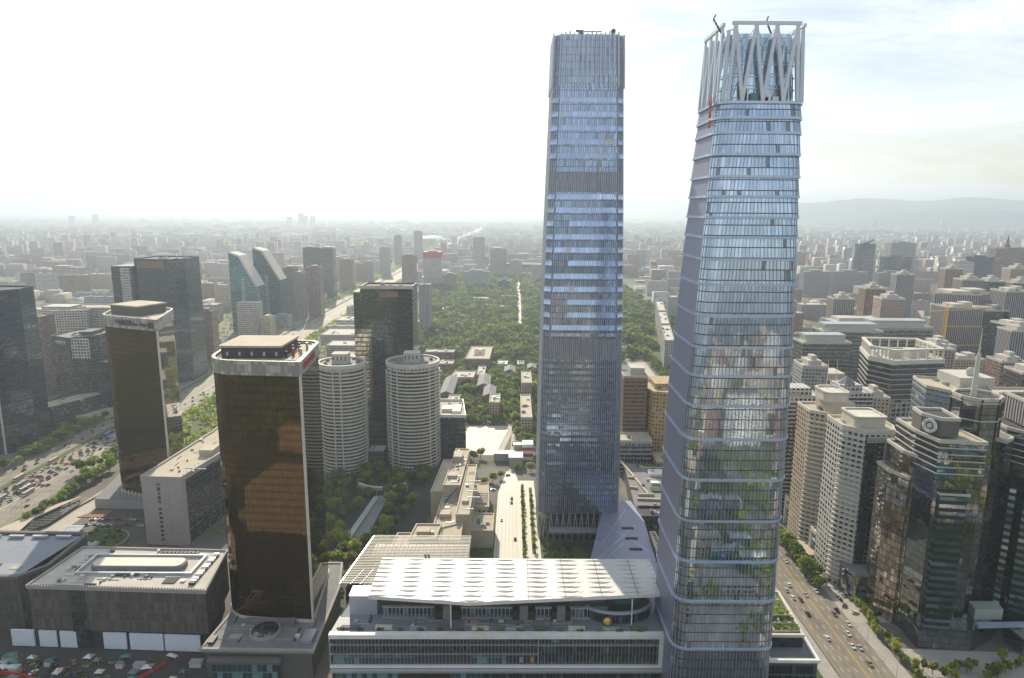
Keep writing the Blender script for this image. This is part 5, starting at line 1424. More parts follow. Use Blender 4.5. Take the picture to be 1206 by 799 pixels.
b9 = thing('black_glass_tower', 'second black mirror-glass tower with ribbed upper drum, cut by the right edge of the photo', 'office tower', (285, 350, 0))
bt_keep = bt; bt = b9
N2 = [(266, 351), (274, 336), (310, 334), (310, 380), (268, 380)]
part(N2, 0, 112, 'blackglass', roof='roofdark')
for k in range(5):
    mm = ccw(N2); q = MB(); z = 108 - k * 3.4; q.ring(mm, offset(mm, .3), z, z + .55); q.build('pale_course', M['lightconc'], bt)
part([(276, 352), (281, 343), (312, 341), (312, 372), (278, 372)], 112.1, 126, 'w_vert', 'ribbed_drum', roof='roofdark')
part([(270, 337.5), (276, 333.2), (306, 331.5), (306, 336), (272, 340)], 0, 84, 'stripeglass', 'striped_bay')
part([(262, 356), (267, 352), (269, 378), (263, 378)], 0, 96, 'w_beige', 'stone_pier', roof='rooftan')
bt = bt_keep
tower('blue_glass_block', 'pale blue glass block with antennas on its roof, behind the ring emblem tower', [(283, 452), (294, 434), (318, 434), (330, 470), (290, 480)], 108, 'greyglass', 'skyglass', fh=4.2, bf=.5, proud=.1, roof='rooftan', pent=[(.45, .95, .35, .9, 7)], kit=8, cat='office block', parawall='lightconc')
db = tower('brown_office_block', 'brown-grey block with satellite dish on the roof, at the right edge behind the black towers', [(328, 430), (385, 430), (385, 475), (335, 475)], 101, 'w_dark', fh=4, roof='rooftan', kit=8, cat='office block', parawall='beige', seed=8)
for (x, y) in ((345, 445), (362, 440), (316, 458)):
    q = MB(); q.ball(x, y, 105 if x > 330 else 117.5, 3.4, 1.6, 3.4, 0, 14, 6); q.build('satellite_dish', M['offwhite'], db)
# grey banded block with the open frame on its roof
pal = thing('framed_roof_tower', 'grey banded office tower with open white frame around its roof', 'office tower', (360, 610, 0))
PL2 = ccw([(322, 602), (333, 582), (382, 590), (386, 640), (336, 645)])
q = MB(); q.wall(PL2, 0, 96); q.build('wall', M['w_banded'] if 'w_banded' in M else M['w_dark'], pal)
q = MB(); q.cap(PL2, 96); q.build('roof', M['lightconc'], pal)
q = MB(); q.ring(PL2, offset(PL2, .35), 0, .6); floors(pal, 'pale_course', q, M['lightconc'], [62 + 4.6 * k for k in range(8)])
q = MB(); q.ring(PL2, offset(PL2, .3), 0, 2.6); floors(pal, 'window_band', q, M['navyglass'], [63 + 4.6 * k for k in range(7)])
for k in range(14):
    q = MB(); q.ring(PL2, offset(PL2, .5), 4 + k * 4.2, 4.9 + k * 4.2); q.build('floor_slab', M['lightconc'], pal)
for i in range(2):
    a, c = Vector(PL2[i]), Vector(PL2[i + 1])
    for k in range(5 + 5 * i):
        p = a.lerp(c, (k + .5) / (5 + 5 * i)); q = MB(); q.bar((p.x, p.y - .4, 0), (p.x, p.y - .4, 60), 1.0); q.build('pier', M['beige'], pal)
q = MB(); q.ring(offset(PL2, -1), offset(PL2, .8), 94, 98); q.build('parapet', M['offwhite'], pal)
q = MB(); q.ring(offset(PL2, -2.5), offset(PL2, .2), 106, 107.4); q.build('frame_ring', M['offwhite'], pal)
for i in range(5):
    a, c = Vector(offset(PL2, -.8)[i]), Vector(offset(PL2, -.8)[(i + 1) % 5])
    for k in range(6):
        p = a.lerp(c, k / 6); q = MB(); q.bar((p.x, p.y, 96), (p.x, p.y, 107), .9); q.build('frame_post', M['offwhite'], pal)
for (x0, x1, y0, y1, h) in ((340, 352, 603, 614, 6), (356, 364, 600, 610, 8), (368, 378, 606, 618, 6)):
    q = MB(); q.box(x0, x1, y0, y1, 96.02, 96 + h); q.build('penthouse', M['lightconc'], pal)
# glass roofed complex, half built blocks and hotels behind
gx = [('grey-green glass block with stepped glass roof, right beside the crowned skyscraper', [(300, 690), (350, 690), (350, 716), (300, 716)], 92, 'greyglass'),
      ('wide grey-green glass block with pale roof beams', [(352, 760), (420, 760), (420, 788), (352, 788)], 92, 'greyglass'),
      ('grey-green glass block before the crane-yellow building', [(425, 800), (500, 800), (500, 830), (425, 830)], 90, 'greyglass'),
      ('dark glass front block below the glass complex', [(290, 620), (318, 620), (318, 660), (290, 660)], 70, 'navyglass'),
      ('far glass block with step roof', [(430, 900), (530, 900), (530, 940), (430, 940)], 80, 'w_grey')]
for i, (lab, poly, h, mt) in enumerate(gx):
    r_ = tower('glass_office_block', lab, poly, h, mt, fh=4.2, bands=(i < 4), bf=.35, proud=.3, roof='lightconc', parawall='lightconc', kit=12, pent=[(.1, .9, .2, .8, 5)], seed=i, cat='office block')
    if i < 3:
        x0, x1, y0, y1 = poly[0][0], poly[1][0], poly[0][1], poly[2][1]
        q = MB(); q.prism([(x0 + 4, y0 + 6), (x1 - 4, y0 + 6), (x1 - 4, y1 - 4), (x0 + 4, y1 - 4)], h + 5, h + 8); q.build('glass_roof', M['canopyglass'], r_)
gy = [('brown ribbed building under construction with yellow bands, right of the glass complex', [(545, 845), (590, 845), (590, 880), (545, 880)], 108, 'w_vert'),
      ('brownish half built block beside the yellow banded one', [(592, 850), (625, 850), (625, 885), (592, 885)], 104, 'w_dark'),
      ('tall purple-brown ribbed tower', [(560, 900), (605, 880), (640, 905), (600, 935)], 120, 'w_vert'),
      ('tall pale ribbed tower behind the white residential block', [(618, 850), (650, 850), (650, 880), (618, 880)], 128, 'w_vert'),
      ('dark navy tower with broken outline beside the white residential block', [(560, 760), (590, 760), (590, 790), (560, 790)], 100, 'navyglass'),
      ('white balconied residential block at the right edge', [(592, 740), (680, 740), (680, 765), (592, 765)], 88, 'w_white'),
      ('pinkish block at the right edge behind the white residential block', [(690, 960), (760, 960), (760, 990), (690, 990)], 110, 'w_pink'),
      ('dark block at the right edge behind the ribbed towers', [(640, 910), (690, 910), (690, 940), (640, 940)], 106, 'w_dark'),
      ('pale block between framed roof tower and glass complex', [(505, 760), (540, 760), (540, 790), (505, 790)], 60, 'w_beige')]
for i, (lab, poly, h, mt) in enumerate(gy):
    r_ = tower('ribbed_tower', lab, poly, h, mt, fh=3.3, bands=(i in (5,)), bf=.5, roof='lightconc', parawall='lightconc', kit=8, pent=[(.2, .5, .2, .8, 4), (.55, .8, .3, .7, 6)], seed=20 + i, cat='tower', slab=(.9 if i == 5 else None))
    if i == 0:
        for z in (60, 84): 
            q = MB(); q.box(545, 589, 844.2, 844.8, z, z + 1.6); q.build('yellow_band', M['yellow'], r_)
yc = thing('construction_crane', 'yellow tower crane mast beside the brown building under construction', 'crane', (541, 842, 0))
q = MB()
for k in range(26):
    z = 4 * k
    for (a, c) in (((-1.4, -1.4), (1.4, -1.4)), ((1.4, -1.4), (1.4, 1.4)), ((1.4, 1.4), (-1.4, 1.4)), ((-1.4, 1.4), (-1.4, -1.4))):
        q.bar((541 + a[0], 842 + a[1], z), (541 + c[0], 842 + c[1], z + 4), .3)
for a in ((-1.4, -1.4), (1.4, -1.4), (1.4, 1.4), (-1.4, 1.4)): q.bar((541 + a[0], 842 + a[1], 0), (541 + a[0], 842 + a[1], 108), .5)
q.build('mast', M['yellow'], yc)
q = MB(); q.bar((520, 842, 104), (585, 842, 108), 1.2); q.bar((541, 842, 114), (575, 842, 108), .3); q.bar((541, 842, 108), (541, 842, 114), .8); q.build('jib', M['yellow'], yc)
# row of slabs and towers farther back on the right
rows = [(780, 850, 1826, 66, 'w_vert'), (862, 955, 1831, 66, 'w_vert'), (985, 1060, 1835, 64, 'w_vert'), (1062, 1110, 1700, 46, 'w_pink'), (760, 800, 2050, 100, 'w_grey'), (815, 870, 2150, 96, 'w_grey'), (880, 940, 2200, 94, 'w_pink'), (1010, 1055, 2000, 132, 'navyglass'), (1120, 1200, 2060, 92, 'navyglass'),
        (1130, 1180, 1750, 100, 'w_white'), (1182, 1235, 1760, 112, 'navyglass'), (1240, 1290, 1800, 105, 'w_brown'), (1000, 1080, 1450, 40, 'w_pink'), (1085, 1150, 1480, 38, 'w_grey'), (1300, 1410, 1850, 128, 'w_brown'), (1210, 1290, 2200, 128, 'w_grey'), (1420, 1480, 1900, 125, 'navyglass'), (1440, 1500, 1500, 70, 'w_white'),
        (1160, 1220, 1380, 76, 'w_pink'), (1225, 1275, 1400, 66, 'w_brown'), (620, 690, 1300, 36, 'w_beige'), (700, 760, 1350, 40, 'w_beige'), (560, 610, 1200, 34, 'w_pink'), (780, 860, 1250, 44, 'w_grey'), (880, 960, 1280, 40, 'w_beige')]
des = ['grey ribbed slab, first right of the crowned skyscraper in the hazy row', 'grey ribbed slab, second of the hazy row', 'grey ribbed slab, third of the hazy row', 'low pink block right of the hazy slab row', 'far grey tower nearest the crowned skyscraper', 'second far grey tower behind the slab row', 'pinkish far tower behind the slab row', 'dark blue tower with slanted top behind the slab row', 'wide dark blue block behind the slab row',
       'white faced tower in front of the dark blue block', 'dark tower next to the white faced one', 'brown tower right of the dark one', 'low pink wide block in the haze', 'low grey wide block in the haze', 'broad brown tower carrying the church-like spire', 'grey tower behind the spired one', 'dark blue tower at the right edge', 'white building at the right edge in haze', 'pinkish stepped tower below the spired one',
       'brown tower below the spired one', 'low beige block behind the glass complex', 'beige block behind the glass complex, farther right', 'low pink block behind the glass complex', 'grey mid block in front of the slab row', 'beige mid block in front of the slab row']
for i, ((x0, x1, y, h, mt), lab) in enumerate(zip(rows, des)):
    r_ = tower('distant_tower', lab, [(x0, y), (x1, y), (x1, y + 30), (x0, y + 30)], h, mt, bands=False, roof='lightconc', kit=4, pent=[(.3, .7, .2, .8, 6)], seed=40 + i)
    if 'spire' in lab and 'carrying' in lab:
        q = MB(); q.tube(1340, y + 15, h, h + 14, 9, 5, 8); q.tube(1340, y + 15, h + 14, h + 40, 4, .3, 8); q.build('spire', M['roofdark'], r_)
    if 'slanted top' in lab:
        q = MB(); q.prism([(x0, y), (x1, y), (x1, y + 30), (x0, y + 30)], h, h + 3); q.bar((x0, y + 5, h), (x1 - 5, y + 5, h + 14), 8, 4); q.build('slanted_top', M['navyglass'], r_)
# palace-like hall dome far away
st = thing('stadium', 'low round stadium with dark rim beyond the park', 'stadium', (60, 2500, 0))
q = MB(); q.prism(ngon(40, 2500, 70, 32, 0, 50), 0, 26); q.build('wall', M['w_grey'], st)
q = MB(); q.prism(ngon(40, 2500, 76, 32, 0, 55), 26, 34); q.build('rim', M['roofdark'], st)
wd = thing('white_dome_hall', 'tiny white domed hall shining in the far haze', 'hall', (-560, 4800, 0))
q = MB(); q.ball(-560, 4800, 0, 110, 70, 46, 0, 24, 8, True); q.build('dome', M['white'], wd)

p9 = thing('tower_podium', 'dark glass podium with a square skylight grid between the two black towers, lower right corner', 'podium', (290, 330, 0))
q = MB(); q.prism(ccw([(264, 316), (330, 320), (330, 332), (264, 330)]), 0, 9.5); q.build('wall', M['blackglass'], p9)
q = MB(); q.prism(ccw([(263.5, 315.5), (330.5, 319.5), (330.5, 332.5), (263.5, 330.5)]), 9.5, 10.3); q.build('roof', M['roofgrey'], p9)
for k in range(6):
    for j in range(2):
        q = MB(); q.box(268 + k * 4, 271.4 + k * 4, 319.5 + j * 4, 322.8 + j * 4, 10.3, 10.9); q.build('skylight', M['canopyglass'], p9)
fit(p9, 294, 326, 321, 329, 10.32, 16)
sheet('forecourt', [(204, 292), (330, 292), (330, 316), (204, 322)], .16, 'concrete')

dense = [(262, 600, 22, 88, 'w_grey'), (300, 560, 20, 70, 'w_beige'), (398, 640, 24, 96, 'w_pink'), (430, 690, 26, 90, 'w_white'), (470, 640, 24, 84, 'w_brown'), (520, 700, 26, 104, 'w_vert'), (490, 900, 30, 112, 'w_pink'), (455, 960, 28, 104, 'w_vert'), (380, 980, 30, 98, 'w_grey'), (330, 900, 28, 90, 'w_white'),
         (660, 1000, 30, 128, 'w_vert'), (720, 1040, 30, 122, 'navyglass'), (780, 1060, 30, 118, 'w_brown'), (540, 1040, 28, 110, 'w_brown'), (700, 820, 30, 100, 'navyglass'), (430, 560, 26, 92, 'w_dark'), (860, 1180, 34, 130, 'w_pink'), (600, 1150, 30, 96, 'w_grey'), (760, 1350, 34, 104, 'w_vert'), (900, 1420, 34, 110, 'w_brown')]
cn = {'w_grey': 'grey', 'w_beige': 'beige', 'w_pink': 'pinkish', 'w_white': 'white', 'w_brown': 'brown', 'w_vert': 'ribbed pale', 'navyglass': 'dark blue glass', 'w_dark': 'dark'}
for i, (x, y, w, h, mt) in enumerate(dense):
    r_ = tower('district_tower', cn[mt] + ' tower in the dense high-rise district right of the crowned skyscraper', [(x, y), (x + w, y - 3), (x + w + 2, y + 22), (x + 2, y + 25)], h, mt, bands=False, roof='lightconc', parawall='lightconc', kit=5, pent=[(.25, .75, .2, .8, 5), (.4, .6, .3, .6, 9)], seed=70 + i, cat='tower', group=cn[mt] + ' towers in the dense high-rise district')
# ================================================================== ordinary city fabric
CM = ['w_white', 'w_pink', 'w_brown', 'w_beige', 'w_grey', 'w_vert', 'w_dark', 'tealglass']
RM = ['roofgrey', 'rooftan', 'lightconc', 'roofdark', 'white']
CITYM = [M[k] for k in CM] + [M[k] for k in RM]
occupied = []
for o in list(SC.objects):
    if o.parent is None and o.type == 'EMPTY' and 'category' in o:
        xs, ys = [], []
        for ch in o.children:
            if ch.type == 'MESH' and ch.name.split('.')[0] in ('wall', 'wing', 'curtain_wall'):
                for c in ch.bound_box:
                    xs.append(c[0] + o.location.x); ys.append(c[1] + o.location.y)
        if xs: occupied.append((min(xs) - 8, max(xs) + 8, min(ys) - 8, max(ys) + 8))
# keep views and named ground free
occupied += [(-452, -340, -700, 9500), (-345, 345, -60, 700), (-150, 60, 600, 1010), (150, 212, -300, 1300), (-250, 330, 1000, 2330), (-340, -200, -60, 700)]
def free(x0, x1, y0, y1):
    for a, b_, c, d in occupied:
        if x0 < b_ and x1 > a and y0 < d and y1 > c: return False
    return True
rg = random.Random(2024)
blocks = []
def zone(xa, xb, ya, yb, tries, kinds, palette):
    for _ in range(tries):
        x, y = rg.uniform(xa, xb), ya + (yb - ya) * rg.random() ** 1.0
        if abs(x) > y * .86 + 60: continue
        k = rg.choice(kinds)
        if k == 'slab': w, d, h = rg.uniform(45, 85), rg.uniform(12, 15), rg.choice([18, 18, 24, 40, 54])
        elif k == 'slabNS': w, d, h = rg.uniform(12, 15), rg.uniform(45, 80), rg.choice([18, 18, 24])
        elif k == 'tower': w, d, h = rg.uniform(20, 30), rg.uniform(18, 28), rg.choice([55, 66, 75, 84])
        elif k == 'low': w, d, h = rg.uniform(18, 55), rg.uniform(14, 40), rg.uniform(5, 13)
        else: w, d, h = rg.uniform(30, 60), rg.uniform(20, 35), rg.uniform(28, 60)
        x0, x1, y0, y1 = x - w / 2, x + w / 2, y - d / 2, y + d / 2
        if not free(x0 - 5, x1 + 5, y0 - 6, y1 + 6): continue
        if x < -340 and y < 900 and h > 30: h = 18
        occupied.append((x0, x1, y0, y1))
        blocks.append((x0, x1, y0, y1, h, rg.choice(palette), rg.randrange(len(RM) if rg.random() < .12 else 3), k))
zone(-1500, -450, 700, 2200, 900, ['slab', 'slab', 'low', 'low', 'slabNS', 'mid'], [0, 1, 1, 2, 3, 4])
zone(-345, -155, 1050, 2300, 220, ['low', 'low', 'mid', 'slab'], [0, 3, 4, 4, 1])
zone(212, 1600, 700, 2000, 900, ['slab', 'low', 'low', 'slabNS', 'mid'], [0, 1, 2, 3, 4, 5])
zone(-300, 700, 2330, 3200, 420, ['slab', 'mid', 'slab', 'low', 'low'], [1, 2, 4, 4, 5])
zone(-2100, -450, 2200, 3000, 500, ['slab', 'slab', 'slab', 'low', 'low', 'mid'], [1, 1, 2, 4, 0])
zone(330, 2200, 2000, 3000, 600, ['slab', 'mid', 'slab', 'low', 'low', 'tower'], [1, 2, 4, 5, 0])
for _ in range(60):
    x, y = rg.uniform(-190, 300), rg.uniform(1080, 2250); w, d = rg.uniform(14, 45), rg.uniform(10, 18)
    if 0 < x < 40 or -30 < x - w / 2 + w < 0: continue
    if all(not (x - w < b_[1] and x + w > b_[0] and y - d < b_[3] and y + d > b_[2]) for b_ in blocks[-60:]):
        blocks.append((x - w / 2, x + w / 2, y - d / 2, y + d / 2, rg.uniform(5, 9), rg.choice([0, 3, 3, 4]), rg.choice([1, 2, 4]), 'low'))
def near_score(b_): return (9 if -230 < b_[0] < 330 and b_[2] < 2300 else 1) * (b_[1] - b_[0] + 10) * (b_[4] + 12) / (b_[2] ** 2)
blocks.sort(key=near_score, reverse=True)
near, rest = blocks[:215], blocks[215:]
names = {0: 'white', 1: 'pinkish', 2: 'brown', 3: 'beige', 4: 'grey', 5: 'ribbed grey', 6: 'dark', 7: 'teal'}
kn = {'slab': ('slab_apartment', 'long slab block'), 'slabNS': ('slab_apartment', 'end-on slab block'), 'tower': ('apartment_tower', 'tower block'), 'low': ('low_building', 'low flat-roofed building'), 'mid': ('mid_rise_block', 'mid-rise block')}
for i, (x0, x1, y0, y1, h, mi, ri, k) in enumerate(near):
    side = ('in the fabric left of the avenue' if x0 < -440 else 'between the avenue and the park' if x0 < -150 and y0 < 2330 else 'among the park trees' if -230 < x0 < 330 and y0 < 2300 else 'in the fabric right of the skyscrapers' if x0 > 200 and y0 < 2200 else 'in the haze beyond the park')
    if y0 > 1500: side = 'farther off ' + side
    org = thing(kn[k][0], f'{names[mi]} {kn[k][1]} {side}', 'building', ((x0 + x1) / 2, (y0 + y1) / 2, 0), f'{names[mi]} {kn[k][1]}s {side}')
    q = MB(); q.wall([(x0, y0), (x1, y0), (x1, y1), (x0, y1)], 0, h); q.build('wall', CITYM[mi], org)
    q = MB(); q.cap([(x0, y0), (x1, y0), (x1, y1), (x0, y1)], h)
    q.ring(rect(x0 + .6, x1 - .6, y0 + .6, y1 - .6), rect(x0 - .2, x1 + .2, y0 - .2, y1 + .2), h - .1, h + 1)
    q.build('roof', M[RM[ri]], org)
    n = max(1, int((x1 - x0) / 22))
    for j in range(n):
        q = MB(); cx = x0 + (x1 - x0) * (j + rg.uniform(.3, .7)) / n; w = rg.uniform(1.5, 3.5); q.box(cx - w, cx + w, (y0 + y1) / 2 - 3, (y0 + y1) / 2 + 3, h, h + rg.uniform(1.5, 4)); q.build('penthouse', CITYM[mi], org)
# everything farther off reads as one mass
def zone2(xa, xb, ya, yb, n, kinds, palette):
    for _ in range(n):
        y = rg.uniform(ya, yb); x = rg.uniform(max(xa, -y * .86 - 80), min(xb, y * .86 + 80))
        if -455 < x < -345: continue
        k = rg.choice(kinds)
        if k == 'slab': w, d, h = rg.uniform(50, 100), 14, rg.choice([16, 18, 22, 36, 50])
        elif k == 'tower': w, d, h = rg.uniform(22, 34), 24, rg.choice([50, 60, 75])
        elif k == 'low': w, d, h = rg.uniform(25, 90), rg.uniform(20, 60), rg.uniform(5, 12)
        else: w, d, h = rg.uniform(70, 160), rg.uniform(30, 60), rg.uniform(12, 30)
        rest.append((x - w / 2, x + w / 2, y - d / 2, y + d / 2, h, rg.choice(palette), rg.randrange(5) if rg.random() < .2 else rg.randrange(3), k))
zone2(-9000, 9000, 3000, 4500, 2600, ['slab', 'slab', 'slab', 'low', 'low', 'low', 'tower'], [0, 1, 1, 2, 3, 4])
zone2(-9000, 9000, 4500, 7000, 2800, ['slab', 'slab', 'slab', 'low', 'wide', 'wide'], [0, 1, 1, 4, 3])
zone2(-9000, 9000, 7000, 12000, 2500, ['slab', 'low', 'wide', 'wide'], [0, 1, 3, 4])
for (x, y, h) in ((-2900, 9000, 120), (-2750, 9000, 170), (-2700, 9020, 140), (-2600, 9000, 130), (-5600, 8800, 120), (-5300, 8800, 140), (900, 8000, 110), (4700, 9000, 130), (5600, 9000, 130)):
    rest.append((x - 30, x + 30, y - 20, y + 20, h, 4, 0, 'tower'))
# unseen town behind the viewpoint, added for the glass to mirror
for _ in range(520):
    x, y = rg.uniform(-1100, 1100), rg.uniform(-1900, -90)
    if -480 < x < -90 and y > -420: continue
    k = rg.random(); w, d, h = (rg.uniform(30, 60), 14, rg.choice([18, 24, 50])) if k < .6 else (rg.uniform(20, 40), rg.uniform(18, 36), rg.choice([40, 60, 80, 110]))
    if h > 40 and abs(x) < 120 and y > -300: h = 20
    rest.append((x - w / 2, x + w / 2, y - d / 2, y + d / 2, h, rg.choice([0, 1, 3, 3, 4, 2]), rg.randrange(5), 'slab'))
for k in range(4): rest.append((-262 + k * 44, -226 + k * 44, 18, 44, [22, 26, 20, 24][k], [3, 0, 3, 1][k], 1, 'slab'))  # unseen sunlit row, added for the gold glass to mirror
for _ in range(46):  # unseen blocks added to pattern the reflections in the right-hand towers
    x, y = rg.uniform(85, 430), rg.uniform(-60, 185); w, d = rg.uniform(12, 34), rg.uniform(10, 16)
    rest.append((x - w / 2, x + w / 2, y - d / 2, y + d / 2, rg.choice([6, 9, 14, 22, 40]), rg.choice([0, 0, 1, 3, 7, 5]), rg.randrange(5), 'slab'))
A_B = np.array([r_[:5] for r_ in rest], dtype=np.float64)
n = len(A_B)
x0, x1, y0, y1, h = A_B.T
z0 = np.zeros(n)
V = np.stack([np.stack([x0, y0, z0], 1), np.stack([x1, y0, z0], 1), np.stack([x1, y1, z0], 1), np.stack([x0, y1, z0], 1),
              np.stack([x0, y0, h], 1), np.stack([x1, y0, h], 1), np.stack([x1, y1, h], 1), np.stack([x0, y1, h], 1)], 1).reshape(-1, 3)
FQ = np.array([[0, 1, 5, 4], [1, 2, 6, 5], [2, 3, 7, 6], [3, 0, 4, 7], [4, 5, 6, 7]])
F_ = (FQ[None] + (np.arange(n) * 8)[:, None, None]).reshape(-1, 4)
w_, d_ = x1 - x0, y1 - y0
def uvf(a, b_, c): return np.stack([np.stack([a, z0], 1), np.stack([a + b_, z0], 1), np.stack([a + b_, c], 1), np.stack([a, c], 1)], 1)
off = x0 * .37
UV = np.stack([uvf(off, w_, h), uvf(off + w_, d_, h), uvf(off, w_, h), uvf(off + 9, d_, h), uvf(off, w_, d_)], 1).reshape(-1, 2)
MI = np.array([[r_[5]] * 4 + [len(CM) + r_[6]] for r_ in rest]).reshape(-1)
def fastmesh(name, V, F_, mats, MI=None, UV=None):
    me = bpy.data.meshes.new(name)
    me.vertices.add(len(V)); me.vertices.foreach_set('co', V.astype(np.float32).ravel())
    me.loops.add(F_.size); me.loops.foreach_set('vertex_index', F_.astype(np.int32).ravel())
    me.polygons.add(len(F_)); me.polygons.foreach_set('loop_start', np.arange(len(F_), dtype=np.int32) * 4)
    for m in mats: me.materials.append(m)
    if MI is not None: me.polygons.foreach_set('material_index', MI.astype(np.int32))
    if UV is not None:
        l = me.uv_layers.new(name='UVMap'); l.data.foreach_set('uv', UV.astype(np.float32).ravel())
    me.update(calc_edges=True); me.validate()
    o = bpy.data.objects.new(name, me); COL.objects.link(o)
    return o
dc = fastmesh('distant_city', V, F_, CITYM, MI, UV)
tag(dc, 'hazy mass of far-off low buildings and slab blocks reaching to the horizon, with unseen blocks added behind the viewpoint for reflections', 'city', kind='stuff')

# ================================================================== trees: one by one near, as woods farther off
rg = random.Random(31)
def built(x, y, m=2):
    return any(a + 8 - m < x < b_ - 8 + m and c + 8 - m < y < d - 8 + m for a, b_, c, d in occ_b)
occ_b = []
for o in list(SC.objects):
    if o.parent is None and o.type == 'EMPTY' and 'category' in o and o['category'] != 'tree':
        xs, ys = [], []
        for ch in o.children:
            if ch.type == 'MESH' and len(ch.data.vertices) and ch.name.split('.')[0] in ('wall', 'wing', 'curtain_wall', 'rear_block', 'podium', 'recessed_base'):
                for c in ch.bound_box: xs.append(c[0] + o.location.x); ys.append(c[1] + o.location.y)
        if xs: occ_b.append((min(xs) - 8, max(xs) + 8, min(ys) - 8, max(ys) + 8))
spots = []
def scatter(xa, xb, ya, yb, n, smin, smax, lab, grp, gap=6.0, small=False, name=None):
    c = 0; tries = 0
    while c < n and tries < n * 14:
        tries += 1
        x, y = rg.uniform(xa, xb), rg.uniform(ya, yb)
        if built(x, y, 2): continue
        if any(abs(x - p[0]) < gap and abs(y - p[1]) < gap for p in spots[-400:]): continue
        spots.append((x, y)); c += 1
        tree(x, y, rg.uniform(smin, smax), lab, grp, small, 0.05, rg, name)
for k in range(17):   # strip along the near side of the avenue
    tree(-350 + rg.uniform(-1, 3) , 462 + k * 6.2, rg.uniform(.8, 1.25), 'bushy green tree in the strip on the near side of the avenue', 'trees on the near side of the avenue', False, .1, rg)
for k in range(12):
    tree(-364 + rg.uniform(-7, 7), 540 + rg.uniform(0, 75), rg.uniform(.9, 1.3), 'yellow-green tree in the clump between avenue and lettered tower', 'tree clump beside the lettered tower', False, .1, rg)
for k in range(28):
    tree(-443 + rg.uniform(-2, 5) , 560 + k * 8.2 + rg.uniform(-2, 2), rg.uniform(.7, 1.1), 'sunlit yellow-green tree in the row on the far side of the avenue', 'tree row on the far side of the avenue', False, .1, rg)
for k in range(14):
    tree(-468 + rg.uniform(-10, 10), 640 + rg.uniform(-10, 60), rg.uniform(.7, 1.0), 'dark green tree in the small grove beyond the avenue', 'grove beyond the avenue', False, .1, rg)
scatter(-148, -64, 366, 556, 92, .95, 1.4, 'dark shaded tree in the garden right of the gold glass tower', 'trees in the shaded garden', 7.5)
scatter(-74, 26, 700, 985, 62, .85, 1.3, 'green tree among the pitched roofs left of the tallest skyscraper', 'trees among the pitched roofs', 8)
scatter(-60, -6, 530, 604, 16, .7, 1.05, 'green tree between the beige complex and the sports court', 'trees by the sports court', 6)
scatter(4, 22, 560, 640, 8, .7, 1.0, 'green tree by the foot of the tallest skyscraper', 'trees beside the tallest skyscraper', 6)
for k in range(22):
    tree(9.1, 408 + k * 5.7, rg.uniform(.8, 1.1), 'small upright tree in the planted strip of the bright street', 'small trees along the bright street', True, .4, rg)
for k in range(10):
    tree(15.8, 424 + k * 10.5, rg.uniform(.9, 1.3), 'round bush-like tree in the narrow bed beside the bright street', 'bush-like trees beside the bright street', True, .3, rg)
for k, (x, y, s) in enumerate([(187.5, 436, 1.1), (186.5, 428, 1.25), (187, 419, 1.2), (186, 411, 1.3), (186.5, 402, 1.25), (185.8, 394, 1.3), (186, 386, 1.2), (187.5, 379, .9), (186.2, 444, 1.0)]):
    tree(x, y, s, 'leafy roadside tree in the row before the residential pair', 'roadside trees before the residential pair', False, .1, rg)
for k in range(24):
    tree(199.5 + rg.uniform(-2.6, 3), 286 + k * 3.2, rg.uniform(1.0, 1.6), 'shrubby young tree in the bed below the black glass tower', 'young trees below the black glass tower', True, .2, rg)
for k in range(5):
    tree(235 + rg.uniform(-3, 3), 376 + k * 3 , rg.uniform(.6, .8), 'tree in the gap behind the white residential tower', 'trees behind the white residential tower', False, 0, rg)
scatter(-296, -268, 420, 452, 22, .28, .42, 'low clipped shrub on the oval mound before the slab hotel', 'shrubs on the oval mound', 3.2, name='shrub')
scatter(22, 48, 400, 432, 14, .35, .6, 'low dark shrub in the shaded lawn by the tallest skyscraper', 'shrubs on the shaded lawn', 4, name='shrub')

for k in range(26):
    tree(206 + k * 3.4, 300 + rg.uniform(-5, 12), rg.uniform(1.0, 1.8), 'small tree in the paved court at the lower right corner', 'small trees in the lower right court', True, .2, rg)

def woods(name, label, pts, size, quads, mats):
    """one mass of foliage: leaf clumps spread through many crowns"""
    P = np.array(pts); n = len(P); rs = np.random.RandomState(9)
    S = P[:, 3]
    m = quads
    th = rs.uniform(0, 2 * np.pi, (n, m)); cz_ = rs.uniform(-.5, 1, (n, m)); sn = np.sqrt(1 - cz_ ** 2)
    rad = rs.uniform(.55, 1.05, (n, m))
    C = np.stack([P[:, 0, None] + S[:, None] * rad * sn * np.cos(th), P[:, 1, None] + S[:, None] * rad * sn * np.sin(th), P[:, 2, None] + S[:, None] * (.95 + .75 * rad * cz_)], -1).reshape(-1, 3)
    N_ = np.stack([sn * np.cos(th), sn * np.sin(th), cz_ + .3], -1).reshape(-1, 3) + rs.normal(0, .45, (n * m, 3))
    N_ /= np.linalg.norm(N_, axis=1, keepdims=True)
    T = np.cross(N_, rs.normal(0, 1, (n * m, 3))); T /= np.linalg.norm(T, axis=1, keepdims=True)
    B_ = np.cross(N_, T)
    s = (np.repeat(S, m) * size * rs.uniform(.6, 1.3, n * m))[:, None]
    V = np.stack([C + T * s, C + B_ * s * .8 + N_ * s * .2, C - T * s, C - B_ * s * .8], 1).reshape(-1, 3)
    F_ = np.arange(len(V)).reshape(-1, 4)
    mi = np.repeat((rs.rand(n) < .45).astype(int), m)
    o = fastmesh(name, V, F_, mats, mi)
    tag(o, label, 'woods', kind='stuff'); return o
pts = []
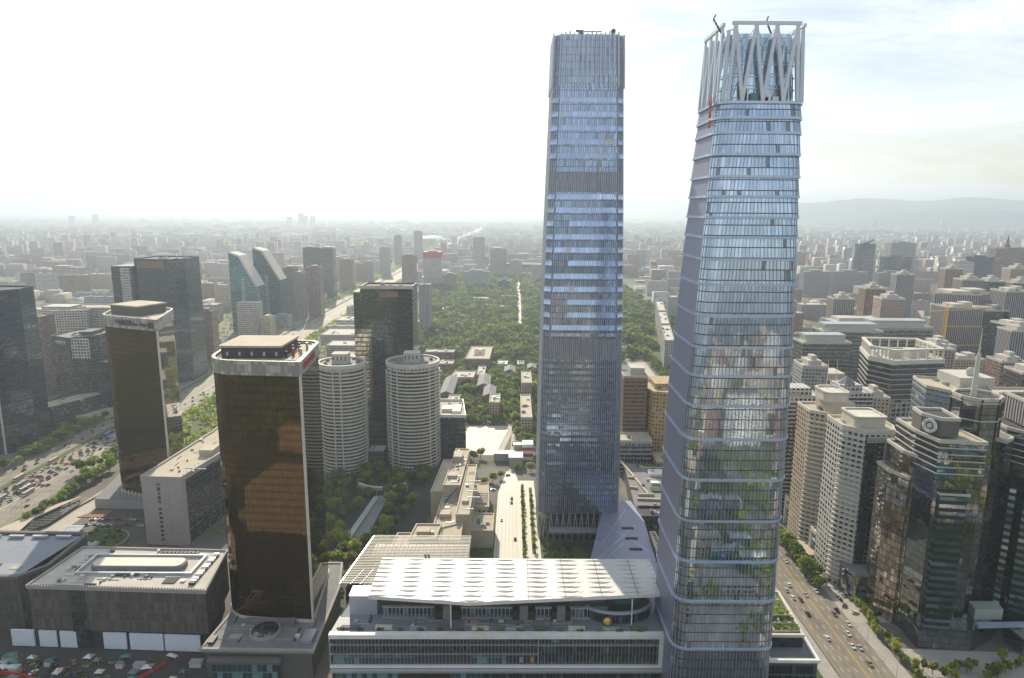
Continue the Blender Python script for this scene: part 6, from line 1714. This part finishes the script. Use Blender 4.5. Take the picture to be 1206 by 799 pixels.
for _ in range(9000):
    x, y = rg.uniform(-235, 330), 1015 + 1320 * rg.random()
    if x < -150 - (y - 1015) * .1: continue
    if 9 < x < 28 and y > 1300: continue
    if built(x, y, 3): continue
    if (math.sin(x * .051 + 1) + math.sin(y * .033) + math.sin((x + y) * .018)) < -1.7: continue
    pts.append((x, y, 0, rg.choice([3.5, 5, 6, 7, 9.5]) * rg.uniform(.85, 1.15)))
for _ in range(1700):
    x, y = rg.uniform(-130, 60), rg.uniform(640, 1015)
    if built(x, y, 3) or (-52 < x < 6 and y < 700) or (x < -62 and y < 660): continue
    pts.append((x, y, 0, rg.uniform(3, 5.5)))
for _ in range(900):
    x, y = rg.uniform(205, 262), rg.uniform(760, 1300)
    if built(x, y, 2): continue
    pts.append((x, y, 0, rg.uniform(3, 5.5)))
woods('park_woods', 'broad sunlit green mass of park trees between the towers and the hazy city', pts, .34, 40, [M['leaf'], M['leafy']])
pts = []
for _ in range(1500):   # both sides of the avenue
    y = 600 + 2600 * rg.random() ** 1.4
    pts.append((rg.choice([-355, -349, -443, -449]) + rg.uniform(-6, 6), y, 0, rg.uniform(3, 5)))
for _ in range(700):
    x, y = rg.uniform(-340, -165), rg.uniform(590, 1010)
    if built(x, y, 2): continue
    pts.append((x, y, 0, rg.uniform(2.5, 5)))
for _ in range(9000):
    y = 700 + 2600 * rg.random(); x = rg.uniform(-y * .84, y * .84)
    if -420 < x < -352 or (-250 < x < 330 and y < 2330 and y > 1000) or built(x, y, 3): continue
    if -60 < x < 30 and y < 1010: continue
    if 150 < x < 212 and y < 1300: continue
    if math.sin(x * .011) + math.sin(y * .0132 + 1.3) < -.5: continue
    pts.append((x, y, 0, rg.uniform(3, 6)))
for _ in range(7000):
    y = 3000 + 6500 * rg.random() ** 1.3; x = rg.uniform(-y * .84, y * .84)
    if -420 < x < -352: continue
    if math.sin(x * .0021 + 2) + math.sin(y * .0031) + math.sin(x * .007 + y * .006) < .1: continue
    pts.append((x, y, 0, rg.uniform(9, 18)))
for _ in range(3800):  # unseen trees behind the viewpoint, added for the reflections
    x, y = rg.uniform(-900, 900), rg.uniform(-1400, -40)
    if not (-480 < x < -90 and y > -420) and math.sin(x * .013 + 1) + math.sin(y * .019) < .1: continue
    pts.append((x, y, 0, rg.uniform(4, 8)))
for _ in range(1500): pts.append((rg.uniform(-480, -90), rg.uniform(-430, 10), 0, rg.uniform(4, 7)))  # denser unseen trees, added to darken the gold glass reflections
for _ in range(420): pts.append((rg.uniform(80, 430), rg.uniform(-80, 215), 0, rg.uniform(3, 6)))  # unseen greenery added for the right-hand towers to mirror
woods('street_tree_woods', 'scattered street trees melting into the hazy city fabric, with unseen trees added for reflections', pts, .45, 12, [M['leaf'], M['leafy']])

# ================================================================== cars and buses
def car_parts(L=4.5, W_=1.8, van=False):
    b = MB()
    prof = [(-L / 2, .35), (-L / 2, .8), (-L * .30, .92), (L * .28, .90), (L / 2, .72), (L / 2, .35)]
    for s in (-1, 1):
        f = [(p[0], s * W_ / 2 * (1 if p[1] < .9 else .94), p[1]) for p in prof]; b.face(f if s < 0 else f[::-1])
    for p, q_ in zip(prof, prof[1:] + prof[:1]):
        b.face([(p[0], -W_ / 2, p[1]), (p[0], W_ / 2, p[1]), (q_[0], W_ / 2, q_[1]), (q_[0], -W_ / 2, q_[1])][::-1])
    c = MB(); t0_, t1_ = (-L * .44, L * .26) if van else (-L * .34, L * .20)
    hi = 1.75 if van else 1.42
    a = [(t0_, -W_ * .45), (t1_, -W_ * .45), (t1_, W_ * .45), (t0_, W_ * .45)]; d = [(t0_ + .5, -W_ * .38), (t1_ - .7, -W_ * .38), (t1_ - .7, W_ * .38), (t0_ + .5, W_ * .38)]
    c.wall(a, .88, hi, 0, top=d)
    r = MB(); r.prism(d, hi, hi + .05)
    w = MB()
    return b, c, r
body_b, cab_b, roof_b = car_parts()
CB = body_b.mesh('car_body', [M['carpaint']]); CC = cab_b.mesh('car_windows', [M['carglass']]); CR = roof_b.mesh('car_roof', [M['carpaint']])
wb_ = MB()
ring_ = [(.32 * math.cos(k * math.pi / 5), .32 * math.sin(k * math.pi / 5)) for k in range(10)]
for s in (-1, 1):
    wb_.face([(x, s * .1, z) for x, z in (ring_ if s < 0 else ring_[::-1])])
for k in range(10):
    (xa, za), (xb, zb) = ring_[k], ring_[(k + 1) % 10]; wb_.face([(xa, -.1, za), (xb, -.1, zb), (xb, .1, zb), (xa, .1, za)])
WH = wb_.mesh('wheel', [M['rubber']])
# far cars: one small mesh
sm = MB()
for src, mi in ((body_b, 0), (cab_b, 1), (roof_b, 0)):
    for f in src.f: sm.face([src.v[i] for i in f], mi)
SMALL = sm.mesh('car', [M['carpaint'], M['carglass']])
PAINT = [((.75, .75, .73), 'white'), ((.5, .5, .5), 'silver'), ((.03, .03, .035), 'black'), ((.12, .13, .14), 'dark grey'), ((.35, .04, .03), 'red'), ((.05, .08, .2), 'blue'), ((.30, .26, .12), 'tan'), ((.7, .68, .6), 'cream')]
ncar = [0]
def car(x, y, rz, where, near=False, z=.16, c=None):
    col, cn = c or rg.choice(PAINT)
    ncar[0] += 1
    if not near:
        o = bpy.data.objects.new('car', SMALL); COL.objects.link(o); o.color = (*col, 1)
        o.location = (x, y, z - .05); o.rotation_euler.z = rz; o.scale.z = rg.uniform(.95, 1.15)
        tag(o, f'{cn} car {where}', 'car', f'cars {where}'); return o
    root = thing('car', f'{cn} car {where}', 'car', (x, y, z), f'cars {where}')
    root.rotation_euler.z = rz
    for nm, me in (('body', CB), ('windows', CC), ('roof', CR)):
        o = bpy.data.objects.new(nm, me); COL.objects.link(o); o.parent = root; o.color = (*col, 1)
    for sx in (-1.35, 1.35):
        for sy in (-.82, .82):
            o = bpy.data.objects.new('wheel', WH); COL.objects.link(o); o.parent = root; o.location = (sx, sy, .32)
    return root
H_ = math.pi / 2
lanes = [-409, -405.7, -402.3, -398.8, -395.2, -391.7, -388.3]
for x in lanes:      # dense queue in the far carriageway
    y = rg.uniform(462, 470)
    while y < 700:
        if rg.random() < .93: car(x + rg.uniform(-.4, .4), y, -H_ + rg.uniform(-.04, .04), 'in the dense queue on the avenue beside the lettered tower')
        y += rg.uniform(6.5, 12.5) * (1 + (y - 460) / 700)
for x in (-384, -380.5, -377, -373.5, -370, -366):
    y = rg.uniform(480, 530)
    while y < 860:
        if rg.random() < .7: car(x, y, H_, 'on the near carriageway of the avenue')
        y += rg.uniform(22, 60)
for x in (-433, -428, -423):
    y = rg.uniform(560, 580)
    while y < 760: car(x, y, -H_, 'on the far side road beyond the avenue'); y += rg.uniform(16, 44)
for _ in range(26): car(rg.choice([-404, -399, -394, -389, -382, -376]), rg.uniform(720, 1500), -H_, 'far up the avenue')
def bus(x, y, rz, label, col, L=11.5):
    root = thing('bus', label, 'bus', (x, y, .16), 'buses on the avenue'); root.rotation_euler.z = rz
    q = MB(); q.box(-L / 2, L / 2, -1.25, 1.25, .4, 1.5); q.box(-L / 2, L / 2, -1.25, 1.25, 2.5, 3.05)
    o = bpy.data.objects.new('body', q.mesh('bus_body', [M['carpaint']])); COL.objects.link(o); o.parent = root; o.color = (*col, 1)
    q = MB(); q.box(-L / 2 + .05, L / 2 - .05, -1.2, 1.2, 1.5, 2.5)
    o = bpy.data.objects.new('windows', q.mesh('bus_windows', [M['carglass']])); COL.objects.link(o); o.parent = root
    q = MB(); q.box(-3.5, -1, -.7, .7, 3.05, 3.35); q.box(1.5, 3, -.7, .7, 3.05, 3.3)
    o = bpy.data.objects.new('roof_unit', q.mesh('bus_roof_unit', [M['offwhite']])); COL.objects.link(o); o.parent = root
    for sx in (-L * .32, L * .30):
        for sy in (-1.15, 1.15):
            o = bpy.data.objects.new('wheel', WH); COL.objects.link(o); o.parent = root; o.location = (sx, sy, .42); o.scale = (1.4, 1.4, 1.4)
for (x, y, lab, col) in ((-412.5, 510, 'white bus in the queue near the left edge, lowest of the buses', (.8, .8, .75)), (-414, 542, 'cream long bus in the upper queue', (.75, .7, .55)), (-393, 520, 'white bus in the middle of the queue', (.8, .8, .8)), (-385, 512, 'cream bus alone on the near side of the queue', (.8, .74, .6)),
        (-402, 528, 'grey bus boxed in by cars', (.45, .45, .45)), (-411.5, 582, 'tan bus farther up the queue', (.6, .5, .35)), (-405, 655, 'blue bus far up the avenue beside the lettered tower', (.1, .2, .45)), (-398, 500, 'pale bus amid the lowest cars', (.6, .62, .6))):
    bus(x, y, H_, lab, col)
nr = [(170.5, 383, H_, 0), (166.5, 377, H_, 1), (171, 367, H_, 4), (167.3, 369, H_, 0), (183, 334, -H_, 0), (180, 323, -H_, 0), (183.3, 322, -H_, 1), (182, 309, -H_, 6), (176, 372, -H_, 1), (187.2, 356, -H_, 2), (184, 352, -H_, 3), (180, 412, -H_, 0), (168, 402, H_, 2), (172, 430, H_, 3), (169, 352, H_, 2), (187.5, 343, -H_, 0), (170, 330, H_, 0), (186.8, 386, -H_, 2), (184, 376, -H_, 0), (167, 415, H_, 5)]
for (x, y, a, ci) in nr: car(x, y, a, 'on the wide road below the residential pair', True, c=PAINT[ci])
for (x, y, a, ci) in ((194, 361, .9, 3), (196.5, 354, .2, 0), (194.5, 368, H_, 2), (198, 372, H_, 1), (193.5, 380, H_, 0), (208, 352, .1, 2), (213, 349, 0, 0)): car(x, y, a, 'in the forecourt of the residential pair', True, c=PAINT[ci])
for (x, y, a, ci) in ((.5, 508, H_, 2), (.4, 500, H_, 2), (3.0, 440, H_, 2), (-8, 560, .4, 2), (-3, 556, .2, 3), (.3, 566, H_, 0), (3.4, 576, H_, 2), (-7, 470, H_, 0), (-8.8, 360, H_, 1)): car(x, y, a, 'on the bright central street', True, c=PAINT[ci])
for k in range(7): car(-20 + rg.uniform(-9, 7), 522 + rg.uniform(0, 22), rg.uniform(0, 3), 'parked between trees left of the bright street', True)
for k in range(26): car(-46 + (k % 13) * 3.4, 697 + (k // 13) * 9, H_, 'parked in the row behind the sports court')
for k in range(16): car(-306 + (k % 8) * 5.6 + rg.uniform(-1, 1), 458 + (k // 8) * 9 + rg.uniform(-1, 1), rg.uniform(-.3, .3), 'parked in front of the slab hotel')
for k in range(8): car(-315 + rg.uniform(-.3, .3) + (k % 2) * 3.2, 441 + (k // 2) * 4.2, .5, 'parked beside the oval mound')
for k in range(16): car(-75 - (k % 2) * 5 + rg.uniform(-1, 1), 356 + (k // 2) * 4.6, .1, 'parked along the lane between gold tower and mall')
for k in range(12): car(-142 + rg.uniform(0, 14), 388 + k * 12, rg.choice([0, H_]), 'parked under the dark garden trees')

# ================================================================== oval mound, hotel forecourt, left square
md = thing('oval_garden', 'oval hedge garden with a small glass dome before the slab hotel', 'garden', (-283, 434, 0))
q = MB(); q.prism(ngon(-283, 434, 18.5, 36, 0, 17), 0, .9); q.build('bed', M['lawn'], md)
q = MB(); q.ring(ngon(-283, 434, 18.5, 36, 0, 17), ngon(-283, 434, 19.2, 36, 0, 17.7), 0, 1.2); q.build('kerb', M['concrete'], md)
q = MB(); q.ball(-283, 428, .9, 4.6, 3.6, 2.2, 0, 20, 6, True); q.build('glass_dome', M['canopyglass'], md)
dc_ = thing('drive_canopy', 'curved cream canopy roof sweeping beside the hotel approach road', 'canopy', (-348, 455, 0))
q = MB(); o1 = [(-358, 440), (-352, 462), (-343, 486), (-334, 500)]; o2 = [(-334, 498), (-339.5, 480), (-345, 460), (-341, 440)]
q.prism(ccw(o1 + o2), 3.6, 4.2); q.build('roof', M['beige'], dc_)
q = MB(); q.prism(ccw([(-345, 462), (-341, 440), (-331, 455), (-330, 490), (-334, 497)]), 2.0, 2.4); q.build('dark_pool', M['darkglass'], dc_)
for x, y in ((-350, 446), (-344, 470), (-338, 490)):
    q = MB(); q.tube(x, y, 0, 3.6, .4); q.build('column', M['concrete'], dc_)
fb = thing('flower_bed', 'red-brown flower bed with dark figures-like bollards by the forecourt', 'flower bed', (-306, 476, 0))
q = MB(); q.prism([(-320, 470), (-300, 470), (-300, 482), (-312, 482)], 0, .6); q.build('bed', M['brick'], fb)
for (a, c) in (((-336, 440), (-320, 560)), ((-318, 500), (-316, 540))):
    w = thing('low_red_wall', ['long low red-brown kerb wall along the hotel approach', 'short low red-brown kerb wall by the flower bed'][0 if a[0] == -336 else 1], 'wall', (a[0], a[1], 0))
    q = MB(); q.bar((*a, .7), (*c, .7), .8, 1.2); q.build('wall', M['brick'], w)
for k in range(9):
    s_ = thing('parking_shelter', 'pale flat parking shelter strip next to the oval mound', 'shelter', (-309.5, 437 + k * 2.0, 0), 'parking shelters next to the oval mound')
    q = MB(); q.box(-317 + k * .2, -301 - k * .3, 436 + k * 2, 437.3 + k * 2, 2.1, 2.3); q.build('roof', M['steel'], s_)
# the cluttered square at lower left
rg = random.Random(55)
for k in range(46):
    x, y = rg.uniform(-262, -155), rg.uniform(284, 311)
    w, d = rg.uniform(2.5, 6), rg.uniform(2, 4)
    kind_ = rg.choice(['tent', 'tent', 'planter', 'box'])
    if kind_ == 'tent':
        o = thing('market_tent', 'small pale or teal tent roof in the cluttered square at the lower left', 'tent', (x, y, 0), 'tents in the cluttered square')
        q = MB(); P4 = rect(x - w / 2, x + w / 2, y - d / 2, y + d / 2, rg.uniform(-20, 20)); ap = (x, y, 4.0)
        for i in range(4): q.face([(*P4[i], 2.6), (*P4[(i + 1) % 4], 2.6), ap])
        q.build('roof', M[rg.choice(['offwhite', 'teal', 'roofgrey', 'steel'])], o)
        for i in range(4):
            q = MB(); q.bar((*P4[i], 0), (*P4[i], 2.6), .15); q.build('pole', M['steel'], o)
    elif kind_ == 'planter':
        o = thing('planter', 'square shrub planter in the cluttered square at the lower left', 'planter', (x, y, 0), 'planters in the cluttered square')
        q = MB(); q.box(x - w / 3, x + w / 3, y - d / 3, y + d / 3, 0, .9); q.build('box', M['concrete'], o)
        q = MB()
        for j in range(90):
            p = Vector((x + rg.uniform(-w / 3, w / 3), y + rg.uniform(-d / 3, d / 3), .9 + rg.uniform(0, 1.2))); a = Vector((rg.uniform(-1, 1), rg.uniform(-1, 1), rg.uniform(-.6, .6))).normalized() * .4; c = a.orthogonal().normalized() * .35
            q.face([p + a, p + c, p - a, p - c])
        q.build('shrub', M['leaf'], o)
    else:
        o = thing('site_cabin', 'flat roofed cabin in the cluttered square at the lower left', 'cabin', (x, y, 0), 'cabins in the cluttered square')
        q = MB(); q.box(x - w / 2, x + w / 2, y - d / 2, y + d / 2, 0, 2.6); q.build('wall', M['offwhite'], o)
        q = MB(); q.box(x - w / 2 - .2, x + w / 2 + .2, y - d / 2 - .2, y + d / 2 + .2, 2.6, 2.8); q.build('roof', M[rg.choice(['roofgrey', 'bluefin', 'teal'])], o)
for k in range(14): car(-244 + rg.uniform(0, 34), 296 + rg.uniform(0, 14), rg.uniform(0, 3), 'parked in the cluttered square at the lower left', True)
hb2 = thing('red_hoarding', 'curved red hoarding strip across the cluttered square', 'hoarding', (-250, 290, 0))
q = MB(); pr = [(-262, 298), (-250, 298), (-238, 296), (-229, 292.5), (-224, 288)]
for a, c in zip(pr, pr[1:]): q.bar((*a, 1), (*c, 1), .5, 2)
q.build('panel', M['red'], hb2)
hb3 = thing('red_hoarding', 'straight short red hoarding on the right of the cluttered square', 'hoarding', (-178, 300, 0))
q = MB(); q.bar((-184, 288, 1), (-172, 306, 1), .5, 2); q.build('panel', M['red'], hb3)
gn = thing('green_netting', 'long strips of green netting laid over the cluttered square', 'netting', (-205, 292, 0))
q = MB(); q.prism([(-212, 286), (-196, 297), (-194, 295.5), (-209, 284)], .4, 1.0); q.build('netting', M['courtgreen'], gn)
q = MB(); q.prism([(-200, 296), (-184, 286), (-186, 284.5), (-202, 294)], .4, 1.0); q.build('netting', M['courtgreen'], gn)
sheet('square_lawn', [(-275, 283), (-240, 283), (-243, 291), (-275, 294)], .12, 'lawn')
# lamps along the roads
LM = MB(); LM.tube(0, 0, 0, 9, .14, .09, 6); LPm = LM.mesh('pole', [M['steel']])
LA = MB(); LA.bar((0, 0, 9), (2.2, 0, 9.5), .12); LA.box(1.8, 2.9, -.18, .18, 9.4, 9.55); LAm = LA.mesh('lamp_head', [M['offwhite']])
for (xs, y0, y1, st_, where, a) in ((189.2, 270, 600, 28, 'along the wide road below the residential pair', math.pi), (-360, 470, 760, 32, 'along the near side of the avenue', math.pi), (-414, 520, 800, 32, 'on the far median of the avenue', 0)):
    y = y0
    while y < y1:
        o = thing('street_lamp', 'slim grey street lamp ' + where, 'street lamp', (xs, y, .15), 'street lamps ' + where); o.rotation_euler.z = a
        for nm, me in (('pole', LPm), ('lamp_head', LAm)):
            c = bpy.data.objects.new(nm, me); COL.objects.link(c); c.parent = o
        y += st_

# ================================================================== air
hz = MB(); hz.box(-20000, 20000, -9000, 21000, -1.5, 530)
hm = bpy.data.materials.new('haze'); hm.use_nodes = True
for nd in list(hm.node_tree.nodes): hm.node_tree.nodes.remove(nd)
ho_ = hm.node_tree.nodes.new('ShaderNodeOutputMaterial'); pv = hm.node_tree.nodes.new('ShaderNodeVolumePrincipled')
pv.inputs['Color'].default_value = (.74, .87, 1.0, 1)
pv.inputs['Density'].default_value = 1.35e-4
pv.inputs['Anisotropy'].default_value = .4
hm.node_tree.links.new(pv.outputs[0], ho_.inputs['Volume'])
haze = hz.build('haze', hm); haze['kind'] = 'stuff'
haze['label'] = 'pale afternoon haze over the whole city'
for o in SC.objects:
    if '_o' in o: del o['_o']
